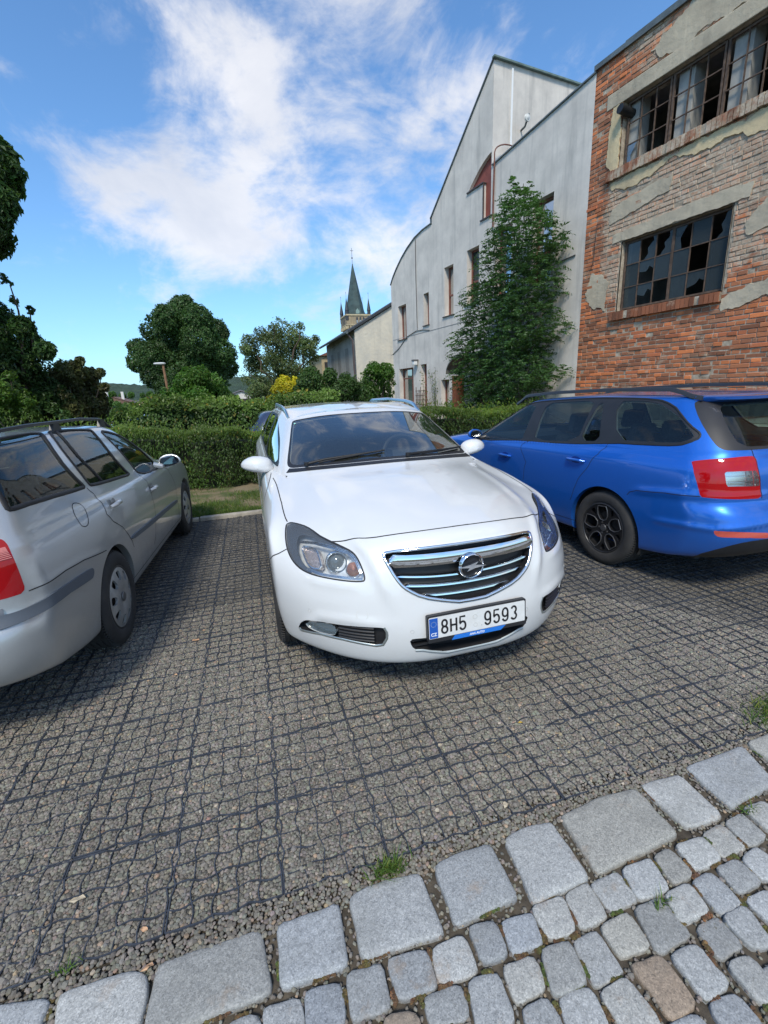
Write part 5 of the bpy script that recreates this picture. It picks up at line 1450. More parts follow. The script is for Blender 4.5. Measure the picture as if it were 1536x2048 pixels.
def net_white():
    R = []
    F = lambda xs, ys, zs: list(zip(xs, ys, zs))
    X = [0, .22, .42, .60, .76, .87]
    R.append(ring(.84, .15, 4.75, .5, .35, [(0, .19), (.1, .20), (.9, .24), (1, .30)], F([x*.95 for x in X], [.17, .175, .22, .32, .47, .60], [.21]*3+[.212, .21, .208])))
    R.append(ring(.885, .05, 4.86, .5, .35, [(0, .22), (.1, .235), (.9, .25), (1, .33)], F([x*.985 for x in X], [.06, .066, .115, .225, .39, .55], [.230, .230, .233, .235, .237, .238])))
    R.append(ring(.912, .0, 4.90, .5, .35, [(0, .33), (.1, .33), (1, .42)], F(X, [.018, .024, .078, .188, .350, .525], [.298, .298, .30, .304, .308, .315])))
    R.append(ring(.924, .0, 4.91, .5, .33, [(0, .46), (1, .53)], F([0, .22, .42, .60, .765, .878], [.004, .01, .062, .165, .325, .50], [.42, .42, .42, .42, .425, .43])))
    R.append(ring(.928, .0, 4.905, .5, .33, [(0, .60), (1, .64)], F([0, .22, .42, .60, .765, .882], [.022, .033, .080, .172, .330, .505], [.56, .56, .56, .56, .56, .57])))
    R.append(ring(.928, .0, 4.86, .5, .33, [(0, .72), (1, .76)], F([0, .22, .42, .595, .76, .878], [.042, .056, .110, .215, .385, .56], [.68, .68, .68, .675, .675, .69])))
    R.append(ring(.918, .0, 4.85, .5, .33, [(0, .81), (1, .86)], F([0, .22, .42, .59, .74, .855], [.070, .085, .165, .30, .48, .645], [.80, .798, .785, .765, .76, .775])))
    r7 = ring(.902, .0, 4.84, .5, .33, [(0, .89), (.3, .905), (.6, .94), (1, .98)], F([0, .22, .42, .60, .735, .812], [.12, .145, .25, .40, .585, .745], [.880, .876, .860, .834, .845, .860]))
    r7[6] = (.842, .90, .888); r7[7] = (.868, 1.12, .905); R.append(r7)
    r8 = ring(.872, .0, 4.82, .5, .33, [(0, .94), (.3, .965), (.6, .985), (1, 1.03)], F([0, .22, .40, .55, .66, .725], [.44, .455, .52, .66, .83, .98], [.958, .954, .940, .920, .912, .915]))
    r8[6] = (.775, 1.13, .932); r8[7] = (.815, 1.32, .952); R.append(r8)
    r9 = ring(.852, .0, 4.80, .5, .33, [(0, .97), (.3, .995), (.6, 1.01), (1, 1.06)], F([0, .22, .40, .53, .63, .69], [.85, .86, .92, 1.02, 1.14, 1.26], [1.017, 1.014, 1.002, .984, .972, .972]))
    r9[6] = (.738, 1.37, .982); r9[7] = (.782, 1.50, .99); R.append(r9)
    r10 = ring(.832, .0, 4.78, .5, .30, [(0, 1.0), (.35, 1.012), (.6, 1.03), (1, 1.08)], F([0, .22, .42, .57, .68, .732], [1.24, 1.255, 1.31, 1.38, 1.44, 1.48], [1.058, 1.053, 1.042, 1.030, 1.018, 1.012]))
    r10[6] = (.768, 1.56, 1.008); r10[7] = (.79, 1.70, 1.010); R.append(r10)
    r11 = ring(.765, .0, 4.64, .5, .28, [(0, 1.18), (.4, 1.18), (1, 1.235)], F([0, .22, .40, .53, .62, .668], [1.62, 1.63, 1.67, 1.735, 1.79, 1.83], [1.225, 1.222, 1.212, 1.200, 1.188, 1.180]))
    r11[6] = (.698, 1.89, 1.175); r11[7] = (.722, 2.02, 1.172); R.append(r11)
    r12 = ring(.655, .0, 4.50, .5, .26, [(0, 1.34), (.46, 1.345), (.6, 1.385), (.8, 1.39), (1, 1.375)], F([0, .22, .38, .49, .56, .597], [2.06, 2.065, 2.085, 2.115, 2.14, 2.165], [1.378, 1.376, 1.367, 1.354, 1.345, 1.338]))
    r12[6] = (.615, 2.24, 1.343); r12[7] = (.63, 2.36, 1.358); R.append(r12)
    r13 = ring(.575, .0, 4.40, .5, .24, [(0, 1.37), (.46, 1.375), (.6, 1.42), (.8, 1.425), (1, 1.40)], F([0, .20, .34, .43, .49, .52], [2.15, 2.155, 2.175, 2.205, 2.235, 2.27], [1.402, 1.400, 1.392, 1.382, 1.374, 1.370]))
    r13[6] = (.54, 2.34, 1.378); r13[7] = (.553, 2.46, 1.395); R.append(r13)
    return close_roof(R, .022)

def net_wagon(P):
    """P rows: w, yf, yr, cf, cr, zknots"""
    R = [ring(*row) for row in P]
    return close_roof(R, .015)
def rows_silver():
    return [
     (.79, .16, 4.36, .45, .25, [(0, .20), (.86, .22), (1, .33)]),
     (.835, .06, 4.46, .45, .25, [(0, .23), (.86, .26), (1, .36)]),
     (.858, .01, 4.505, .45, .25, [(0, .34), (1, .43)]),
     (.864, .0, 4.515, .45, .25, [(0, .45), (1, .52)]),
     (.866, .01, 4.505, .45, .25, [(0, .56), (1, .60)]),
     (.868, .04, 4.45, .45, .24, [(0, .66), (1, .67)]),
     (.862, .10, 4.435, .45, .22, [(0, .74), (.2, .77), (1, .79)]),
     (.850, .22, 4.425, .45, .20, [(0, .80), (.2, .85), (1, .88)]),
     (.834, .52, 4.41, .42, .18, [(0, .86), (.2, .89), (.5, .91), (1, .935)]),
     (.820, .88, 4.395, .38, .17, [(0, .92), (.2, .92), (.5, .935), (1, .965)]),
     (.802, 1.22, 4.375, .30, .16, [(0, .97), (.1, .945), (.5, .965), (1, 1.0)]),
     (.735, 1.62, 4.27, .28, .15, [(0, 1.16), (.1, 1.15), (1, 1.18)]),
     (.635, 2.02, 4.13, .22, .14, [(0, 1.33), (.2, 1.345), (.5, 1.365), (1, 1.345)]),
     (.560, 2.12, 4.05, .20, .12, [(0, 1.36), (.2, 1.385), (.5, 1.40), (1, 1.375)])]
def rows_blue():
    return [
     (.83, .16, 4.50, .50, .35, [(0, .20), (.86, .22), (1, .30)]),
     (.875, .06, 4.60, .50, .35, [(0, .23), (.86, .25), (1, .36)]),
     (.900, .01, 4.65, .50, .34, [(0, .34), (1, .45)]),
     (.906, .0, 4.66, .50, .33, [(0, .46), (1, .55)]),
     (.907, .01, 4.64, .50, .32, [(0, .58), (1, .64)]),
     (.907, .04, 4.575, .50, .31, [(0, .68), (1, .72)]),
     (.903, .10, 4.57, .50, .30, [(0, .76), (.2, .79), (1, .82)]),
     (.893, .22, 4.56, .48, .30, [(0, .84), (.2, .87), (.6, .90), (1, .92)]),
     (.872, .52, 4.54, .44, .30, [(0, .90), (.2, .92), (.6, .95), (1, .99)]),
     (.855, .88, 4.52, .40, .29, [(0, .96), (.2, .95), (.6, .98), (1, 1.025)]),
     (.832, 1.22, 4.50, .32, .28, [(0, 1.0), (.1, .975), (.5, 1.0), (1, 1.06)]),
     (.755, 1.62, 4.37, .30, .26, [(0, 1.17), (.1, 1.16), (1, 1.22)]),
     (.648, 2.00, 4.21, .24, .22, [(0, 1.335), (.2, 1.36), (.5, 1.385), (1, 1.375)]),
     (.570, 2.10, 4.14, .22, .20, [(0, 1.365), (.2, 1.395), (.5, 1.425), (1, 1.41)])]
PLACE = {'white': (-.02, 0.0, math.radians(-1.4)), 'silver': (-2.727, 1.431, -.0682, 3.429), 'blue': (2.765, 1.215, .035, 3.60)}
def car_xf(name):
    """location, rz of a car (its own y runs from nose to tail)"""
    p = PLACE[name]
    if len(p) == 3: return (p[0], p[1], 0.0), p[2]
    x, y, a, ra = p
    fw = np.array([-math.sin(a), math.cos(a)])
    o = np.array([x, y]) + fw*ra
    return (float(o[0]), float(o[1]), 0.0), math.pi + a

# ------------------------------------------------------------------ car builder
FEAT = {"white":{"hl":[[4.843,7.003],[4.814,6.549],[4.649,5.746],[4.322,5.179],[3.891,4.977],[3.261,4.96],[2.514,4.959],[2.429,5.083],[2.477,5.592],[2.56,6.107],[2.681,6.38],[3.059,6.768],[3.672,7.166],[4.351,7.138]],"brow":[[4.843,7.003],[4.351,7.138],[3.672,7.166],[3.059,6.768],[2.664,6.329],[3.128,6.556],[3.644,6.804],[4.153,6.722],[4.36,6.194],[4.189,5.532],[3.929,5.194],[3.574,5.052],[3.891,4.977],[4.322,5.179],[4.649,5.746],[4.814,6.549]],"fold":[[2.739,7.337],[2.436,6.898],[2.253,6.22],[2.129,5.551],[2.002,4.871],[1.88,4.259],[1.768,3.625]],"fogfold":[[4.365,2.519],[3.675,3.384],[2.923,3.468],[2.063,3.371],[1.844,3.299]],"lampfold":[[4.16,4.804],[3.589,4.741],[2.974,4.745],[2.409,4.727]],"hoodcrease":[[3.955,9.193],[3.448,8.298],[2.94,7.605],[2.551,7.114]],"proj":[[3.177,5.769]],"high":[[2.752,5.508]],"indic":[[4.146,6.162],[3.641,6.218],[3.586,5.904],[3.523,5.32],[3.814,5.24],[3.97,5.485]],"edge_top":[[4.176,6.318],[3.602,6.482],[3.105,6.453],[2.746,6.221],[2.609,5.939],[2.518,5.32]],"edge_low":[[3.957,5.182],[3.573,5.073],[3.072,5.087],[2.516,5.078]],"gr":[[1.926,6.035],[1.805,6.21],[0.958,6.272],[0.151,6.273],[0.0,6.25]],"gr2":[[0.241,3.911],[0.575,4.032],[1.156,4.303],[1.474,4.624],[1.63,4.874],[1.795,5.397]],"fog":[[4.43,2.434],[4.282,2.831],[4.071,3.077],[3.688,3.176],[3.336,3.217],[2.68,3.288],[2.067,3.3],[2.004,3.104],[2.009,2.858],[2.107,2.544],[2.274,2.473],[3.124,2.558],[3.722,2.517],[4.388,2.278]],"foglamp":[[4.146,2.785],[4.006,3.044],[3.623,3.143],[3.275,3.2],[3.282,2.666],[3.581,2.605],[3.933,2.596]],"foggr":[[3.251,3.188],[2.378,3.249],[2.236,3.222],[2.246,2.888],[2.356,2.66],[3.269,2.673]],"int":[[1.531,2.82],[1.155,2.809],[0.572,2.824],[0.212,2.822]],"int2":[[0.239,1.911],[0.788,2.016],[1.375,2.261],[1.484,2.537]],"hoodc":[[4.825,7.028],[6.182,7.481],[7.383,8.304]],"hoodf":[[3.059,6.768],[2.099,6.98],[0.952,7.152],[0.167,7.211]],"bump":[[4.649,5.746],[4.99,5.333],[6.164,4.512]]},"silver":{"qwin":[[13.684,13.501],[12.092,13.617],[11.03,13.432],[10.388,12.983],[10.649,12.388],[11.075,11.363],[11.069,10.85],[10.941,10.494],[11.017,10.474],[13.071,10.619],[14.483,10.634],[14.627,10.663],[14.743,10.925],[15.015,11.342],[15.1,11.884]],"rwin":[[9.976,12.899],[9.335,12.566],[8.05,12.175],[8.168,11.894],[8.803,11.051],[8.916,10.418],[8.879,10.195],[9.501,10.289],[10.643,10.437],[10.713,10.502],[10.659,11.138],[10.542,11.677]],"fwin":[[7.527,11.947],[6.708,11.775],[6.021,11.46],[6.206,11.011],[6.412,10.548],[6.696,9.973],[7.556,8.673],[8.435,10.084],[8.489,10.19],[8.235,10.868],[7.907,11.436]],"div":[[9.806,12.547],[10.142,11.286],[10.095,10.45]],"seam_r":[[10.907,10.428],[10.818,10.159],[11.186,8.453],[11.584,6.923],[11.509,6.138],[11.233,5.473],[11.021,4.573],[10.894,3.879],[10.849,3.269]],"seam_b":[[8.533,10.043],[9.227,7.973],[9.475,6.829],[9.589,5.572],[9.62,3.835],[9.751,2.247],[9.844,1.822]],"seam_f":[[7.745,8.139],[8.101,6.597],[8.078,5.276],[8.122,3.479],[8.074,1.6]],"seam_bump":[[12.184,5.051],[13.053,5.493],[13.585,5.638],[15.108,5.64],[15.307,5.632]],"strip":[[10.933,4.361],[10.269,4.151],[9.611,3.938],[8.241,3.546],[8.171,3.321],[8.229,3.176],[9.648,3.52],[10.299,3.763],[10.907,3.979]],"bstrip":[[16.135,5.098],[15.992,5.078],[15.718,5.035],[15.315,5.061],[14.366,5.201],[13.459,5.088],[12.905,4.887],[12.832,4.677],[12.845,4.127],[13.024,4.188],[13.827,4.601],[15.32,4.411],[15.777,4.389],[15.986,4.374],[16.132,4.424]],"tail":[[15.658,10.252],[15.319,9.99],[15.226,9.58],[15.268,8.076],[15.324,7.049],[15.353,6.249],[15.372,5.628],[15.709,5.634],[15.922,5.64],[16.159,5.671]],"flap":[[11.966,10.192],[11.8,10.192],[11.631,10.055],[11.723,9.392],[12.165,7.679],[12.359,7.081],[12.527,7.041],[12.595,7.341],[12.387,8.634],[12.091,9.962]],"crease":[[14.496,9.853],[12.987,9.921],[11.248,9.65],[10.472,8.273],[9.786,7.409]],"hand_r":[[11.244,7.306],[10.919,7.14]],"hand_f":[[9.527,6.377],[9.315,6.248]],"seam_gut":[[9.376,15.635],[6.0,16.0],[6.091,15.0],[6.727,13.0],[5.75,11.923],[5.75,11.462],[5.75,10.923],[3.904,9.147]]},"blue":{"dlo":[[8.108,7.297],[6.001,9.954],[4.333,10.846],[4.833,11.583],[6.729,12.091],[9.012,12.195],[10.54,12.3],[12.047,12.309],[13.405,12.005],[14.206,11.54],[15.209,10.801],[15.256,10.651],[15.068,10.506],[13.933,10.286],[12.677,10.233],[11.631,10.202],[8.989,9.623]],"fwin":[[8.024,7.64],[5.96,10.153],[4.5,10.538],[4.5,11.083],[4.833,11.583],[6.803,11.886],[8.032,10.921],[8.778,9.73]],"rwin":[[9.111,9.922],[8.506,10.94],[7.639,11.883],[8.86,11.932],[9.904,11.945],[10.068,11.3],[10.351,10.167]],"rqt":[[10.45,10.179],[10.25,11.103],[10.156,11.81],[10.36,11.815],[10.727,11.118],[11.112,10.235]],"qwin":[[10.917,11.941],[12.127,11.994],[13.13,11.892],[13.752,11.537],[14.45,11.183],[15.053,10.688],[14.899,10.557],[13.978,10.402],[12.876,10.37],[11.776,10.358]],"seam_r":[[11.494,10.093],[11.79,7.701],[11.672,6.28],[11.498,5.24],[11.264,3.811],[11.179,2.703]],"seam_b":[[9.216,9.035],[9.874,5.54],[9.817,3.514]],"hand_r":[[10.959,6.511],[11.527,6.764]],"hand_f":[[9.104,5.855],[9.447,6.063]],"tail":[[14.846,7.971],[15.61,8.608],[16.313,8.945],[16.633,8.939],[16.697,8.437],[16.748,7.082],[16.826,6.182],[16.874,5.196],[16.061,5.282],[15.321,5.335],[15.045,6.632]],"tailw":[[15.85,7.11],[16.296,7.141],[16.682,7.121],[16.763,6.763],[16.82,6.054],[16.34,6.118],[15.945,6.122]],"refl":[[15.48,2.889],[15.949,2.902],[16.394,2.838],[16.886,2.691],[16.936,2.26],[16.477,2.418],[16.028,2.456],[15.659,2.429],[15.558,2.591]],"bglass":[[15.442,12.015],[16.142,11.999],[17.232,12.745],[18.0,12.5],[18.0,11.5],[17.773,10.024],[17.076,10.141],[16.62,10.106],[16.527,10.375],[16.206,10.932],[15.823,11.473]],"seam_bump":[[12.839,4.455],[12.95,4.799],[13.151,5.044],[13.815,5.274],[15.305,5.362]],"seam_tg":[[16.615,10.079],[16.656,8.958],[16.724,7.416],[16.812,6.458],[16.897,5.19]],"crease":[[13.323,2.813],[14.204,2.961],[15.489,2.928]],"diff":[[16.375,0.25],[16.394,1.302],[16.613,1.433],[17.112,1.248],[17.286,0.5],[16.875,0.5]],"crease_t":[[8.256,7.153],[9.538,9.096],[11.234,10.005],[13.376,9.806]]}}

def chaikin(P, n=2, closed=True):
    P = np.array(P, float)
    for _ in range(n):
        if closed:
            Q = np.roll(P, -1, 0); P = np.stack([.75*P+.25*Q, .25*P+.75*Q], 1).reshape(-1, 2)
        else:
            a, b = P[:-1], P[1:]; P = np.concatenate([P[:1], np.stack([.75*a+.25*b, .25*a+.75*b], 1).reshape(-1, 2), P[-1:]])
    return P
def poly_sd(pts, poly):
    """signed distance, positive inside"""
    n = len(poly); d = np.full(len(pts), 1e9); ins = np.zeros(len(pts), bool)
    for i in range(n):
        a, b = poly[i], poly[(i+1) % n]; e = b-a; w_ = pts-a
        t = np.clip((w_@e)/max(e@e, 1e-12), 0, 1); d = np.minimum(d, np.linalg.norm(w_-t[:, None]*e, axis=1))
        c = (a[1] <= pts[:, 1]) != (b[1] <= pts[:, 1])
        if abs(b[1]-a[1]) > 1e-12:
            xx = a[0]+(pts[:, 1]-a[1])*(b[0]-a[0])/(b[1]-a[1]); ins ^= c & (pts[:, 0] < xx)
    return np.where(ins, d, -d)

class Skin:
    def __init__(s, V, N, UV, Q):
        s.V = V; s.N = N; s.UV = UV
        s.F = [tuple(q) for q in Q.tolist()]; s.R = [0]*len(s.F); s.n = len(V)
        s.pad()
    @staticmethod
    def from_surface(S):
        nv, nu, _ = S.P.shape
        U, W_ = np.meshgrid(S.us, S.vs)
        j, i = np.meshgrid(np.arange(nu-1), np.arange(nv-1))
        a = (i*nu+j).ravel()
        Q = np.stack([a, a+1, a+nu+1, a+nu], 1)
        sk = Skin(S.P.reshape(-1, 3).copy(), S.N.reshape(-1, 3).copy(), np.stack([U.ravel(), W_.ravel()], 1), Q)
        sk.S = S; return sk
    def pad(s):
        m = max(len(f) for f in s.F)
        s.FP_ = np.array([f + (f[0],)*(m-len(f)) for f in s.F]); s.RA = np.array(s.R)
    def carve(s, sd, new, src=(0,)):
        sd = np.where(np.abs(sd) < 1e-7, 1e-7, sd)
        ins = sd > 0
        m = np.isin(s.RA, src)
        anyi = ins[s.FP_].any(1) & m; alli = ins[s.FP_].all(1) & m
        V = [s.V]; ex = []; cache = {}
        n = s.n
        for k in np.where(alli)[0]: s.R[k] = new
        addF = []; addR = []
        for k in np.where(anyi & ~alli)[0]:
            f = s.F[k]; A = []; B = []
            for q in range(len(f)):
                a, b = f[q], f[(q+1) % len(f)]
                (A if ins[a] else B).append(a)
                if ins[a] != ins[b]:
                    key = (min(a, b), max(a, b))
                    if key not in cache:
                        p, q_ = key; t = sd[p]/(sd[p]-sd[q_]); cache[key] = n+len(ex); ex.append((p, q_, t))
                    A.append(cache[key]); B.append(cache[key])
            if len(A) < 3 or len(B) < 3: continue
            s.F[k] = tuple(B); addF.append(tuple(A)); addR.append(new)
        if ex:
            p = np.array([e[0] for e in ex]); q = np.array([e[1] for e in ex]); t = np.array([e[2] for e in ex])[:, None]
            s.V = np.concatenate([s.V, s.V[p]*(1-t)+s.V[q]*t]); s.N = np.concatenate([s.N, s.N[p]*(1-t)+s.N[q]*t]); s.UV = np.concatenate([s.UV, s.UV[p]*(1-t)+s.UV[q]*t])
            s.n = len(s.V)
        s.F += addF; s.R += addR; s.pad()
    def scale_uv(s, c):
        p, _ = s.S.at([c[0], c[0]+.1, c[0]], [c[1], c[1], c[1]+.1])
        return np.array([np.linalg.norm(p[1]-p[0])/.1, np.linalg.norm(p[2]-p[0])/.1])
    def carve_uv(s, poly, new, src=(0,), grow=0.0, smooth=2):
        poly = chaikin(poly, smooth) if smooth else np.array(poly, float)
        k = s.scale_uv(poly.mean(0))
        lo = poly.min(0)-1.2; hi = poly.max(0)+1.2
        m = ((s.UV > lo) & (s.UV < hi)).all(1)
        sd = np.full(s.n, -1.0); sd[m] = poly_sd(s.UV[m]*k, poly*k) + grow
        s.carve(sd, new, src)
        return poly
    def faces(s, reg):
        reg = (reg,) if isinstance(reg, int) else reg
        return [s.F[k] for k in np.where(np.isin(s.RA, reg))[0]]
    def boundary(s, reg):
        fs = s.faces(reg); cnt = {}
        for f in fs:
            for q in range(len(f)):
                e = (f[q], f[(q+1) % len(f)]); k = (min(e), max(e))
                if k in cnt: cnt[k] = None
                else: cnt[k] = e
        return [e for e in cnt.values() if e is not None]
    def mesh(s, name, reg, mats, parent, off=0.0, sides=(1, -1), wall=None, walldir=None, flip=False, skip_mid=True, fs=None):
        """region -> object; sides: 1 keeps +x, -1 the mirrored half. wall=(d0,d1) adds a rim along the region's edge"""
        fs = s.faces(reg) if fs is None else fs
        used = sorted({i for f in fs for i in f}); mp = {i: k for k, i in enumerate(used)}
        P = s.V[used]+s.N[used]*off; Nn = s.N[used]
        F = [tuple(mp[i] for i in f) for f in fs]
        if wall is not None:
            bd = s.boundary(reg); 
            for a, b in bd:
                if skip_mid and abs(s.V[a][0]) < 1e-5 and abs(s.V[b][0]) < 1e-5: continue
                d = s.N[[a, b]] if walldir is None else np.array([walldir, walldir], float)
                base = s.V[[a, b]]
                q = np.concatenate([base+d*wall[0], (base+d*wall[1])[::-1]])
                n0 = len(P); P = np.concatenate([P, q]); nn = np.cross(q[1]-q[0], q[3]-q[0]); nn = -nn/(np.linalg.norm(nn)+1e-9)
                Nn = np.concatenate([Nn, np.repeat(nn[None], 4, 0)])
                F.append((n0+3, n0+2, n0+1, n0))
        AV = []; AN = []; AF = []; n = 0
        for sg in sides:
            m = np.array([sg, 1, 1.0])
            AV.append(P*m); AN.append(Nn*m)
            AF += [tuple(i+n for i in (f if (sg > 0) != flip else f[::-1])) for f in F]; n += len(P)
        V = np.concatenate(AV); NN = np.concatenate(AN)
        if flip: NN = -NN
        o = mesh(name, V, AF, mats, parent, smooth=True)
        try: o.data.normals_split_custom_set_from_vertices([tuple(x) for x in NN])
        except Exception: pass
        return o
    def ribbon_mb(s, mb, uv, width, lift=.0012, closed=False, sides=(1, -1), step=.012, th=0.0):
        uv = np.array(uv, float)
        if closed: uv = np.concatenate([uv, uv[:1]])
        pts = []
        for a, b in zip(uv[:-1], uv[1:]):
            pa, _ = s.S.at([a[0], b[0]], [a[1], b[1]]); L = np.linalg.norm(pa[1]-pa[0]); k = max(1, int(L/step))
            for q in range(k): pts.append(a+(b-a)*q/k)
        pts.append(uv[-1]); pts = np.array(pts)
        P, N = s.S.at(pts[:, 0], pts[:, 1])
        T = np.gradient(P, axis=0)
        if closed: T[0] = T[-1] = P[1]-P[-2]
        T /= np.linalg.norm(T, axis=1, keepdims=True)+1e-9
        B = np.cross(N, T); B /= np.linalg.norm(B, axis=1, keepdims=True)+1e-9
        for sg in sides:
            m = np.array([sg, 1, 1.0])
            h = width/2
            if th > 0:
                L4 = [P-B*h-N*.002, P-B*h*.75+N*(lift+th), P+B*h*.75+N*(lift+th), P+B*h-N*.002]
            else: L4 = [P-B*h+N*lift, P+B*h+N*lift]
            k = len(L4); V = np.stack(L4, 1).reshape(-1, 3)*m; n = len(P)
            F = [(k*i+q, k*i+q+1, k*i+k+q+1, k*i+k+q) for i in range(n-1) for q in range(k-1)]
            if sg < 0: F = [f[::-1] for f in F]
            mb.add(V, F)
    def ribbon(s, name, uvs, width, mat, parent, **kw):
        sides = kw.pop('sides', (1, -1)); o = None
        for uv in uvs:
            c = np.array(uv)[:, 0]
            mid = c.min() < 0.05 or c.max() > 17.99          # runs across the middle: one piece
            for g in ([sides] if mid else [(q,) for q in sides]):
                mb = MB(); s.ribbon_mb(mb, uv, width, sides=g, **kw); o = mesh(name, mb.V, mb.F, mat, parent, smooth=True)
        return o

# ---- materials
def car_paint(name, col, metal=0.0, rough=.32, flake=0.0, dirt=(.22, .19, .15), dirt_amt=.5, coat=1.0):
    t = NT(name); v = t.coord('Object')
    c = col
    if flake:
        vo = t.n('TexVoronoi', Vector=v, Scale=2200.0)
        c = t.mix(t.math('MULTIPLY', t.n('SeparateColor', Color=vo.outputs['Color']).outputs[0], flake), col, tuple(min(1, x*1.9+.05) for x in col))
    sep = t.n('SeparateXYZ', Vector=v)
    # road film low on the flanks, specks anywhere
    low = t.ramp(sep.outputs[2], [(.16, 1.0), (.55, .12), (.95, .0)])
    f = t.math('MULTIPLY', low, t.ramp(t.noise(v, 4.5, 6, .65), [(.3, .15), (.7, 1.0)]))
    c = t.mix(t.math('MULTIPLY', f, dirt_amt), c, dirt)
    sp = t.ramp(t.noise(v, 85, 3, .6), [(.70, 0.0), (.76, .5)])
    c = t.mix(t.math('MULTIPLY', sp, t.ramp(t.noise(v, 3, 3), [(.45, 0.0), (.62, 1.0)])), c, dirt)
    rg = t.math('ADD', t.math('MULTIPLY', f, .4), rough)
    dust = t.ramp(t.noise(v, 2.2, 6, .7), [(.35, .025), (.7, .11)])
    p = t.bsdf(Base__Color=c, Roughness=rg, Metallic=metal, Coat__Weight=coat, Coat__Roughness=dust)
    p.inputs['Coat IOR'].default_value = 1.5
    return t.m
BLACKP = simple('black_trim', (.018, .018, .02), .45, var=.15)
RUBBER = simple('rubber_seal', (.012, .012, .013), .6)
GAPM = simple('panel_gap', (.012, .012, .012), .9)
UNDER = simple('underbody', (.015, .015, .015), .95)
CHROME = simple('chrome', (.86, .87, .88), .07, 1.0)
SATIN = simple('satin_aluminium', (.62, .63, .65), .24, 1.0)
def m_tyre():
    t = NT('tyre_rubber'); v = t.coord()
    c = t.ramp(t.noise(v, 6, 5, .7), [(.3, (.018, .018, .019)), (.7, (.045, .042, .039))])
    t.bsdf(Base__Color=c, Roughness=.82, Normal=t.bump(t.noise(v, 90, 3), .25, .002)); return t.m
TYRE = m_tyre()
BRAKE = simple('brake_steel', (.14, .12, .11), .6, .6, var=.4, vscale=20)
CAR_GLASS = glass_mat('tinted_car_glass', (.78, .88, .84), alpha=.93, rough=.012, dark=(.02, .025, .025), refl=.85)
SCREEN_GLASS = glass_mat('windscreen_glass', (.84, .90, .87), alpha=.88, rough=.015, dark=(.13, .145, .12), refl=2.6)
def lens_mat(name, col, rough=.03, tr=.85):
    t = NT(name)
    a = t.n('BsdfTransparent', Color=col); g = t.n('BsdfGlossy', Color=(1, 1, 1), Roughness=rough)
    d = t.n('BsdfDiffuse', Color=col); m0 = t.n('MixShader', Fac=1-tr); t.t.links.new(a.outputs[0], m0.inputs[1]); t.t.links.new(d.outputs[0], m0.inputs[2])
    fr = t.n('Fresnel', IOR=1.5); m = t.n('MixShader', Fac=fr); t.t.links.new(m0.outputs[0], m.inputs[1]); t.t.links.new(g.outputs[0], m.inputs[2])
    t.t.links.new(m.outputs[0], t.out.inputs[0]); return t.m
CLEAR = lens_mat('clear_lens', (.93, .95, .95), tr=.96)
REDL = lens_mat('red_lens', (.62, .006, .012), tr=.45)
REDB = simple('red_reflector', (.50, .010, .016), .25, coat=1.0, var=.35, vscale=14)
TRIMG = simple('cabin_trim_grey', (.48, .46, .40), .85, var=.1)
SEAT = simple('seat_cloth', (.035, .036, .04), .95, var=.4, vscale=40)
DASH = simple('dashboard', (.03, .031, .033), .6, bump=.3, bscale=200)

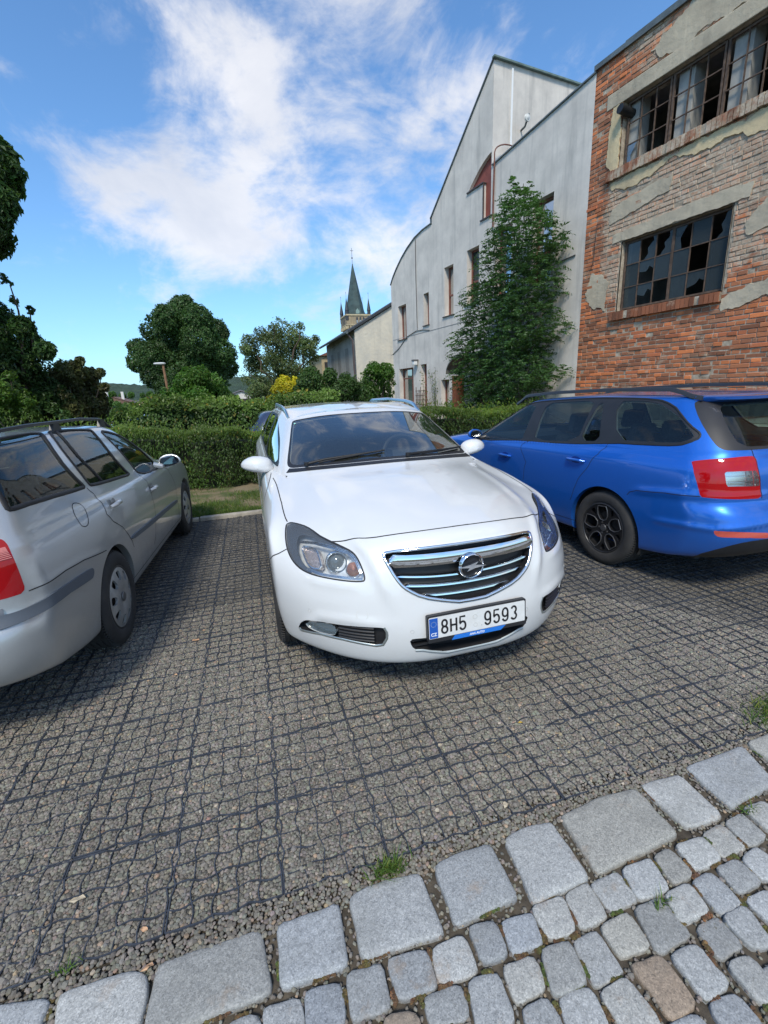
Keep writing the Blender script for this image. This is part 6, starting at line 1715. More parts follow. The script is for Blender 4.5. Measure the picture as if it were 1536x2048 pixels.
def lathe_x(mb, prof, side, x0, y0, z0, n=64, m=0):
    mb.lathe([(r, side*t) for r, t in prof], 'x', n, m, (x0, y0, z0))
def wheel(parent, side, xo, y, R, rim_r, style, W=.205, name='wheel', steer=0.0):
    """side +1/-1, xo outer face |x|"""
    w_ = D.objects.new(name, None); COL.objects.link(w_); w_.parent = parent; w_.location = (side*xo, y, R)
    w_.rotation_euler = (0, 0, steer)
    mb = MB(); h = R-rim_r
    prof = [(rim_r-.004, -.012), (rim_r+.006, -.002), (rim_r+.25*h, .004), (rim_r+.5*h, .006), (R-.30*h, .002), (R-.13*h, -.008), (R-.05*h, -.020), (R-.012, -.032)]
    a = -.036; k = 0
    while a > -(W-.034):                                   # tread ribs with grooves
        prof += [(R, a), (R, a-.024), (R-.008, a-.0265), (R-.008, a-.0315)]; a -= .034
    prof += [(R, a+.004), (R-.012, -(W-.010)), (R-.3*h, -W-.002), (rim_r, -W+.01)]
    lathe_x(mb, prof, side, 0, 0, 0, 72)
    # lettering-like ribs on the sidewall
    sb = mb                                              # sipes cut across the shoulder
    for q in range(90):
        an = 2*math.pi*q/90; c, s_ = math.cos(an), math.sin(an)
        for (xa, xb) in ((-.012, -.034), (-W+.036, -W+.012)):
            p = Vector((side*xa, c*(R-.010), s_*(R-.010))); q2 = Vector((side*xb, c*(R+.0012), s_*(R+.0012)))
            sb.bar(p, q2, .008, .004, up=(0, -s_, c))
    mb.build('tyre', TYRE, w_, smooth=True, sharp=30)
    mb = MB()                                              # barrel of the rim
    lathe_x(mb, [(rim_r-.004, -.012), (rim_r+.004, -.004), (rim_r-.006, .000), (rim_r-.014, -.010), (rim_r-.020, -.03), (rim_r-.028, -W+.03)], side, 0, 0, 0, 64)
    rm = {'cover': simple('steel_rim', (.05, .048, .045), .7, .3), 'black_alloy': simple('graphite_rim', (.045, .045, .048), .35, .5), 'alloy': simple('silver_rim', (.5, .5, .52), .35, .8)}[style]
    mb.build('rim', rm, w_, smooth=True, sharp=30)
    mb = MB(); lathe_x(mb, [(.001, -.085), (.135, -.085), (.14, -.095), (.001, -.10)], side, 0, 0, 0, 40); lathe_x(mb, [(rim_r-.03, -.13), (.001, -.13)], side, 0, 0, 0, 40)
    mb.build('brake_disc', BRAKE, w_, smooth=True, sharp=30)
    rr = rim_r-.006
    def disc(xprof, holes, mat, nm, nr=34, na=180, depth=.012, region_keep=0):
        r_ = np.linspace(.0005, rr, nr); an = np.linspace(0, 2*np.pi, na, endpoint=False)
        Rg, Ag = np.meshgrid(r_, an, indexing='ij')
        V = np.stack([xprof(Rg), np.cos(Ag)*Rg, np.sin(Ag)*Rg], -1).reshape(-1, 3)
        dx = np.gradient(xprof(r_), r_); NX = np.repeat(dx[:, None], na, 1)
        N = np.stack([np.ones_like(NX), -NX*np.cos(Ag), -NX*np.sin(Ag)], -1).reshape(-1, 3); N /= np.linalg.norm(N, axis=1, keepdims=True)
        i, j = np.meshgrid(np.arange(nr-1), np.arange(na), indexing='ij'); a = (i*na+j).ravel(); b = (i*na+(j+1) % na).ravel()
        Q = np.stack([a, a+na, b+na, b], 1)
        sk = Skin(V, N, V[:, 1:].copy(), Q)
        for h in holes: sk.carve(poly_sd(sk.UV, np.array(h)), 1)
        o = sk.mesh(nm, 0, mat, w_, sides=(side,), wall=(0, -depth), walldir=(1, 0, 0), skip_mid=False)
        return o, sk
    if style == 'cover':
        holes = []
        for q in range(9):
            a0 = 2*math.pi*(q+.3)/9; c = np.array([math.cos(a0), math.sin(a0)]); t = np.array([-c[1], c[0]])
            P = [(.118, -.012), (.128, -.022), (.155, -.0275), (.172, -.026), (.178, -.018), (.178, .018), (.172, .026), (.155, .0275), (.128, .022), (.118, .012), (.114, 0)]
            holes.append(chaikin([c*x+t*y for x, y in P], 1))
        f = lambda r: .004+.012*np.exp(-((r-.10)/.07)**2)-.012*(r/rr)**6
        cov = simple('hubcap_silver', (.42, .42, .41), .42, .55, var=.22, vscale=12)
        disc(f, holes, cov, 'hubcap', depth=.014)
        mb = MB(); lathe_x(mb, [(.001, .0205), (.026, .0200), (.030, .017), (.031, .012)], side, 0, 0, 0, 32)
        mb.build('hub_badge', simple('badge_grey', (.16, .16, .16), .4, .6), w_, smooth=True)
    elif style == 'black_alloy':
        holes = []; loops = []
        for q in range(5):
            a0 = math.pi/2+2*math.pi*q/5+.10; c = np.array([math.cos(a0), math.sin(a0)]); t = np.array([-c[1], c[0]])
            sh = [(.064, 0), (.074, -.030), (.112, -.052), (.160, -.052), (.192, -.042), (.192, .042), (.160, .052), (.112, .052), (.074, .030)]
            holes.append(np.array([c*x+t*y for x, y in sh])); loops.append(holes[-1])
            a1 = a0+math.pi/5; c1 = np.array([math.cos(a1), math.sin(a1)]); t1 = np.array([-c1[1], c1[0]])
            tri_ = [(.128, 0), (.180, -.030), (.194, -.020), (.196, 0), (.194, .020), (.180, .030)]
            holes.append(np.array([c1*x+t1*y for x, y in tri_]))
        f = lambda r: -.004-.018*(1-(r/rr)**2)
        disc(f, holes, simple('black_alloy', (.022, .022, .024), .35, .4, var=.2), 'spokes', depth=.035)
        mb = MB()
        for L in loops:
            P = [(side*(f(np.hypot(*p))+.003), p[0], p[1]) for p in L]; P = P+[P[0], P[1]]
            mb.tube(P, .0042, 6, cap=False)
        mb.build('spoke_edge', simple('graphite_edge', (.13, .13, .135), .4, .6), w_, smooth=True)
        mb = MB(); lathe_x(mb, [(.001, -.012), (.028, -.013), (.031, -.018), (.031, -.024)], side, 0, 0, 0, 30)
        for q in range(5):
            an = 2*math.pi*q/5+.7; lathe_x(mb, [(.001, -.016), (.008, -.016), (.010, -.024)], side, 0, math.cos(an)*.048, math.sin(an)*.048, 12)
        mb.build('hub_badge', simple('hub_grey', (.09, .09, .095), .4, .5), w_, smooth=True)
    else:
        holes = []
        for q in range(7):
            a0 = 2*math.pi*q/7; c = np.array([math.cos(a0), math.sin(a0)]); t = np.array([-c[1], c[0]])
            holes.append(np.array([c*x+t*y for x, y in [(.07, -.012), (.12, -.042), (.18, -.062), (.192, -.05), (.196, 0), (.192, .05), (.18, .062), (.12, .042), (.07, .012)]]))
        disc(lambda r: -.002-.012*(1-(r/rr)**2), holes, rm, 'spokes', depth=.03)
    return w_

def mirror_housing(parent, side, p, paint, size=(.10, .075, .075), base=None, glass_back=True, foot=BLACKP):
    """door mirror: rounded shell, glass facing rearward (+y), stalk"""
    mb = MB(); n1, n2 = 14, 22; V = []; F = []
    sx, sy, sz = size
    for i in range(n1+1):
        a = math.pi*i/n1
        for k in range(n2):
            b = 2*math.pi*k/n2
            x = math.copysign(abs(math.cos(b))**.75, math.cos(b))*math.sin(a)**.8; z = math.copysign(abs(math.sin(b))**.8, math.sin(b))*math.sin(a)**.8; y = -math.cos(a)
            yy = y if y < 0 else y*.18
            o_ = side*x; tap = (1-.38*max(0, o_)**1.5)*(1.0 if z > 0 else .50+.12*max(0, -o_))
            V.append((p[0]+x*sx, p[1]+yy*sy+abs(x)*.012+max(0, o_)*.022, p[2]+z*sz*1.12*tap-.018+.012*o_))
    for i in range(n1):
        for k in range(n2): F.append((i*n2+k, i*n2+(k+1) % n2, (i+1)*n2+(k+1) % n2, (i+1)*n2+k))
    mb.add(V, F)
    root = mb.build('door_mirror', paint, parent, smooth=True)
    mb = MB(); pts = []
    for k in range(24):
        b = 2*math.pi*k/24; x = math.copysign(abs(math.cos(b))**.6, math.cos(b)); z = math.copysign(abs(math.sin(b))**.6, math.sin(b))
        o_ = side*x; tap = (1-.38*max(0, o_)**1.5)*(1.0 if z > 0 else .55)
        pts.append((p[0]+x*sx*.84, p[1]+sy*.19+.004+abs(x)*.010+max(0, o_)*.022, p[2]+z*sz*.90*tap-.016+.012*o_))
    mb.add(pts, [tuple(range(24))]); mb.build('mirror_glass', simple('mirror_glass', (.22, .24, .26), .03, 1.0), root)
    if base is not None:
        mb = MB(); q = Vector(base); mb.tube([Vector((p[0]+side*sx*.10, p[1]+.0, p[2]-sz*.62)), Vector((p[0]-side*sx*.55, p[1]+.0, p[2]-sz*.66)), (Vector(p)+q)/2+Vector((side*.0, .01, -sz*.5)), q], [.012, .024, .026, .034], 10); mb.build('mirror_foot', foot, root, smooth=True)
    return root

def seat(mb, x, y, z=.30, w=.25, h=.62):
    mb.box((x-w, y-.28, z), (x+w, y+.25, z+.17), 0, .05)
    n0 = mb.n; mb.box((x-w*.95, -.06, 0), (x+w*.95, .07, h), 0, .045)
    mb.box((x-w*.5, -.04, h+.03), (x+w*.5, .05, h+.22), 0, .04)
    c, s_ = math.cos(-.22), math.sin(-.22)
    for i in range(n0, mb.n):
        vx, vy, vz = mb.V[i]; mb.V[i] = (vx, y+.24+vy*c-vz*s_, z+.12+vy*s_+vz*c)

def cabin(root, sk, glass_regs, L, yd, ys1, ys2, zbelt, hw, steer_x, line_col=TRIMG, vlo=9.2):
    """lining seen through the glass, seats, dashboard, steering wheel"""
    vmin = {}
    fs = [f for f, r in zip(sk.F, sk.R) if r not in glass_regs and min(sk.UV[i][1] for i in f) > vlo and sk.V[f[0]][1] > yd+.02]
    o = sk.mesh('headlining', None, line_col, root, off=-.022, fs=fs, flip=True)
    mb = MB()
    for sx in (-1, 1): seat(mb, sx*.36, ys1)
    seats = mb.build('front_seats', SEAT, root, smooth=True)
    mb = MB(); mb.box((-.62, ys2-.3, .30), (.62, ys2+.22, .46), 0, .05)
    n0 = mb.n; mb.box((-.62, -.05, 0), (.62, .08, .60), 0, .05)
    for sx in (-.38, 0, .38): mb.box((sx-.12, -.03, .62), (sx+.12, .05, .78), 0, .03)
    c, s_ = math.cos(-.25), math.sin(-.25)
    for i in range(n0, mb.n):
        vx, vy, vz = mb.V[i]; mb.V[i] = (vx, ys2+.2+vy*c-vz*s_, .42+vy*s_+vz*c)
    mb.build('rear_bench', SEAT, root, smooth=True)
    mb = MB()
    prof = [(yd, zbelt-.06), (yd+.10, zbelt-.025), (yd+.42, zbelt-.03), (yd+.52, zbelt-.07), (yd+.50, zbelt-.32), (yd+.2, .4), (yd, .4)]
    mb.prism([(a, b) for a, b in prof], -hw, hw, plane='yz')
    mb.prism([(a, b) for a, b in [(yd+.32, zbelt-.04), (yd+.36, zbelt+.035), (yd+.50, zbelt+.035), (yd+.54, zbelt-.06)]], steer_x-.2, steer_x+.2, plane='yz')
    mb.build('dashboard', DASH, root)
    mb = MB(); R_ = .185; cs, sn = math.cos(.42), math.sin(.42); cy, cz = yd+.66, zbelt-.055
    pts = [(steer_x+R_*math.cos(a), cy+R_*math.sin(a)*sn, cz+R_*math.sin(a)*cs) for a in [2*math.pi*k/36 for k in range(38)]]
    mb.tube(pts, .016, 8, cap=False)
    for a in (.1, math.pi-.1, -math.pi/2): mb.bar((steer_x, cy, cz), (steer_x+R_*math.cos(a), cy+R_*math.sin(a)*sn, cz+R_*math.sin(a)*cs), .04, .02)
    mb.build('steering_wheel', simple('wheel_leather', (.03, .03, .032), .45), root, smooth=True)
    mb = MB(); mb.box((-hw, yd, .26), (hw, L-.35, .30)); mb.box((-hw+.02, ys2+.42, .3), (hw-.02, L-.45, zbelt-.16))
    for sx in (-1, 1): mb.box((sx*hw-.02*(sx > 0), yd, .3), (sx*hw+.02*(sx < 0), L-.5, zbelt-.04))
    mb.build('cabin_floor', DASH, root)
    mb = MB(); mb.box((-.11, yd+.62, zbelt+.235), (.13, yd+.65, zbelt+.30), 0, .012); mb.box((-.02, yd+.62, zbelt+.29), (.02, yd+.66, zbelt+.36)); 
    return seats

def arch_liner(root, ys, R, hw):
    for y, zc in ys:
        for sg in (1, -1):
            mb = MB()
            n = 20; V = []
            for k in range(n+1):
                a = math.pi*(-.12+1.24*k/n); V += [(sg*(hw-.045), y+R*math.cos(a), zc+R*math.sin(a)), (sg*(hw-.36), y+R*math.cos(a), zc+R*math.sin(a))]
            mb.add(V, [(2*k, 2*k+1, 2*k+3, 2*k+2) for k in range(n)])
            m = len(V); V2 = [(sg*(hw-.36), y+R*math.cos(math.pi*(-.12+1.24*k/n)), zc+R*math.sin(math.pi*(-.12+1.24*k/n))) for k in range(n+1)]
            mb.add(V2, [tuple(range(n+1))]); mb.build('wheel_arch', UNDER, root)

def underbody(root, S, z=.20):
    P = S.P[0]; n = len(P); V = [(x*.985, y, zz+.012) for x, y, zz in P]+[(-x*.985, y, zz+.012) for x, y, zz in P]
    mb = MB(); mb.add(V, [(i, i+1, n+i+1, n+i) for i in range(n-1)]); mb.build('underbody', UNDER, root)

def rails(root, xs, y0, y1, z, mat, h=.055, w=.028, posts=(), S=None, bow=.02, n=26, tk=1.0):
    for sg in (1, -1):
        mb = MB(); pts = []
        for k in range(n+1):
            t = k/n; y = y0+(y1-y0)*t; e = min(1, t/.10, (1-t)/.12); e = e*e*(3-2*e)
            x = np.interp(y, [q[0] for q in xs], [q[1] for q in xs]); zz = np.interp(y, [q[0] for q in z], [q[1] for q in z])
            pts.append((sg*x, y, zz-.012+(h+.012)*e+bow*math.sin(math.pi*t)*0))
        V = []
        for (x, y, zz) in pts: V += [(x-w/2, y, zz+.015-.031*tk), (x+w/2, y, zz+.015-.031*tk), (x+w/2*.8, y, zz+.015-.005*tk), (x+w/2*.3, y, zz+.015), (x-w/2*.3, y, zz+.015), (x-w/2*.8, y, zz+.015-.005*tk)]
        m = 6; mb.add(V, [(m*i+q, m*i+(q+1) % m, m*i+m+(q+1) % m, m*i+m+q) for i in range(n) for q in range(m)]+[tuple(range(m)), tuple(m*n+q for q in range(m))])
        for py in posts:
            x = np.interp(py, [q[0] for q in xs], [q[1] for q in xs]); zz = np.interp(py, [q[0] for q in z], [q[1] for q in z])
            V = [(sg*x+a*.5*w, py+b, zz-.02) for a, b in ((-1.2, -.07), (1.2, -.07), (1.2, .07), (-1.2, .07))]+[(sg*x+a*.5*w, py+b, zz+h) for a, b in ((-.9, -.035), (.9, -.035), (.9, .035), (-.9, .035))]
            mb.add(V, [(0, 1, 5, 4), (1, 2, 6, 5), (2, 3, 7, 6), (3, 0, 4, 7)])
        mb.build('roof_rail', mat, root, smooth=True, sharp=50)

def bowl(sk, reg, depth, mat, root, name, sides, shrink=.8):
    """closed recess behind a carved region"""
    return sk.mesh(name, reg, mat, root, off=-depth, sides=sides, wall=(0, -depth), skip_mid=True)

# ------------------------------------------------------------------ the parked cars
def base_car(key, net, label, arches, paint, name='parked_car', ridges=(), R_arch=.345, hw=.9, arch_z=.32):
    loc, rz = car_xf(key)
    root = empty(name, loc, rz, label, 'car')
    S = Surface(net, step=.019, smooth=4)
    for uv, amp, w in ridges: S.ridge(uv, amp, w)
    S.norm()
    sk = Skin.from_surface(S)
    for (y, zc, R_) in arches:
        sd = np.where(sk.V[:, 0] > .45, R_-np.hypot(sk.V[:, 1]-y, sk.V[:, 2]-zc), -1.0)
        sk.carve(sd, 90)
    return root, S, sk, (FEAT[key] if key in FEAT else {})
def wheel_lips(sk, root, paint, arches, hw):
    bd = sk.boundary(90)
    for sg, half in ((1, 0), (-1, 0), (1, 1), (-1, 1)):
        mb = MB()
        for a, b in bd:
            if (sk.V[a][2] < .21 and sk.V[b][2] < .21) or (sk.V[a][1] > 2.3) != bool(half): continue
            m = np.array([sg, 1, 1.0]); P = sk.V[[a, b]]; Q = P+np.array([-.045, 0, 0])
            q = [P[0]*m, P[1]*m, Q[1]*m, Q[0]*m]; mb.add(q, [(0, 1, 2, 3) if sg > 0 else (3, 2, 1, 0)])
        mb.build('arch_lip', paint, root)

# =============================================== white estate car, nose towards the camera
def white_car():
    paint = car_paint('white_paint', (.66, .665, .66), rough=.38, dirt=(.42, .38, .32), dirt_amt=.30)
    AR = [(.985, .335, .365), (3.722, .335, .365)]
    root, S, sk, ft = base_car('white', net_white(), 'white estate car facing the camera between the silver and the blue car', AR, paint,
        ridges=[([(6.5, 5.2), (8.5, 5.4), (11, 5.7), (14, 6.0)], .006, .03), ([tuple(p) for p in FEAT['white']['fold']], .013, .030), ([tuple(p) for p in FEAT['white']['fogfold']], .009, .022), ([tuple(p) for p in FEAT['white']['lampfold']], .007, .022), ([tuple(p) for p in FEAT['white']['hoodcrease']], .008, .040)])
    # headlamps
    hl = sk.carve_uv(ft['hl'], 10, grow=.0)
    grl = chaikin([(-.5, 99)], 0)
    # grille, right through the middle
    g = ft['gr'][:-1]; g2 = ft['gr2']
    vt = g[-1][1]; vb = g2[0][1]
    gp = [(-5, vt+.07)] + [(p[0], p[1]+.0) for p in g[::-1]][:1] + [tuple(p) for p in g[::-1]][1:] + [tuple(p) for p in g2[::-1]] + [(-5, vb-.12)]
    sk.carve_uv(gp, 11, smooth=1)
    fog = sk.carve_uv(ft['fog'], 12); 
    lamp = sk.carve_uv(ft['foglamp'], 13, src=(12,)); 
    it = ft['int']; it2 = ft['int2']
    ip = [(-5, it[-1][1]-.02)]+[tuple(p) for p in it[::-1]]+[tuple(p) for p in it2[::-1]]+[(-5, it2[0][1]-.03)]
    sk.carve_uv(ip, 14, smooth=1)
    # glass
    ws = [(-9, 10.10), (3.5, 10.12), (4.80, 10.20), (4.86, 10.6), (4.84, 11.2), (4.82, 11.86), (4.6, 11.95), (3, 11.97), (-9, 11.98)]
    sk.carve_uv(ws, 21, smooth=2)
    wi = [(-9, 10.20), (3.4, 10.22), (4.25, 10.30), (4.60, 10.55), (4.62, 11.2), (4.60, 11.75), (4.40, 11.88), (3, 11.91), (-9, 11.92)]
    sk.carve_uv(wi, 20, src=(21,), smooth=2)
    sw = [(6.35, 10.20), (7.2, 10.12), (9, 10.10), (11, 10.10), (12.6, 10.14), (13.6, 10.25), (13.8, 10.6), (13.5, 11.3), (13.0, 11.75), (11, 11.86), (9, 11.86), (8.2, 11.84), (7.3, 11.3), (6.7, 10.7)]
    sk.carve_uv(sw, 22, smooth=1)
    for k, (u0, u1) in enumerate(((6.75, 8.78), (8.98, 10.9), (11.15, 13.2))):
        l = .45 if k == 0 else .0
        q = [(u0, 10.25), (u1, 10.2), (u1+(-.1 if k < 2 else .2), 11.0), (u1-.15, 11.76), (u0+l*2.6, 11.74), (u0+l*1.2, 11.0)]
        sk.carve_uv(q, 20, src=(22,), smooth=1)
    rg = [(15.9, 10.3), (17.2, 10.28), (19, 10.28), (19, 11.8), (17.2, 11.8), (16.2, 11.7)]
    sk.carve_uv(rg, 20, smooth=1)
    sk.mesh('body', 0, paint, root)
    sk.mesh('window_frame', (21, 22), BLACKP, root, off=-.001)
    sk.mesh('window_glass', 20, SCREEN_GLASS, root, off=-.002)
    wheel_lips(sk, root, paint, AR, .92)
    underbody(root, S); arch_liner(root, [(a[0], a[1]) for a in AR], .375, .925)
    # panel gaps
    gaps = [[(0, 7.02), (.9, 7.02), (1.8, 7.0), (2.5, 6.98)] + [tuple(ft['hoodf'][0])]]
    hs = [tuple(p) for p in ft['hoodc']]
    hoodside = [hs[0], (6.1, 7.72), (6.6, 8.3), (6.75, 9.0), (6.75, 9.6)]
    gaps = [chaikin([(-.2, ft['hoodf'][2][1]+.02), (1.0, ft['hoodf'][2][1]), tuple(ft['hoodf'][1]), tuple(ft['hoodf'][0])], 2, False), chaikin(ft['hoodc'], 2, False), [tuple(p) for p in ft['bump']], [(8.85, 10.0), (8.8, 8.0), (8.8, 3.0), (8.8, 1.3)], [(7.55, 8.6), (7.5, 6), (7.45, 3.0), (7.5, 1.3)], [(10.95, 10), (10.95, 7), (11.2, 5.2)]]
    sk.ribbon('panel_gap', gaps, .0062, GAPM, root)
    sk.ribbon('window_seal', [hl], .007, RUBBER, root, closed=True)
    # cowl, wipers
    sk.ribbon('scuttle_panel', [[(-.3, 10.03), (2, 10.04), (3.5, 10.04), (4.7, 10.06)]], .05, BLACKP, root, lift=.003)
    for sg, (a, b, c) in ((1, ((.62, 10.16), (2.4, 10.25), (4.1, 10.33))), (1, ((-3.1, 10.16), (-2.2, 10.26), (-.2, 10.36)))):
        q = np.array([a, b, c]); P, N = S.at(q[:, 0], q[:, 1]); P = P+N*.02
        mb = MB(); mb.tube([tuple(P[0]), tuple(P[1]), tuple(P[2])], [.011, .009, .006], 8)
        P2, N2 = S.at(np.linspace(q[0, 0]+.6, q[2, 0]+.15, 8), np.linspace(q[0, 1]+.04, q[2, 1]+.05, 8)); P2 = P2+N2*.010
        mb.tube([tuple(x) for x in P2], .006, 6); mb.tube([tuple(P[0]+np.array([0, 0, -.012])), tuple(P[0]+np.array([0, 0, .012]))], .018, 12); mb.build('wiper', RUBBER, root, smooth=True)
    # cabin
    cabin(root, sk, (20, 11, 12, 13, 14, 10, 90), 4.9, 1.42, 2.45, 3.25, 1.035, .74, .37)
    mb = MB(); mb.box((-.13, 2.14, 1.255), (.11, 2.165, 1.325), 0, .014); mb.box((-.035, 2.10, 1.30), (.03, 2.15, 1.37), 0, .008); mb.build('rear_view_mirror', simple('mirror_black', (.01, .01, .01), .5), root, smooth=True)
    mb = MB(); q, n_ = S.at([-4.25], [11.78]); 
    sk.ribbon('sticker', [[(-4.28, 11.72), (-4.05, 11.74)]], .022, simple('mint_sticker', (.30, .62, .52), .5), root, lift=.002, sides=(1,))
    # ------- headlamps: dark bowl, chrome inner bezel, projector, reflector, indicator
    DKCH = simple('lamp_bezel', (.17, .19, .22), .22, .75)
    LCH = simple('lamp_reflector', (.82, .84, .87), .12, 1.0)
    AMB = simple('amber_bulb', (.40, .16, .10), .3)
    GLS = simple('projector_glass', (.10, .12, .13), .04, 0, coat=1.0)
    c0 = np.array(ft['hl']).mean(0)
    for sg in (1, -1):
        h = sk.mesh('headlight', 10, CLEAR, root, off=-.001, sides=(sg,))
        bowl(sk, 10, .055, simple('lamp_housing', (.74, .76, .78), .38, .35, var=.22, vscale=34), h, 'lamp_bowl', (sg,))
        def at_depth(key, d):
            u, v = ft[key][0]; p, n = S.at([u], [v]); p = p[0]-n[0]*d; return Vector((p[0]*sg, p[1], p[2])), Vector((n[0][0]*sg, n[0][1], n[0][2]))
        sk2 = Skin.from_surface(S); sk2.carve_uv(ft['brow'], 5, smooth=1); 
        sk2.mesh('dark_bezel', 5, DKCH, h, off=-.010, sides=(sg,))
        def cup(prof, key, d, mat, name, look=.35, n=40):
            c, nn = at_depth(key, d)
            ax = (Vector((0, -1, 0))*(1-look)+nn*look).normalized(); a_ = ax.orthogonal().normalized(); b_ = ax.cross(a_)
            m_ = MB(); V = []
            for r_, t_ in prof:
                for k in range(n): V.append(c+ax*t_+a_*math.cos(2*math.pi*k/n)*r_+b_*math.sin(2*math.pi*k/n)*r_)
            m_.add(V, [(i*n+k, i*n+(k+1) % n, (i+1)*n+(k+1) % n, (i+1)*n+k) for i in range(len(prof)-1) for k in range(n)])
            return m_.build(name, mat, h, smooth=True, sharp=60)
        cup([(.060, -.018), (.058, .004), (.053, .011), (.047, .006), (.044, -.006), (.041, -.016)], 'proj', .030, LCH, 'projector_ring')
        cup([(.0005, .006), (.014, .0045), (.028, -.002), (.038, -.012), (.041, -.018)], 'proj', .030, GLS, 'projector_lens')
        cup([(.008, -.016), (.020, -.012), (.032, .0), (.037, .008), (.039, .009)], 'high', .030, LCH, 'high_beam_reflector')
        cup([(.0005, .006), (.006, .004), (.008, -.006), (.008, -.016)], 'high', .030, AMB, 'bulb')
        sub = Skin.from_surface(S); sub.carve_uv(ft['indic'], 5, smooth=1); sub.mesh('indicator', 5, simple('indicator_cell', (.58, .50, .47), .25, .75, var=.4, vscale=70), h, off=-.020, sides=(sg,), wall=(-.020, -.04))
        for key, w_ in (('indic', .007),):
            m_ = MB(); sk.ribbon_mb(m_, chaikin(ft[key], 1), w_, lift=-.016, closed=True, sides=(sg,), th=.003); mesh('chrome_frame', m_.V, m_.F, LCH, h, smooth=True)
        for nm_, key, w_ in (('chrome_edge', 'edge_top', .016), ('chrome_edge', 'edge_low', .013)):
            m_ = MB(); sk.ribbon_mb(m_, ft[key], w_, lift=-.013, sides=(sg,), th=.004); mesh(nm_, m_.V, m_.F, LCH, h, smooth=True)
        # fog lamp and its dark grille
        f_ = sk.mesh('fog_light', 13, CLEAR, root, off=-.006, sides=(sg,)); bowl(sk, 13, .03, simple('fog_reflector', (.80, .81, .79), .25, .6), f_, 'lamp_bowl', (sg,))
        q, n_ = S.at([3.55], [3.42]); 
        mb = MB(); Q = (sg*float(q[0][0]-n_[0][0]*.035), float(q[0][1]-n_[0][1]*.035), float(q[0][2]-n_[0][2]*.035)); mb.lathe([(.001, -.012), (.012, -.008), (.02, .006), (.032, -.002), (.034, .004)], 'y', 24, 0, Q); mb.build('bulb', LCH, f_, smooth=True)
        gr = sk.mesh('fog_grille', 12, BLACKP, root, off=-.03, sides=(sg,), wall=(0, -.03))
        P3 = np.array(ft['foggr']); u0, u1 = P3[:, 0].min(), P3[:, 0].max(); v0, v1 = P3[:, 1].min(), P3[:, 1].max()
        sub = MB()
        for k in range(5):
            v = v0+.04+(v1-v0-.05)*k/4; sk.ribbon_mb(sub, [(u0+.12, v), ((u0+u1)/2, v), (u1-.03, v)], .016, lift=-.020, sides=(sg,), th=.010)
        mesh('slat', sub.V, sub.F, BLACKP, gr, smooth=True)
        sub = MB(); fo = np.array(ft['fog']); cl = fo.mean(0)
        lowf = [fo[0], fo[13], fo[12], fo[11], fo[10], fo[9], fo[8], fo[7], fo[6]]
        sk.ribbon_mb(sub, [tuple(cl+(p-cl)*.97) for p in lowf], .014, lift=-.003, sides=(sg,), th=.004); mesh('chrome_strip', sub.V, sub.F, simple('satin_strip', (.50, .55, .54), .3, .8), gr, smooth=True)
        # details on the bumper skin
        q, n_ = S.at([1.28], [3.07])
    det = MB()
    def disc_on(mb, u, v, r, h=.002, n=20, sides=(1, -1)):
        p, n0 = S.at([u], [v]); p = p[0]; n0 = Vector(n0[0]); a = n0.orthogonal().normalized(); b = n0.cross(a)
        for sg in sides:
            V = []
            for k in range(n):
                t = 2*math.pi*k/n
                for rr_, hh in ((r, 0), (r, h), (r*.86, h), (r*.86, -.0005)):
                    q = Vector(p)+a*math.cos(t)*rr_+b*math.sin(t)*rr_+n0*hh; V.append((q.x*sg, q.y, q.z))
            F = [(4*k+c, 4*((k+1) % n)+c, 4*((k+1) % n)+c+1, 4*k+c+1) for k in range(n) for c in range(3)]
            mb.add(V, F)
    for (u, v) in ((1.45, 3.1), (3.95, 3.5)):
        m_ = MB(); disc_on(m_, u, v, .0095, .0012); m_.build('parking_sensor', simple('sensor_ring', (.45, .45, .44), .5), root)
    m_ = MB(); disc_on(m_, 2.6, 3.7, .030, .0008, 36, sides=(-1,)); m_.build('towing_eye_cover', simple('cover_ring', (.60, .60, .58), .5), root)
    # ------- grille
    gb_ = sk.mesh('grille', 11, simple('grille_black', (.012, .012, .013), .5), root, off=-.045, wall=(0, -.045))
    ring_uv = chaikin(gp, 1); ring_uv = [tuple(p) for p in ring_uv if p[0] > 0]
    top0 = ring_uv[0]; bot0 = ring_uv[-1]
    full = [(0.0, top0[1])]+ring_uv+[(0.0, bot0[1]-.01)]
    sk.ribbon('grille_surround', [full], .016, CHROME, root, lift=.001, th=.006)
    gps = np.array(full)
    def gspan(z):                                       # half width of the opening at height z
        P, _ = S.at(gps[:, 0], gps[:, 1]); xs = []
        for a, b in zip(P[:-1], P[1:]):
            if (a[2]-z)*(b[2]-z) <= 0 and abs(a[2]-b[2]) > 1e-6: xs.append(a[0]+(z-a[2])/(b[2]-a[2])*(b[0]-a[0]))
        return max(xs) if xs else .1
    def bar(z0, z1, m, name, dep=-.012, th=.016, sag=.0, cham=.5):
        mb = MB(); w = min(gspan((z0+z1)/2)-.012, .47); n = 40; V = []
        for k in range(n+1):
            x = -w+2*w*k/n; t = abs(x)/.42
            # follow the skin's plan curve
            yy = float(np.interp(abs(x), GX, GY)) - dep
            dz = -sag*(1-t*t)
            e = min(1, (w-abs(x))/.02+.25)
            zc = (z0+z1)/2+dz; hh = (z1-z0)/2*e
            V += [(x, yy+th, zc-hh), (x, yy+th*.15, zc-hh*.85), (x, yy-.004, zc-hh*.2), (x, yy-.002, zc+hh*.5), (x, yy+th*.3, zc+hh), (x, yy+th, zc+hh)]
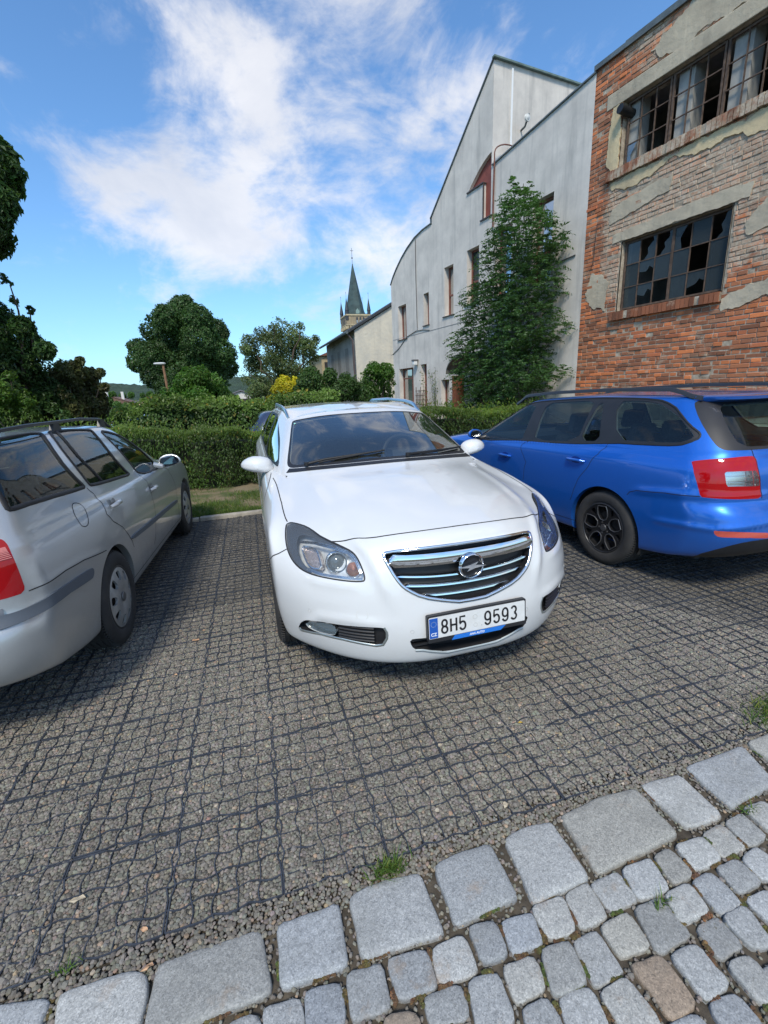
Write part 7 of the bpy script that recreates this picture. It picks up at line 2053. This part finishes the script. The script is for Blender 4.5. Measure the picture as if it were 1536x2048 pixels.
        m6 = 6; mb.add(V, [(m6*i+q, m6*i+(q+1) % m6, m6*i+m6+(q+1) % m6, m6*i+m6+q) for i in range(n) for q in range(m6)]+[tuple(range(6)), tuple(m6*n+q for q in range(6))])
        return mb.build(name, m, root, smooth=True, sharp=40)
    Pg, _ = S.at(np.linspace(0, 2.2, 12), np.full(12, 5.2)); GX = Pg[:, 0]; GY = Pg[:, 1]
    bar(.735, .800, CHROME, 'grille_bar', dep=-.006, th=.02)
    for z in (.700, .652, .602): bar(z-.011, z+.009, CHROME, 'grille_slat', dep=-.014, th=.02, sag=.022)
    # emblem: ring with a lightning bolt
    ey = float(GY[0])-.004; ez = .722
    em = MB(); em.lathe([(.066, -.004), (.063, -.017), (.058, -.020), (.054, -.014), (.052, .0)], 'y', 48, 0, (0, ey, ez)); e_o = em.build('emblem', CHROME, root, smooth=True, sharp=50)
    em = MB(); em.lathe([(.001, -.002), (.0525, -.002)], 'y', 40, 0, (0, ey, ez)); em.build('emblem_field', simple('emblem_black', (.01, .01, .012), .3), e_o)
    bolt = [(-.074, .002), (-.012, .010), (.030, .022), (.016, .006), (.074, -.002), (.012, -.010), (-.030, -.022), (-.016, -.006)]
    em = MB(); em.prism([(a, ez+b) for a, b in bolt], ey-.022, ey-.006); em.build('emblem_bolt', CHROME, e_o)
    # lower intake
    li = sk.mesh('lower_intake', 14, simple('intake_black', (.014, .014, .015), .6), root, off=-.05, wall=(0, -.05))
    mb = MB()
    for z in (.345, .375): mb.box((-.33, .045, z-.006), (.33, .06, z+.006))
    mb.build('intake_slat', BLACKP, li)
    sk.ribbon('intake_strip', [[(-.2, it2[0][1]-.05), (.6, it2[0][1]-.04), (1.2, it2[2][1]-.02), tuple(it2[2])]], .012, simple('grey_strip', (.42, .46, .46), .4, .3), root, lift=.001, th=.003)
    # ------- number plate
    pl = D.objects.new('number_plate', None); COL.objects.link(pl); pl.parent = root; pl.location = (0.010, -.016, .460); pl.rotation_euler = (rad(-4), 0, 0)
    W_, H_ = .528, .126
    def rrect(w, h, r, n=5):
        out = []
        for cx, cz, a0 in ((w/2-r, h/2-r, 0), (-w/2+r, h/2-r, 90), (-w/2+r, -h/2+r, 180), (w/2-r, -h/2+r, 270)):
            for k in range(n+1): a = rad(a0+90*k/n); out.append((cx+r*math.cos(a), cz+r*math.sin(a)))
        return out
    mb = MB(); mb.prism(rrect(W_, H_, .008), -.004, .018); mb.prism([(-.262, -.052), (.262, -.052), (.262, -.070), (-.262, -.070)], -.010, .02); mb.build('plate_holder', BLACKP, pl)
    mb = MB(); mb.prism(rrect(.514, .108, .007), -.0065, -.003); mb.build('plate', simple('plate_white', (.66, .66, .64), .45, var=.06, vscale=20), pl)
    mb = MB(); mb.prism([(-.255, -.050), (-.212, -.050), (-.212, .050), (-.255, .050)], -.0072, -.0066); mb.build('country_band', simple('eu_blue', (.012, .09, .40), .4), pl)
    mb = MB()
    for k in range(12):
        a = 2*math.pi*k/12; cx, cz = -.2335+.013*math.cos(a), .020+.013*math.sin(a); r_ = .0022
        mb.prism([(cx+r_*math.cos(t), cz+r_*math.sin(t)) for t in [math.pi/2+k2*2*math.pi/5 for k2 in range(5)]], -.0076, -.0073)
    mb.build('stars', simple('star_yellow', (.25, .33, .45), .5), pl)
    def text(s, size, x, z, mat, name, y=-.0074, sx=1.0, ext=.0004, bold=.0, italic=0.0, parent=pl):
        cu_ = D.curves.new(name, 'FONT'); cu_.body = s; cu_.size = size; cu_.extrude = ext; cu_.offset = bold; cu_.shear = italic; cu_.align_x = 'CENTER'; cu_.align_y = 'CENTER'
        o = D.objects.new(name, cu_); COL.objects.link(o)
        dg = bpy.context.evaluated_depsgraph_get(); me = D.meshes.new_from_object(o.evaluated_get(dg)); D.objects.remove(o)
        o = D.objects.new(name, me); me.materials.clear(); me.materials.append(mat); COL.objects.link(o); o.parent = parent
        o.location = (x, y, z); o.rotation_euler = (rad(90), 0, 0); o.scale = (sx, 1, 1)
        return o
    INK = simple('plate_ink', (.012, .012, .014), .4)
    # condensed stencil-like figures drawn stroke by stroke
    def glyph(mb, ch, cx, cz, w, h, t):
        x0, x1, z0, z1 = cx-w/2+t/2, cx+w/2-t/2, cz-h/2+t/2, cz+h/2-t/2; zm = cz; r_ = (x1-x0)/2
        def arc(ax, az, rx, rz_, a0, a1, n=10): return [(ax+rx*math.cos(rad(a0+(a1-a0)*k/n)), az+rz_*math.sin(rad(a0+(a1-a0)*k/n))) for k in range(n+1)]
        cxm = (x0+x1)/2
        S_ = {
         '8': [arc(cxm, (zm+z1)/2, r_*.88, (z1-zm)/2, 0, 360, 24), arc(cxm, (zm+z0)/2, r_, (zm-z0)/2, 0, 360, 24)],
         'H': [[(x0, z0), (x0, z1)], [(x1, z0), (x1, z1)], [(x0, zm), (x1, zm)]],
         '5': [[(x1, z1), (x0+.002, z1), (x0, zm+.004)]+arc(cxm, zm-.012, r_, .020, 150, 0)+[(x1, z0+.020)]+arc(cxm, z0+.018, r_, .018, 0, -165)],
         '9': [arc(cxm, z1-.021, r_, .021, 180, 0)+[(x1, z0+.018)]+arc(cxm, z0+.018, r_, .018, 0, -165), arc(cxm, z1-.021, r_, .021, 180, 0)[:1]+[(x0, zm+.012)]+arc(cxm, zm+.006, r_, .016, 180, 360)],
         '3': [arc(cxm, (zm+z1)/2+.001, r_*.92, (z1-zm)/2, 160, -80), arc(cxm, (zm+z0)/2, r_, (zm-z0)/2, 80, -160)]}[ch]
        for P in S_:
            V = []
            P = [Vector((a, b)) for a, b in P]
            for i, p in enumerate(P):
                d = (P[min(i+1, len(P)-1)]-P[max(i-1, 0)]).normalized(); nn = Vector((-d.y, d.x))*t/2
                ee = d*(t/2*0)
                V += [(p.x+nn.x, -.0078, p.y+nn.y), (p.x-nn.x, -.0078, p.y-nn.y)]
            mb.add(V, [(2*i, 2*i+1, 2*i+3, 2*i+2) for i in range(len(P)-1)])
    gw, gh, gt = .0385, .076, .0098
    for ch, x in zip('8H59593', (-.178, -.131, -.084, .050, .098, .146, .194)):
        mb = MB(); glyph(mb, ch, x, .001, gw, gh, gt); mesh('registration_character', mb.V, mb.F, INK, pl)
    mb = MB(); mb.box((-.008+.022, -.0078, -.032), (.028-.008, -.0074, -.026)); mb.lathe([(.010, 0), (.012, 0)], 'y', 24, 0, (-.018, -.0075, .020)); mb.lathe([(.009, 0), (.0105, 0)], 'y', 24, 0, (-.016, -.0075, -.022)); mb.build('stamp', simple('faded_stamp', (.50, .50, .47), .6), pl)
    text('CZ', .022, -.2335, -.032, simple('plate_text_white', (.75, .78, .8), .5), 'country_code', bold=.0006)
    mb = MB(); mb.prism([(-.145, -.073), (.118, -.073), (.145, -.052), (-.128, -.052)], -.0125, -.0105); mb.build('dealer_strip', simple('dealer_blue', (.015, .16, .58), .4), pl)
    text('AAA AUTO', .0155, -.012, -.0625, simple('dealer_white', (.8, .8, .8), .5), 'dealer_name', y=-.0128, bold=.0004, italic=.25)
    # mirrors and rails
    mp = (.945, 1.80, 1.035)
    for sg in (1, -1):
        mirror_housing(root, sg, (sg*.925, 1.80, 1.040), paint, (.122, .085, .076), base=(sg*.79, 1.84, .985))
    rails(root, [(2.25, .61), (2.6, .625), (3.4, .640), (4.2, .60)], 2.28, 4.2, [(2.2, 1.352), (2.4, 1.372), (2.7, 1.40), (3.4, 1.415), (4.2, 1.395)], SATIN, h=.040, w=.022)
    for sg in (1, -1):
        for y in (2.62, 3.35):
            mb = MB(); mb.box((sg*.900-.012, y-.09, .865), (sg*.918+.012, y+.09, .892), 0, .010); mb.build('door_handle', CHROME if False else paint, root, smooth=True)
    for y, n_ in ((.985, 1), (3.722, 1)):
        for sg in (1, -1): wheel(root, sg, .918, y, .332, .222, 'alloy', W=.225)
    return root
white_car()

def paint_specks(): pass

# =============================================== silver estate car, tail towards the camera
def silver_car():
    paint = car_paint('silver_paint', (.43, .445, .45), metal=.6, rough=.36, flake=.3, dirt=(.25, .22, .17), dirt_amt=.55)
    AR = [(.917, .315, .345), (3.429, .315, .345)]
    fs = FEAT['silver']
    root, S, sk, ft = base_car('silver', net_wagon(rows_silver()), 'silver estate car seen from behind at the left edge', AR, paint,
        ridges=[([tuple(p) for p in fs['crease']], .0035, .018), ([tuple(p) for p in fs['seam_bump']][::-1], .004, .02)])
    for k in ('qwin', 'rwin', 'fwin'): sk.carve_uv(ft[k], 20, smooth=1)
    tl = sk.carve_uv(ft['tail'], 30, smooth=1)
    ws = [(-9, 10.08), (3.5, 10.1), (4.7, 10.2), (4.75, 11.0), (4.75, 11.9), (3, 11.96), (-9, 11.96)]
    sk.carve_uv(ws, 20)
    sk.carve_uv([(15.9, 10.2), (17, 10.15), (28, 10.15), (28, 11.85), (17, 11.85), (16.1, 11.75)], 20)
    sk.mesh('body', 0, paint, root); sk.mesh('window_glass', 20, CAR_GLASS, root, off=-.003)
    wheel_lips(sk, root, paint, AR, .86); underbody(root, S); arch_liner(root, [(a[0], a[1]) for a in AR], .36, .865)
    for k in ('qwin', 'rwin', 'fwin'): sk.ribbon('window_seal', [chaikin(ft[k], 1)], .026 if k == 'qwin' else .024, RUBBER, root, closed=True, th=.003)
    sk.ribbon('window_divider', [ft['div']], .022, RUBBER, root, th=.003)
    sk.ribbon('windscreen_seal', [[(-.3, 10.06), (3.5, 10.08), (4.85, 10.15), (4.9, 11.0), (4.88, 11.9), (3, 11.99), (-.3, 11.99)]], .03, RUBBER, root)
    sk.ribbon('panel_gap', [ft['seam_r'], ft['seam_b'], ft['seam_f'], ft['seam_bump'], [(18, 5.3), (17.2, 5.3), (16.9, 5.3)], [(16.2, 9.2), (15.9, 9.8), (15.8, 11), (15.9, 12)], [(7.6, 1.4), (9, 1.45), (11.2, 1.4)]], .0055, GAPM, root)
    sk.ribbon('fuel_flap', [chaikin(ft['flap'], 1)], .0045, GAPM, root, closed=True, sides=(-1,))
    # strips
    def strip(name, poly, mat, h=.012):
        sub = Skin.from_surface(S); sub.carve_uv(poly, 5, smooth=1)
        for sg in (1, -1): sub.mesh(name, 5, mat, root, off=h, wall=(h, 0.0), sides=(sg,))
    GREYP = simple('grey_rub_strip', (.085, .10, .12), .5, bump=.2, bscale=150)
    strip('rub_strip', ft['strip'], GREYP, .010)
    tail_ext = [tuple(p) for p in ft['bstrip']]
    strip('bumper_strip', tail_ext, GREYP, .010)
    sk.ribbon('bumper_strip', [[(15.9, 5.02), (17, 4.95), (18, 4.93)]], .075, GREYP, root, lift=.004, th=.006, sides=(1, -1))
    for sg in (1, -1):
        t_ = sk.mesh('tail_light', 30, REDL, root, off=.001, sides=(sg,)); bowl(sk, 30, .02, REDB, t_, 'reflector', (sg,))
        fv = np.array(ft['tail']); u0, u1 = fv[:, 0].min(), fv[:, 0].max(); v0, v1 = fv[:, 1].min(), fv[:, 1].max()
        sub = MB()
        for k in range(9):
            v = v0+(v1-v0)*(.42+.035*k); sk.ribbon_mb(sub, [(u0+.12*(u1-u0)+.0*k, v), (u1, v)], .005, lift=.0025, sides=(sg,), th=.001)
        mesh('lens_rib', sub.V, sub.F, simple('pale_red_rib', (.75, .25, .22), .2, coat=1.0), t_, smooth=True)
    cabin(root, sk, (20, 30, 90), 4.5, 1.35, 2.2, 2.95, .975, .70, -.34, vlo=9.4)
    # parcel cover behind the rear seats
    mb = MB(); mb.box((-.66, 3.35, .93), (.66, 4.2, .95)); mb.build('parcel_cover', DASH, root)
    rails(root, [(2.2, .56), (2.6, .575), (3.5, .575), (4.05, .54)], 2.05, 4.0, [(2.0, 1.352), (2.3, 1.378), (2.7, 1.398), (3.5, 1.398), (4.1, 1.372)], simple('black_rail', (.03, .032, .035), .4), h=.042, w=.024, tk=.62, posts=(2.25, 3.12, 3.8))
    for k in ('hand_r', 'hand_f'):
        (a, b) = ft[k]; P, N = S.at([a[0], b[0]], [a[1], b[1]])
        for sg in (1, -1):
            p, q = P[0].copy(), P[1].copy(); m = np.array([sg, 1, 1.])
            c = (p+q)/2; n_ = N[0]
            L = max(.07, np.linalg.norm(q-p)*.5)
            mb = MB(); mb.tube([tuple((c+np.array([0, L, .0])+n_*.006)*m), tuple((c+np.array([0, L*.6, .004])+n_*.030)*m), tuple((c+np.array([0, -L*.6, .006])+n_*.030)*m), tuple((c+np.array([0, -L, .006])+n_*.004)*m)], [.013, .016, .016, .012], 12)
            h_ = mb.build('door_handle', paint, root, smooth=True)
            mb = MB(); mb.lathe([(.048, .0015), (.040, .002), (.02, .0022), (.001, .0022)], 'x', 30, 0, (0, 0, 0))
            mb.V = [((c[0]+n_[0]*.001+x)*sg, c[1]+y*1.1+.01, c[2]+z*1.15-.004) for x, y, z in mb.V]; mb.build('handle_recess_shade', simple('recess_shadow', (.26, .27, .28), .35, .6), h_, smooth=True)  # darker disc on the skin: shade of the handle cup put into colour
    for sg in (1, -1):
        mirror_housing(root, sg, (sg*.935, 1.76, .985), paint, (.105, .072, .070), base=(sg*.79, 1.80, .95), foot=paint)
        sub = MB()
    for y in (.917, 3.429):
        for sg in (1, -1): wheel(root, sg, .856, y, .312, .206, 'cover', W=.20)
    mb = MB(); mb.box((-.26, 4.435, .70), (.26, 4.45, .82)); mb.build('rear_plate', simple('plate_back', (.66, .66, .64), .5), root)
    return root
silver_car()

# =============================================== blue estate car, tail towards the camera
def blue_car():
    paint = car_paint('blue_paint', (.002, .112, .50), metal=.5, rough=.30, flake=.35, dirt=(.10, .10, .10), dirt_amt=.35)
    AR = [(.91, .325, .362), (3.60, .325, .362)]
    fs = FEAT['blue']
    root, S, sk, ft = base_car('blue', net_wagon(rows_blue()), 'bright blue estate car with black alloy wheels in front of the brick wall', AR, paint,
        ridges=[([tuple(p) for p in fs['crease_t']], .006, .018), ([tuple(p) for p in fs['seam_bump']]+[(17, 5.4), (18.9, 5.4)], .011, .028), ([tuple(p) for p in fs['crease']]+[(18.9, 4.2)], .011, .022)])
    sk.carve_uv(ft['dlo'], 22, smooth=1)
    for k in ('fwin', 'rwin', 'rqt', 'qwin'): sk.carve_uv(ft[k], 20, src=(22,), smooth=1)
    sk.carve_uv(ft['tail'], 30, smooth=0, src=(0, 22)); sk.carve_uv(ft['tailw'], 31, src=(30,), smooth=0)
    sk.carve_uv(ft['refl'], 32, smooth=0)
    bg = [(15.75, 10.10), (16.2, 10.02), (17.2, 9.98), (28, 9.98), (28, 11.95), (17, 11.9), (16.0, 11.95), (15.3, 12.02), (15.25, 11.6), (15.45, 10.8)]
    sk.carve_uv(bg, 23, smooth=1, src=(0, 22))
    bi = [(16.35, 10.25), (17.2, 10.2), (28, 10.2), (28, 11.8), (17, 11.78), (16.2, 11.8), (16.15, 11.0)]
    sk.carve_uv(bi, 24, smooth=1, src=(23,))
    ws = [(-9, 10.08), (3.5, 10.1), (4.7, 10.2), (4.75, 11.0), (4.75, 11.9), (3, 11.96), (-9, 11.96)]
    sk.carve_uv(ws, 20)
    df = [(15.3, 1.0), (15.9, 1.75), (16.4, 2.15), (17, 2.25), (28, 2.25), (28, -.5), (15.5, -.5)]
    sk.carve_uv(df, 25, smooth=1)
    sk.mesh('body', 0, paint, root); sk.mesh('window_frame', (22, 23), BLACKP, root, off=-.001)
    sk.mesh('window_glass', (20, 24), CAR_GLASS, root, off=-.002); sk.mesh('diffuser', 25, BLACKP, root)
    wheel_lips(sk, root, paint, AR, .9); underbody(root, S); arch_liner(root, [(a[0], a[1]) for a in AR], .375, .905)
    sk.ribbon('window_seal', [chaikin(ft['dlo'], 1)], .016, RUBBER, root, closed=True, th=.003)
    sk.ribbon('panel_gap', [ft['seam_r'], ft['seam_b'], ft['seam_bump'], ft['seam_tg'], [(9.1, 1.4), (11.4, 1.4)], [(7.6, 9.5), (7.5, 6), (7.45, 3.0), (7.5, 1.3)]], .005, GAPM, root)
    for sg in (1, -1):
        t_ = sk.mesh('tail_light', 30, REDL, root, off=.001, sides=(sg,)); bowl(sk, 30, .025, REDB, t_, 'reflector', (sg,))
        rv = sk.mesh('reversing_lamp', 31, CLEAR, t_, off=.0015, sides=(sg,)); bowl(sk, 31, .03, simple('silver_reflector', (.72, .73, .73), .2, .9), t_, 'lamp_bowl', (sg,))
        sub = MB(); w0 = np.array(ft['tailw'])
        for fr in (.75, .35): 
            a = w0[0]*(1-fr)+w0[6]*fr if len(w0) > 6 else w0[0]; b = w0[2]*(1-fr)+w0[4]*fr; sk.ribbon_mb(sub, [tuple(a), tuple(b)], .006, lift=-.012, sides=(sg,), th=.006)
        mesh('lamp_rib', sub.V, sub.F, CHROME, rv, smooth=True)
        T = np.array(ft['tail']); c = T.mean(0); sub = MB(); sk.ribbon_mb(sub, chaikin(c+(T-c)*.78, 1), .008, lift=-.004, closed=True, sides=(sg,), th=.001); mesh('lens_line', sub.V, sub.F, simple('bright_red_line', (.70, .02, .03), .2, coat=1.0), t_, smooth=True)
        sk.mesh('rear_reflector', 32, simple('coral_reflector', (.62, .10, .07), .25, coat=1.0, var=.1, vscale=200), root, off=.0005, sides=(sg,))
    cabin(root, sk, (20, 24, 30, 31, 32, 90, 25), 4.66, 1.40, 2.3, 3.08, 1.0, .73, -.36, vlo=9.4)
    rails(root, [(1.9, .585), (2.4, .60), (3.5, .60), (4.1, .57)], 1.95, 4.10, [(1.85, 1.328), (2.1, 1.372), (2.6, 1.402), (3.3, 1.418), (4.2, 1.408)], simple('black_roof_rail', (.028, .03, .034), .35), h=.052, w=.028, posts=())
    # roof spoiler over the tailgate glass
    mb = MB(); P, N = S.at(np.linspace(15.15, 18, 14), np.full(14, 12.25)); V = []
    for i, (p, n_) in enumerate(zip(P, N)):
        t = i/13
        out = np.array([0, 1.0, -.12]); 
        q0 = p+n_*.004-np.array([0, .10, 0])+np.array([0, 0, .014]); ext_ = .03+.13*min(1, t*3)
        q1 = p+np.array([0, ext_, .018]); q2 = p+np.array([0, ext_-.01, -.004]); q3 = p+np.array([0, .0, -.03])
        V += [q0, q1, q2, q3]
    n = 14
    V = np.array(V)
    for sg in (1, -1):
        F = [(4*i+q, 4*i+q+1, 4*i+q+5, 4*i+q+4) for i in range(n-1) for q in range(3)]
        mb.add(V*np.array([sg, 1, 1.]), F if sg > 0 else [f[::-1] for f in F])
    mb.build('roof_spoiler', paint, root, smooth=True, sharp=40)
    mb = MB(); mb.box((-.16, 4.352, 1.392), (.16, 4.362, 1.405)); mb.build('brake_light', REDB, root)
    for k in ('hand_r', 'hand_f'):
        (a, b) = ft[k]; P, N = S.at([(a[0]+b[0])/2], [(a[1]+b[1])/2]); c = P[0]; n_ = N[0]
        for sg in (1, -1):
            m = np.array([sg, 1, 1.])
            mb = MB(); L = .105
            mb.tube([tuple((c+np.array([0, L, -.004])+n_*.004)*m), tuple((c+np.array([0, L*.75, 0])+n_*.026)*m), tuple((c+np.array([0, -L*.75, .0])+n_*.026)*m), tuple((c+np.array([0, -L, .0])+n_*.004)*m)], [.010, .014, .014, .010], 12)
            h_ = mb.build('door_handle', paint, root, smooth=True)
            mb = MB(); mb.lathe([(.040, .0012), (.03, .0018), (.001, .002)], 'x', 30, 0, (0, 0, 0)); mb.V = [((c[0]+n_[0]*.001+x)*sg, c[1]+y*1.5, c[2]+z*.8) for x, y, z in mb.V]; mb.build('handle_recess_shade', simple('recess_shadow_blue', (.004, .03, .2), .4), h_, smooth=True)  # no hollow here: cup shade behind the handle painted as a deeper blue disc
    for sg in (1, -1): mirror_housing(root, sg, (sg*.955, 1.62, .99), BLACKP if False else paint, (.10, .08, .07), base=(sg*.81, 1.66, .95))
    for y in (.91, 3.60):
        for sg in (1, -1): wheel(root, sg, .888, y, .322, .218, 'black_alloy', W=.225)
    # badge lettering fragment and emblem on the tailgate
    mb = MB(); mb.lathe([(.040, -.006), (.038, .004), (.034, .006), (.001, .006)], 'y', 28, 0, (0, 4.585, .90)); mb.build('tailgate_badge', CHROME, root, smooth=True)
    mb = MB(); mb.box((-.26, 4.60, .60), (.26, 4.615, .71)); mb.build('rear_plate', simple('plate_back', (.66, .66, .64), .5), root)
    mb = MB(); mb.box((-.30+.0, 2.20, .996), (-.24, 2.206, 1.035)); 
    return root
blue_car()

# =============================================== two more cars beyond the hedge
def plain_car(name, label, loc, rz, paint, rows, windows=True):
    root = empty(name, loc, rz, label, 'car')
    S = Surface(net_wagon(rows), step=.05, smooth=3); sk = Skin.from_surface(S)
    AR = [(.91, .325, .36), (3.60, .325, .36)]
    for (y, zc, R_) in AR: sk.carve(np.where(sk.V[:, 0] > .45, R_-np.hypot(sk.V[:, 1]-y, sk.V[:, 2]-zc), -1.0), 90)
    sk.carve_uv([(-9, 10.08), (3.5, 10.1), (4.7, 10.2), (4.75, 11.9), (3, 11.96), (-9, 11.96)], 20)
    for q in ([(6.3, 10.2), (8.7, 10.15), (8.6, 11.8), (7.6, 11.8)], [(8.95, 10.15), (11, 10.15), (10.9, 11.8), (8.9, 11.8)], [(11.3, 10.2), (13.6, 10.3), (13.2, 11.75), (11.2, 11.8)], [(15.9, 10.2), (28, 10.15), (28, 11.85), (16.1, 11.8)]): sk.carve_uv(q, 20, smooth=1)
    sk.carve_uv([(14.6, 6.6), (16.4, 6.6), (16.4, 9.2), (14.9, 9.4)], 30, smooth=1); sk.carve_uv([(2.6, 5.2), (5.2, 5.4), (5.6, 6.6), (3, 6.2)], 31, smooth=1)
    sk.mesh('body', 0, paint, root); sk.mesh('window_glass', 20, CAR_GLASS, root, off=-.003)
    for sg in (1, -1): sk.mesh('tail_light', 30, REDB, root, sides=(sg,)); sk.mesh('headlight', 31, simple('far_lamp', (.7, .72, .75), .15, .6), root, sides=(sg,))
    underbody(root, S); cabin(root, sk, (20, 30, 31, 90), 4.66, 1.40, 2.3, 3.08, 1.0, .73, -.36, vlo=9.4)
    for y in (.91, 3.60):
        for sg in (1, -1): wheel(root, sg, .888, y, .322, .218, 'alloy', W=.22)
plain_car('parked_car', 'dark blue grey estate car behind the hedge, its roof just showing', (3.68, 8.50, -.18), rad(88), car_paint('slate_paint', (.05, .065, .11), metal=.5, rough=.3), rows_blue())
plain_car('parked_car', 'pale blue car half hidden by the hedge far behind the silver car', (-4.25, 15.2, -.3), rad(12), car_paint('ice_paint', (.33, .45, .60), metal=.3, rough=.3), rows_silver())
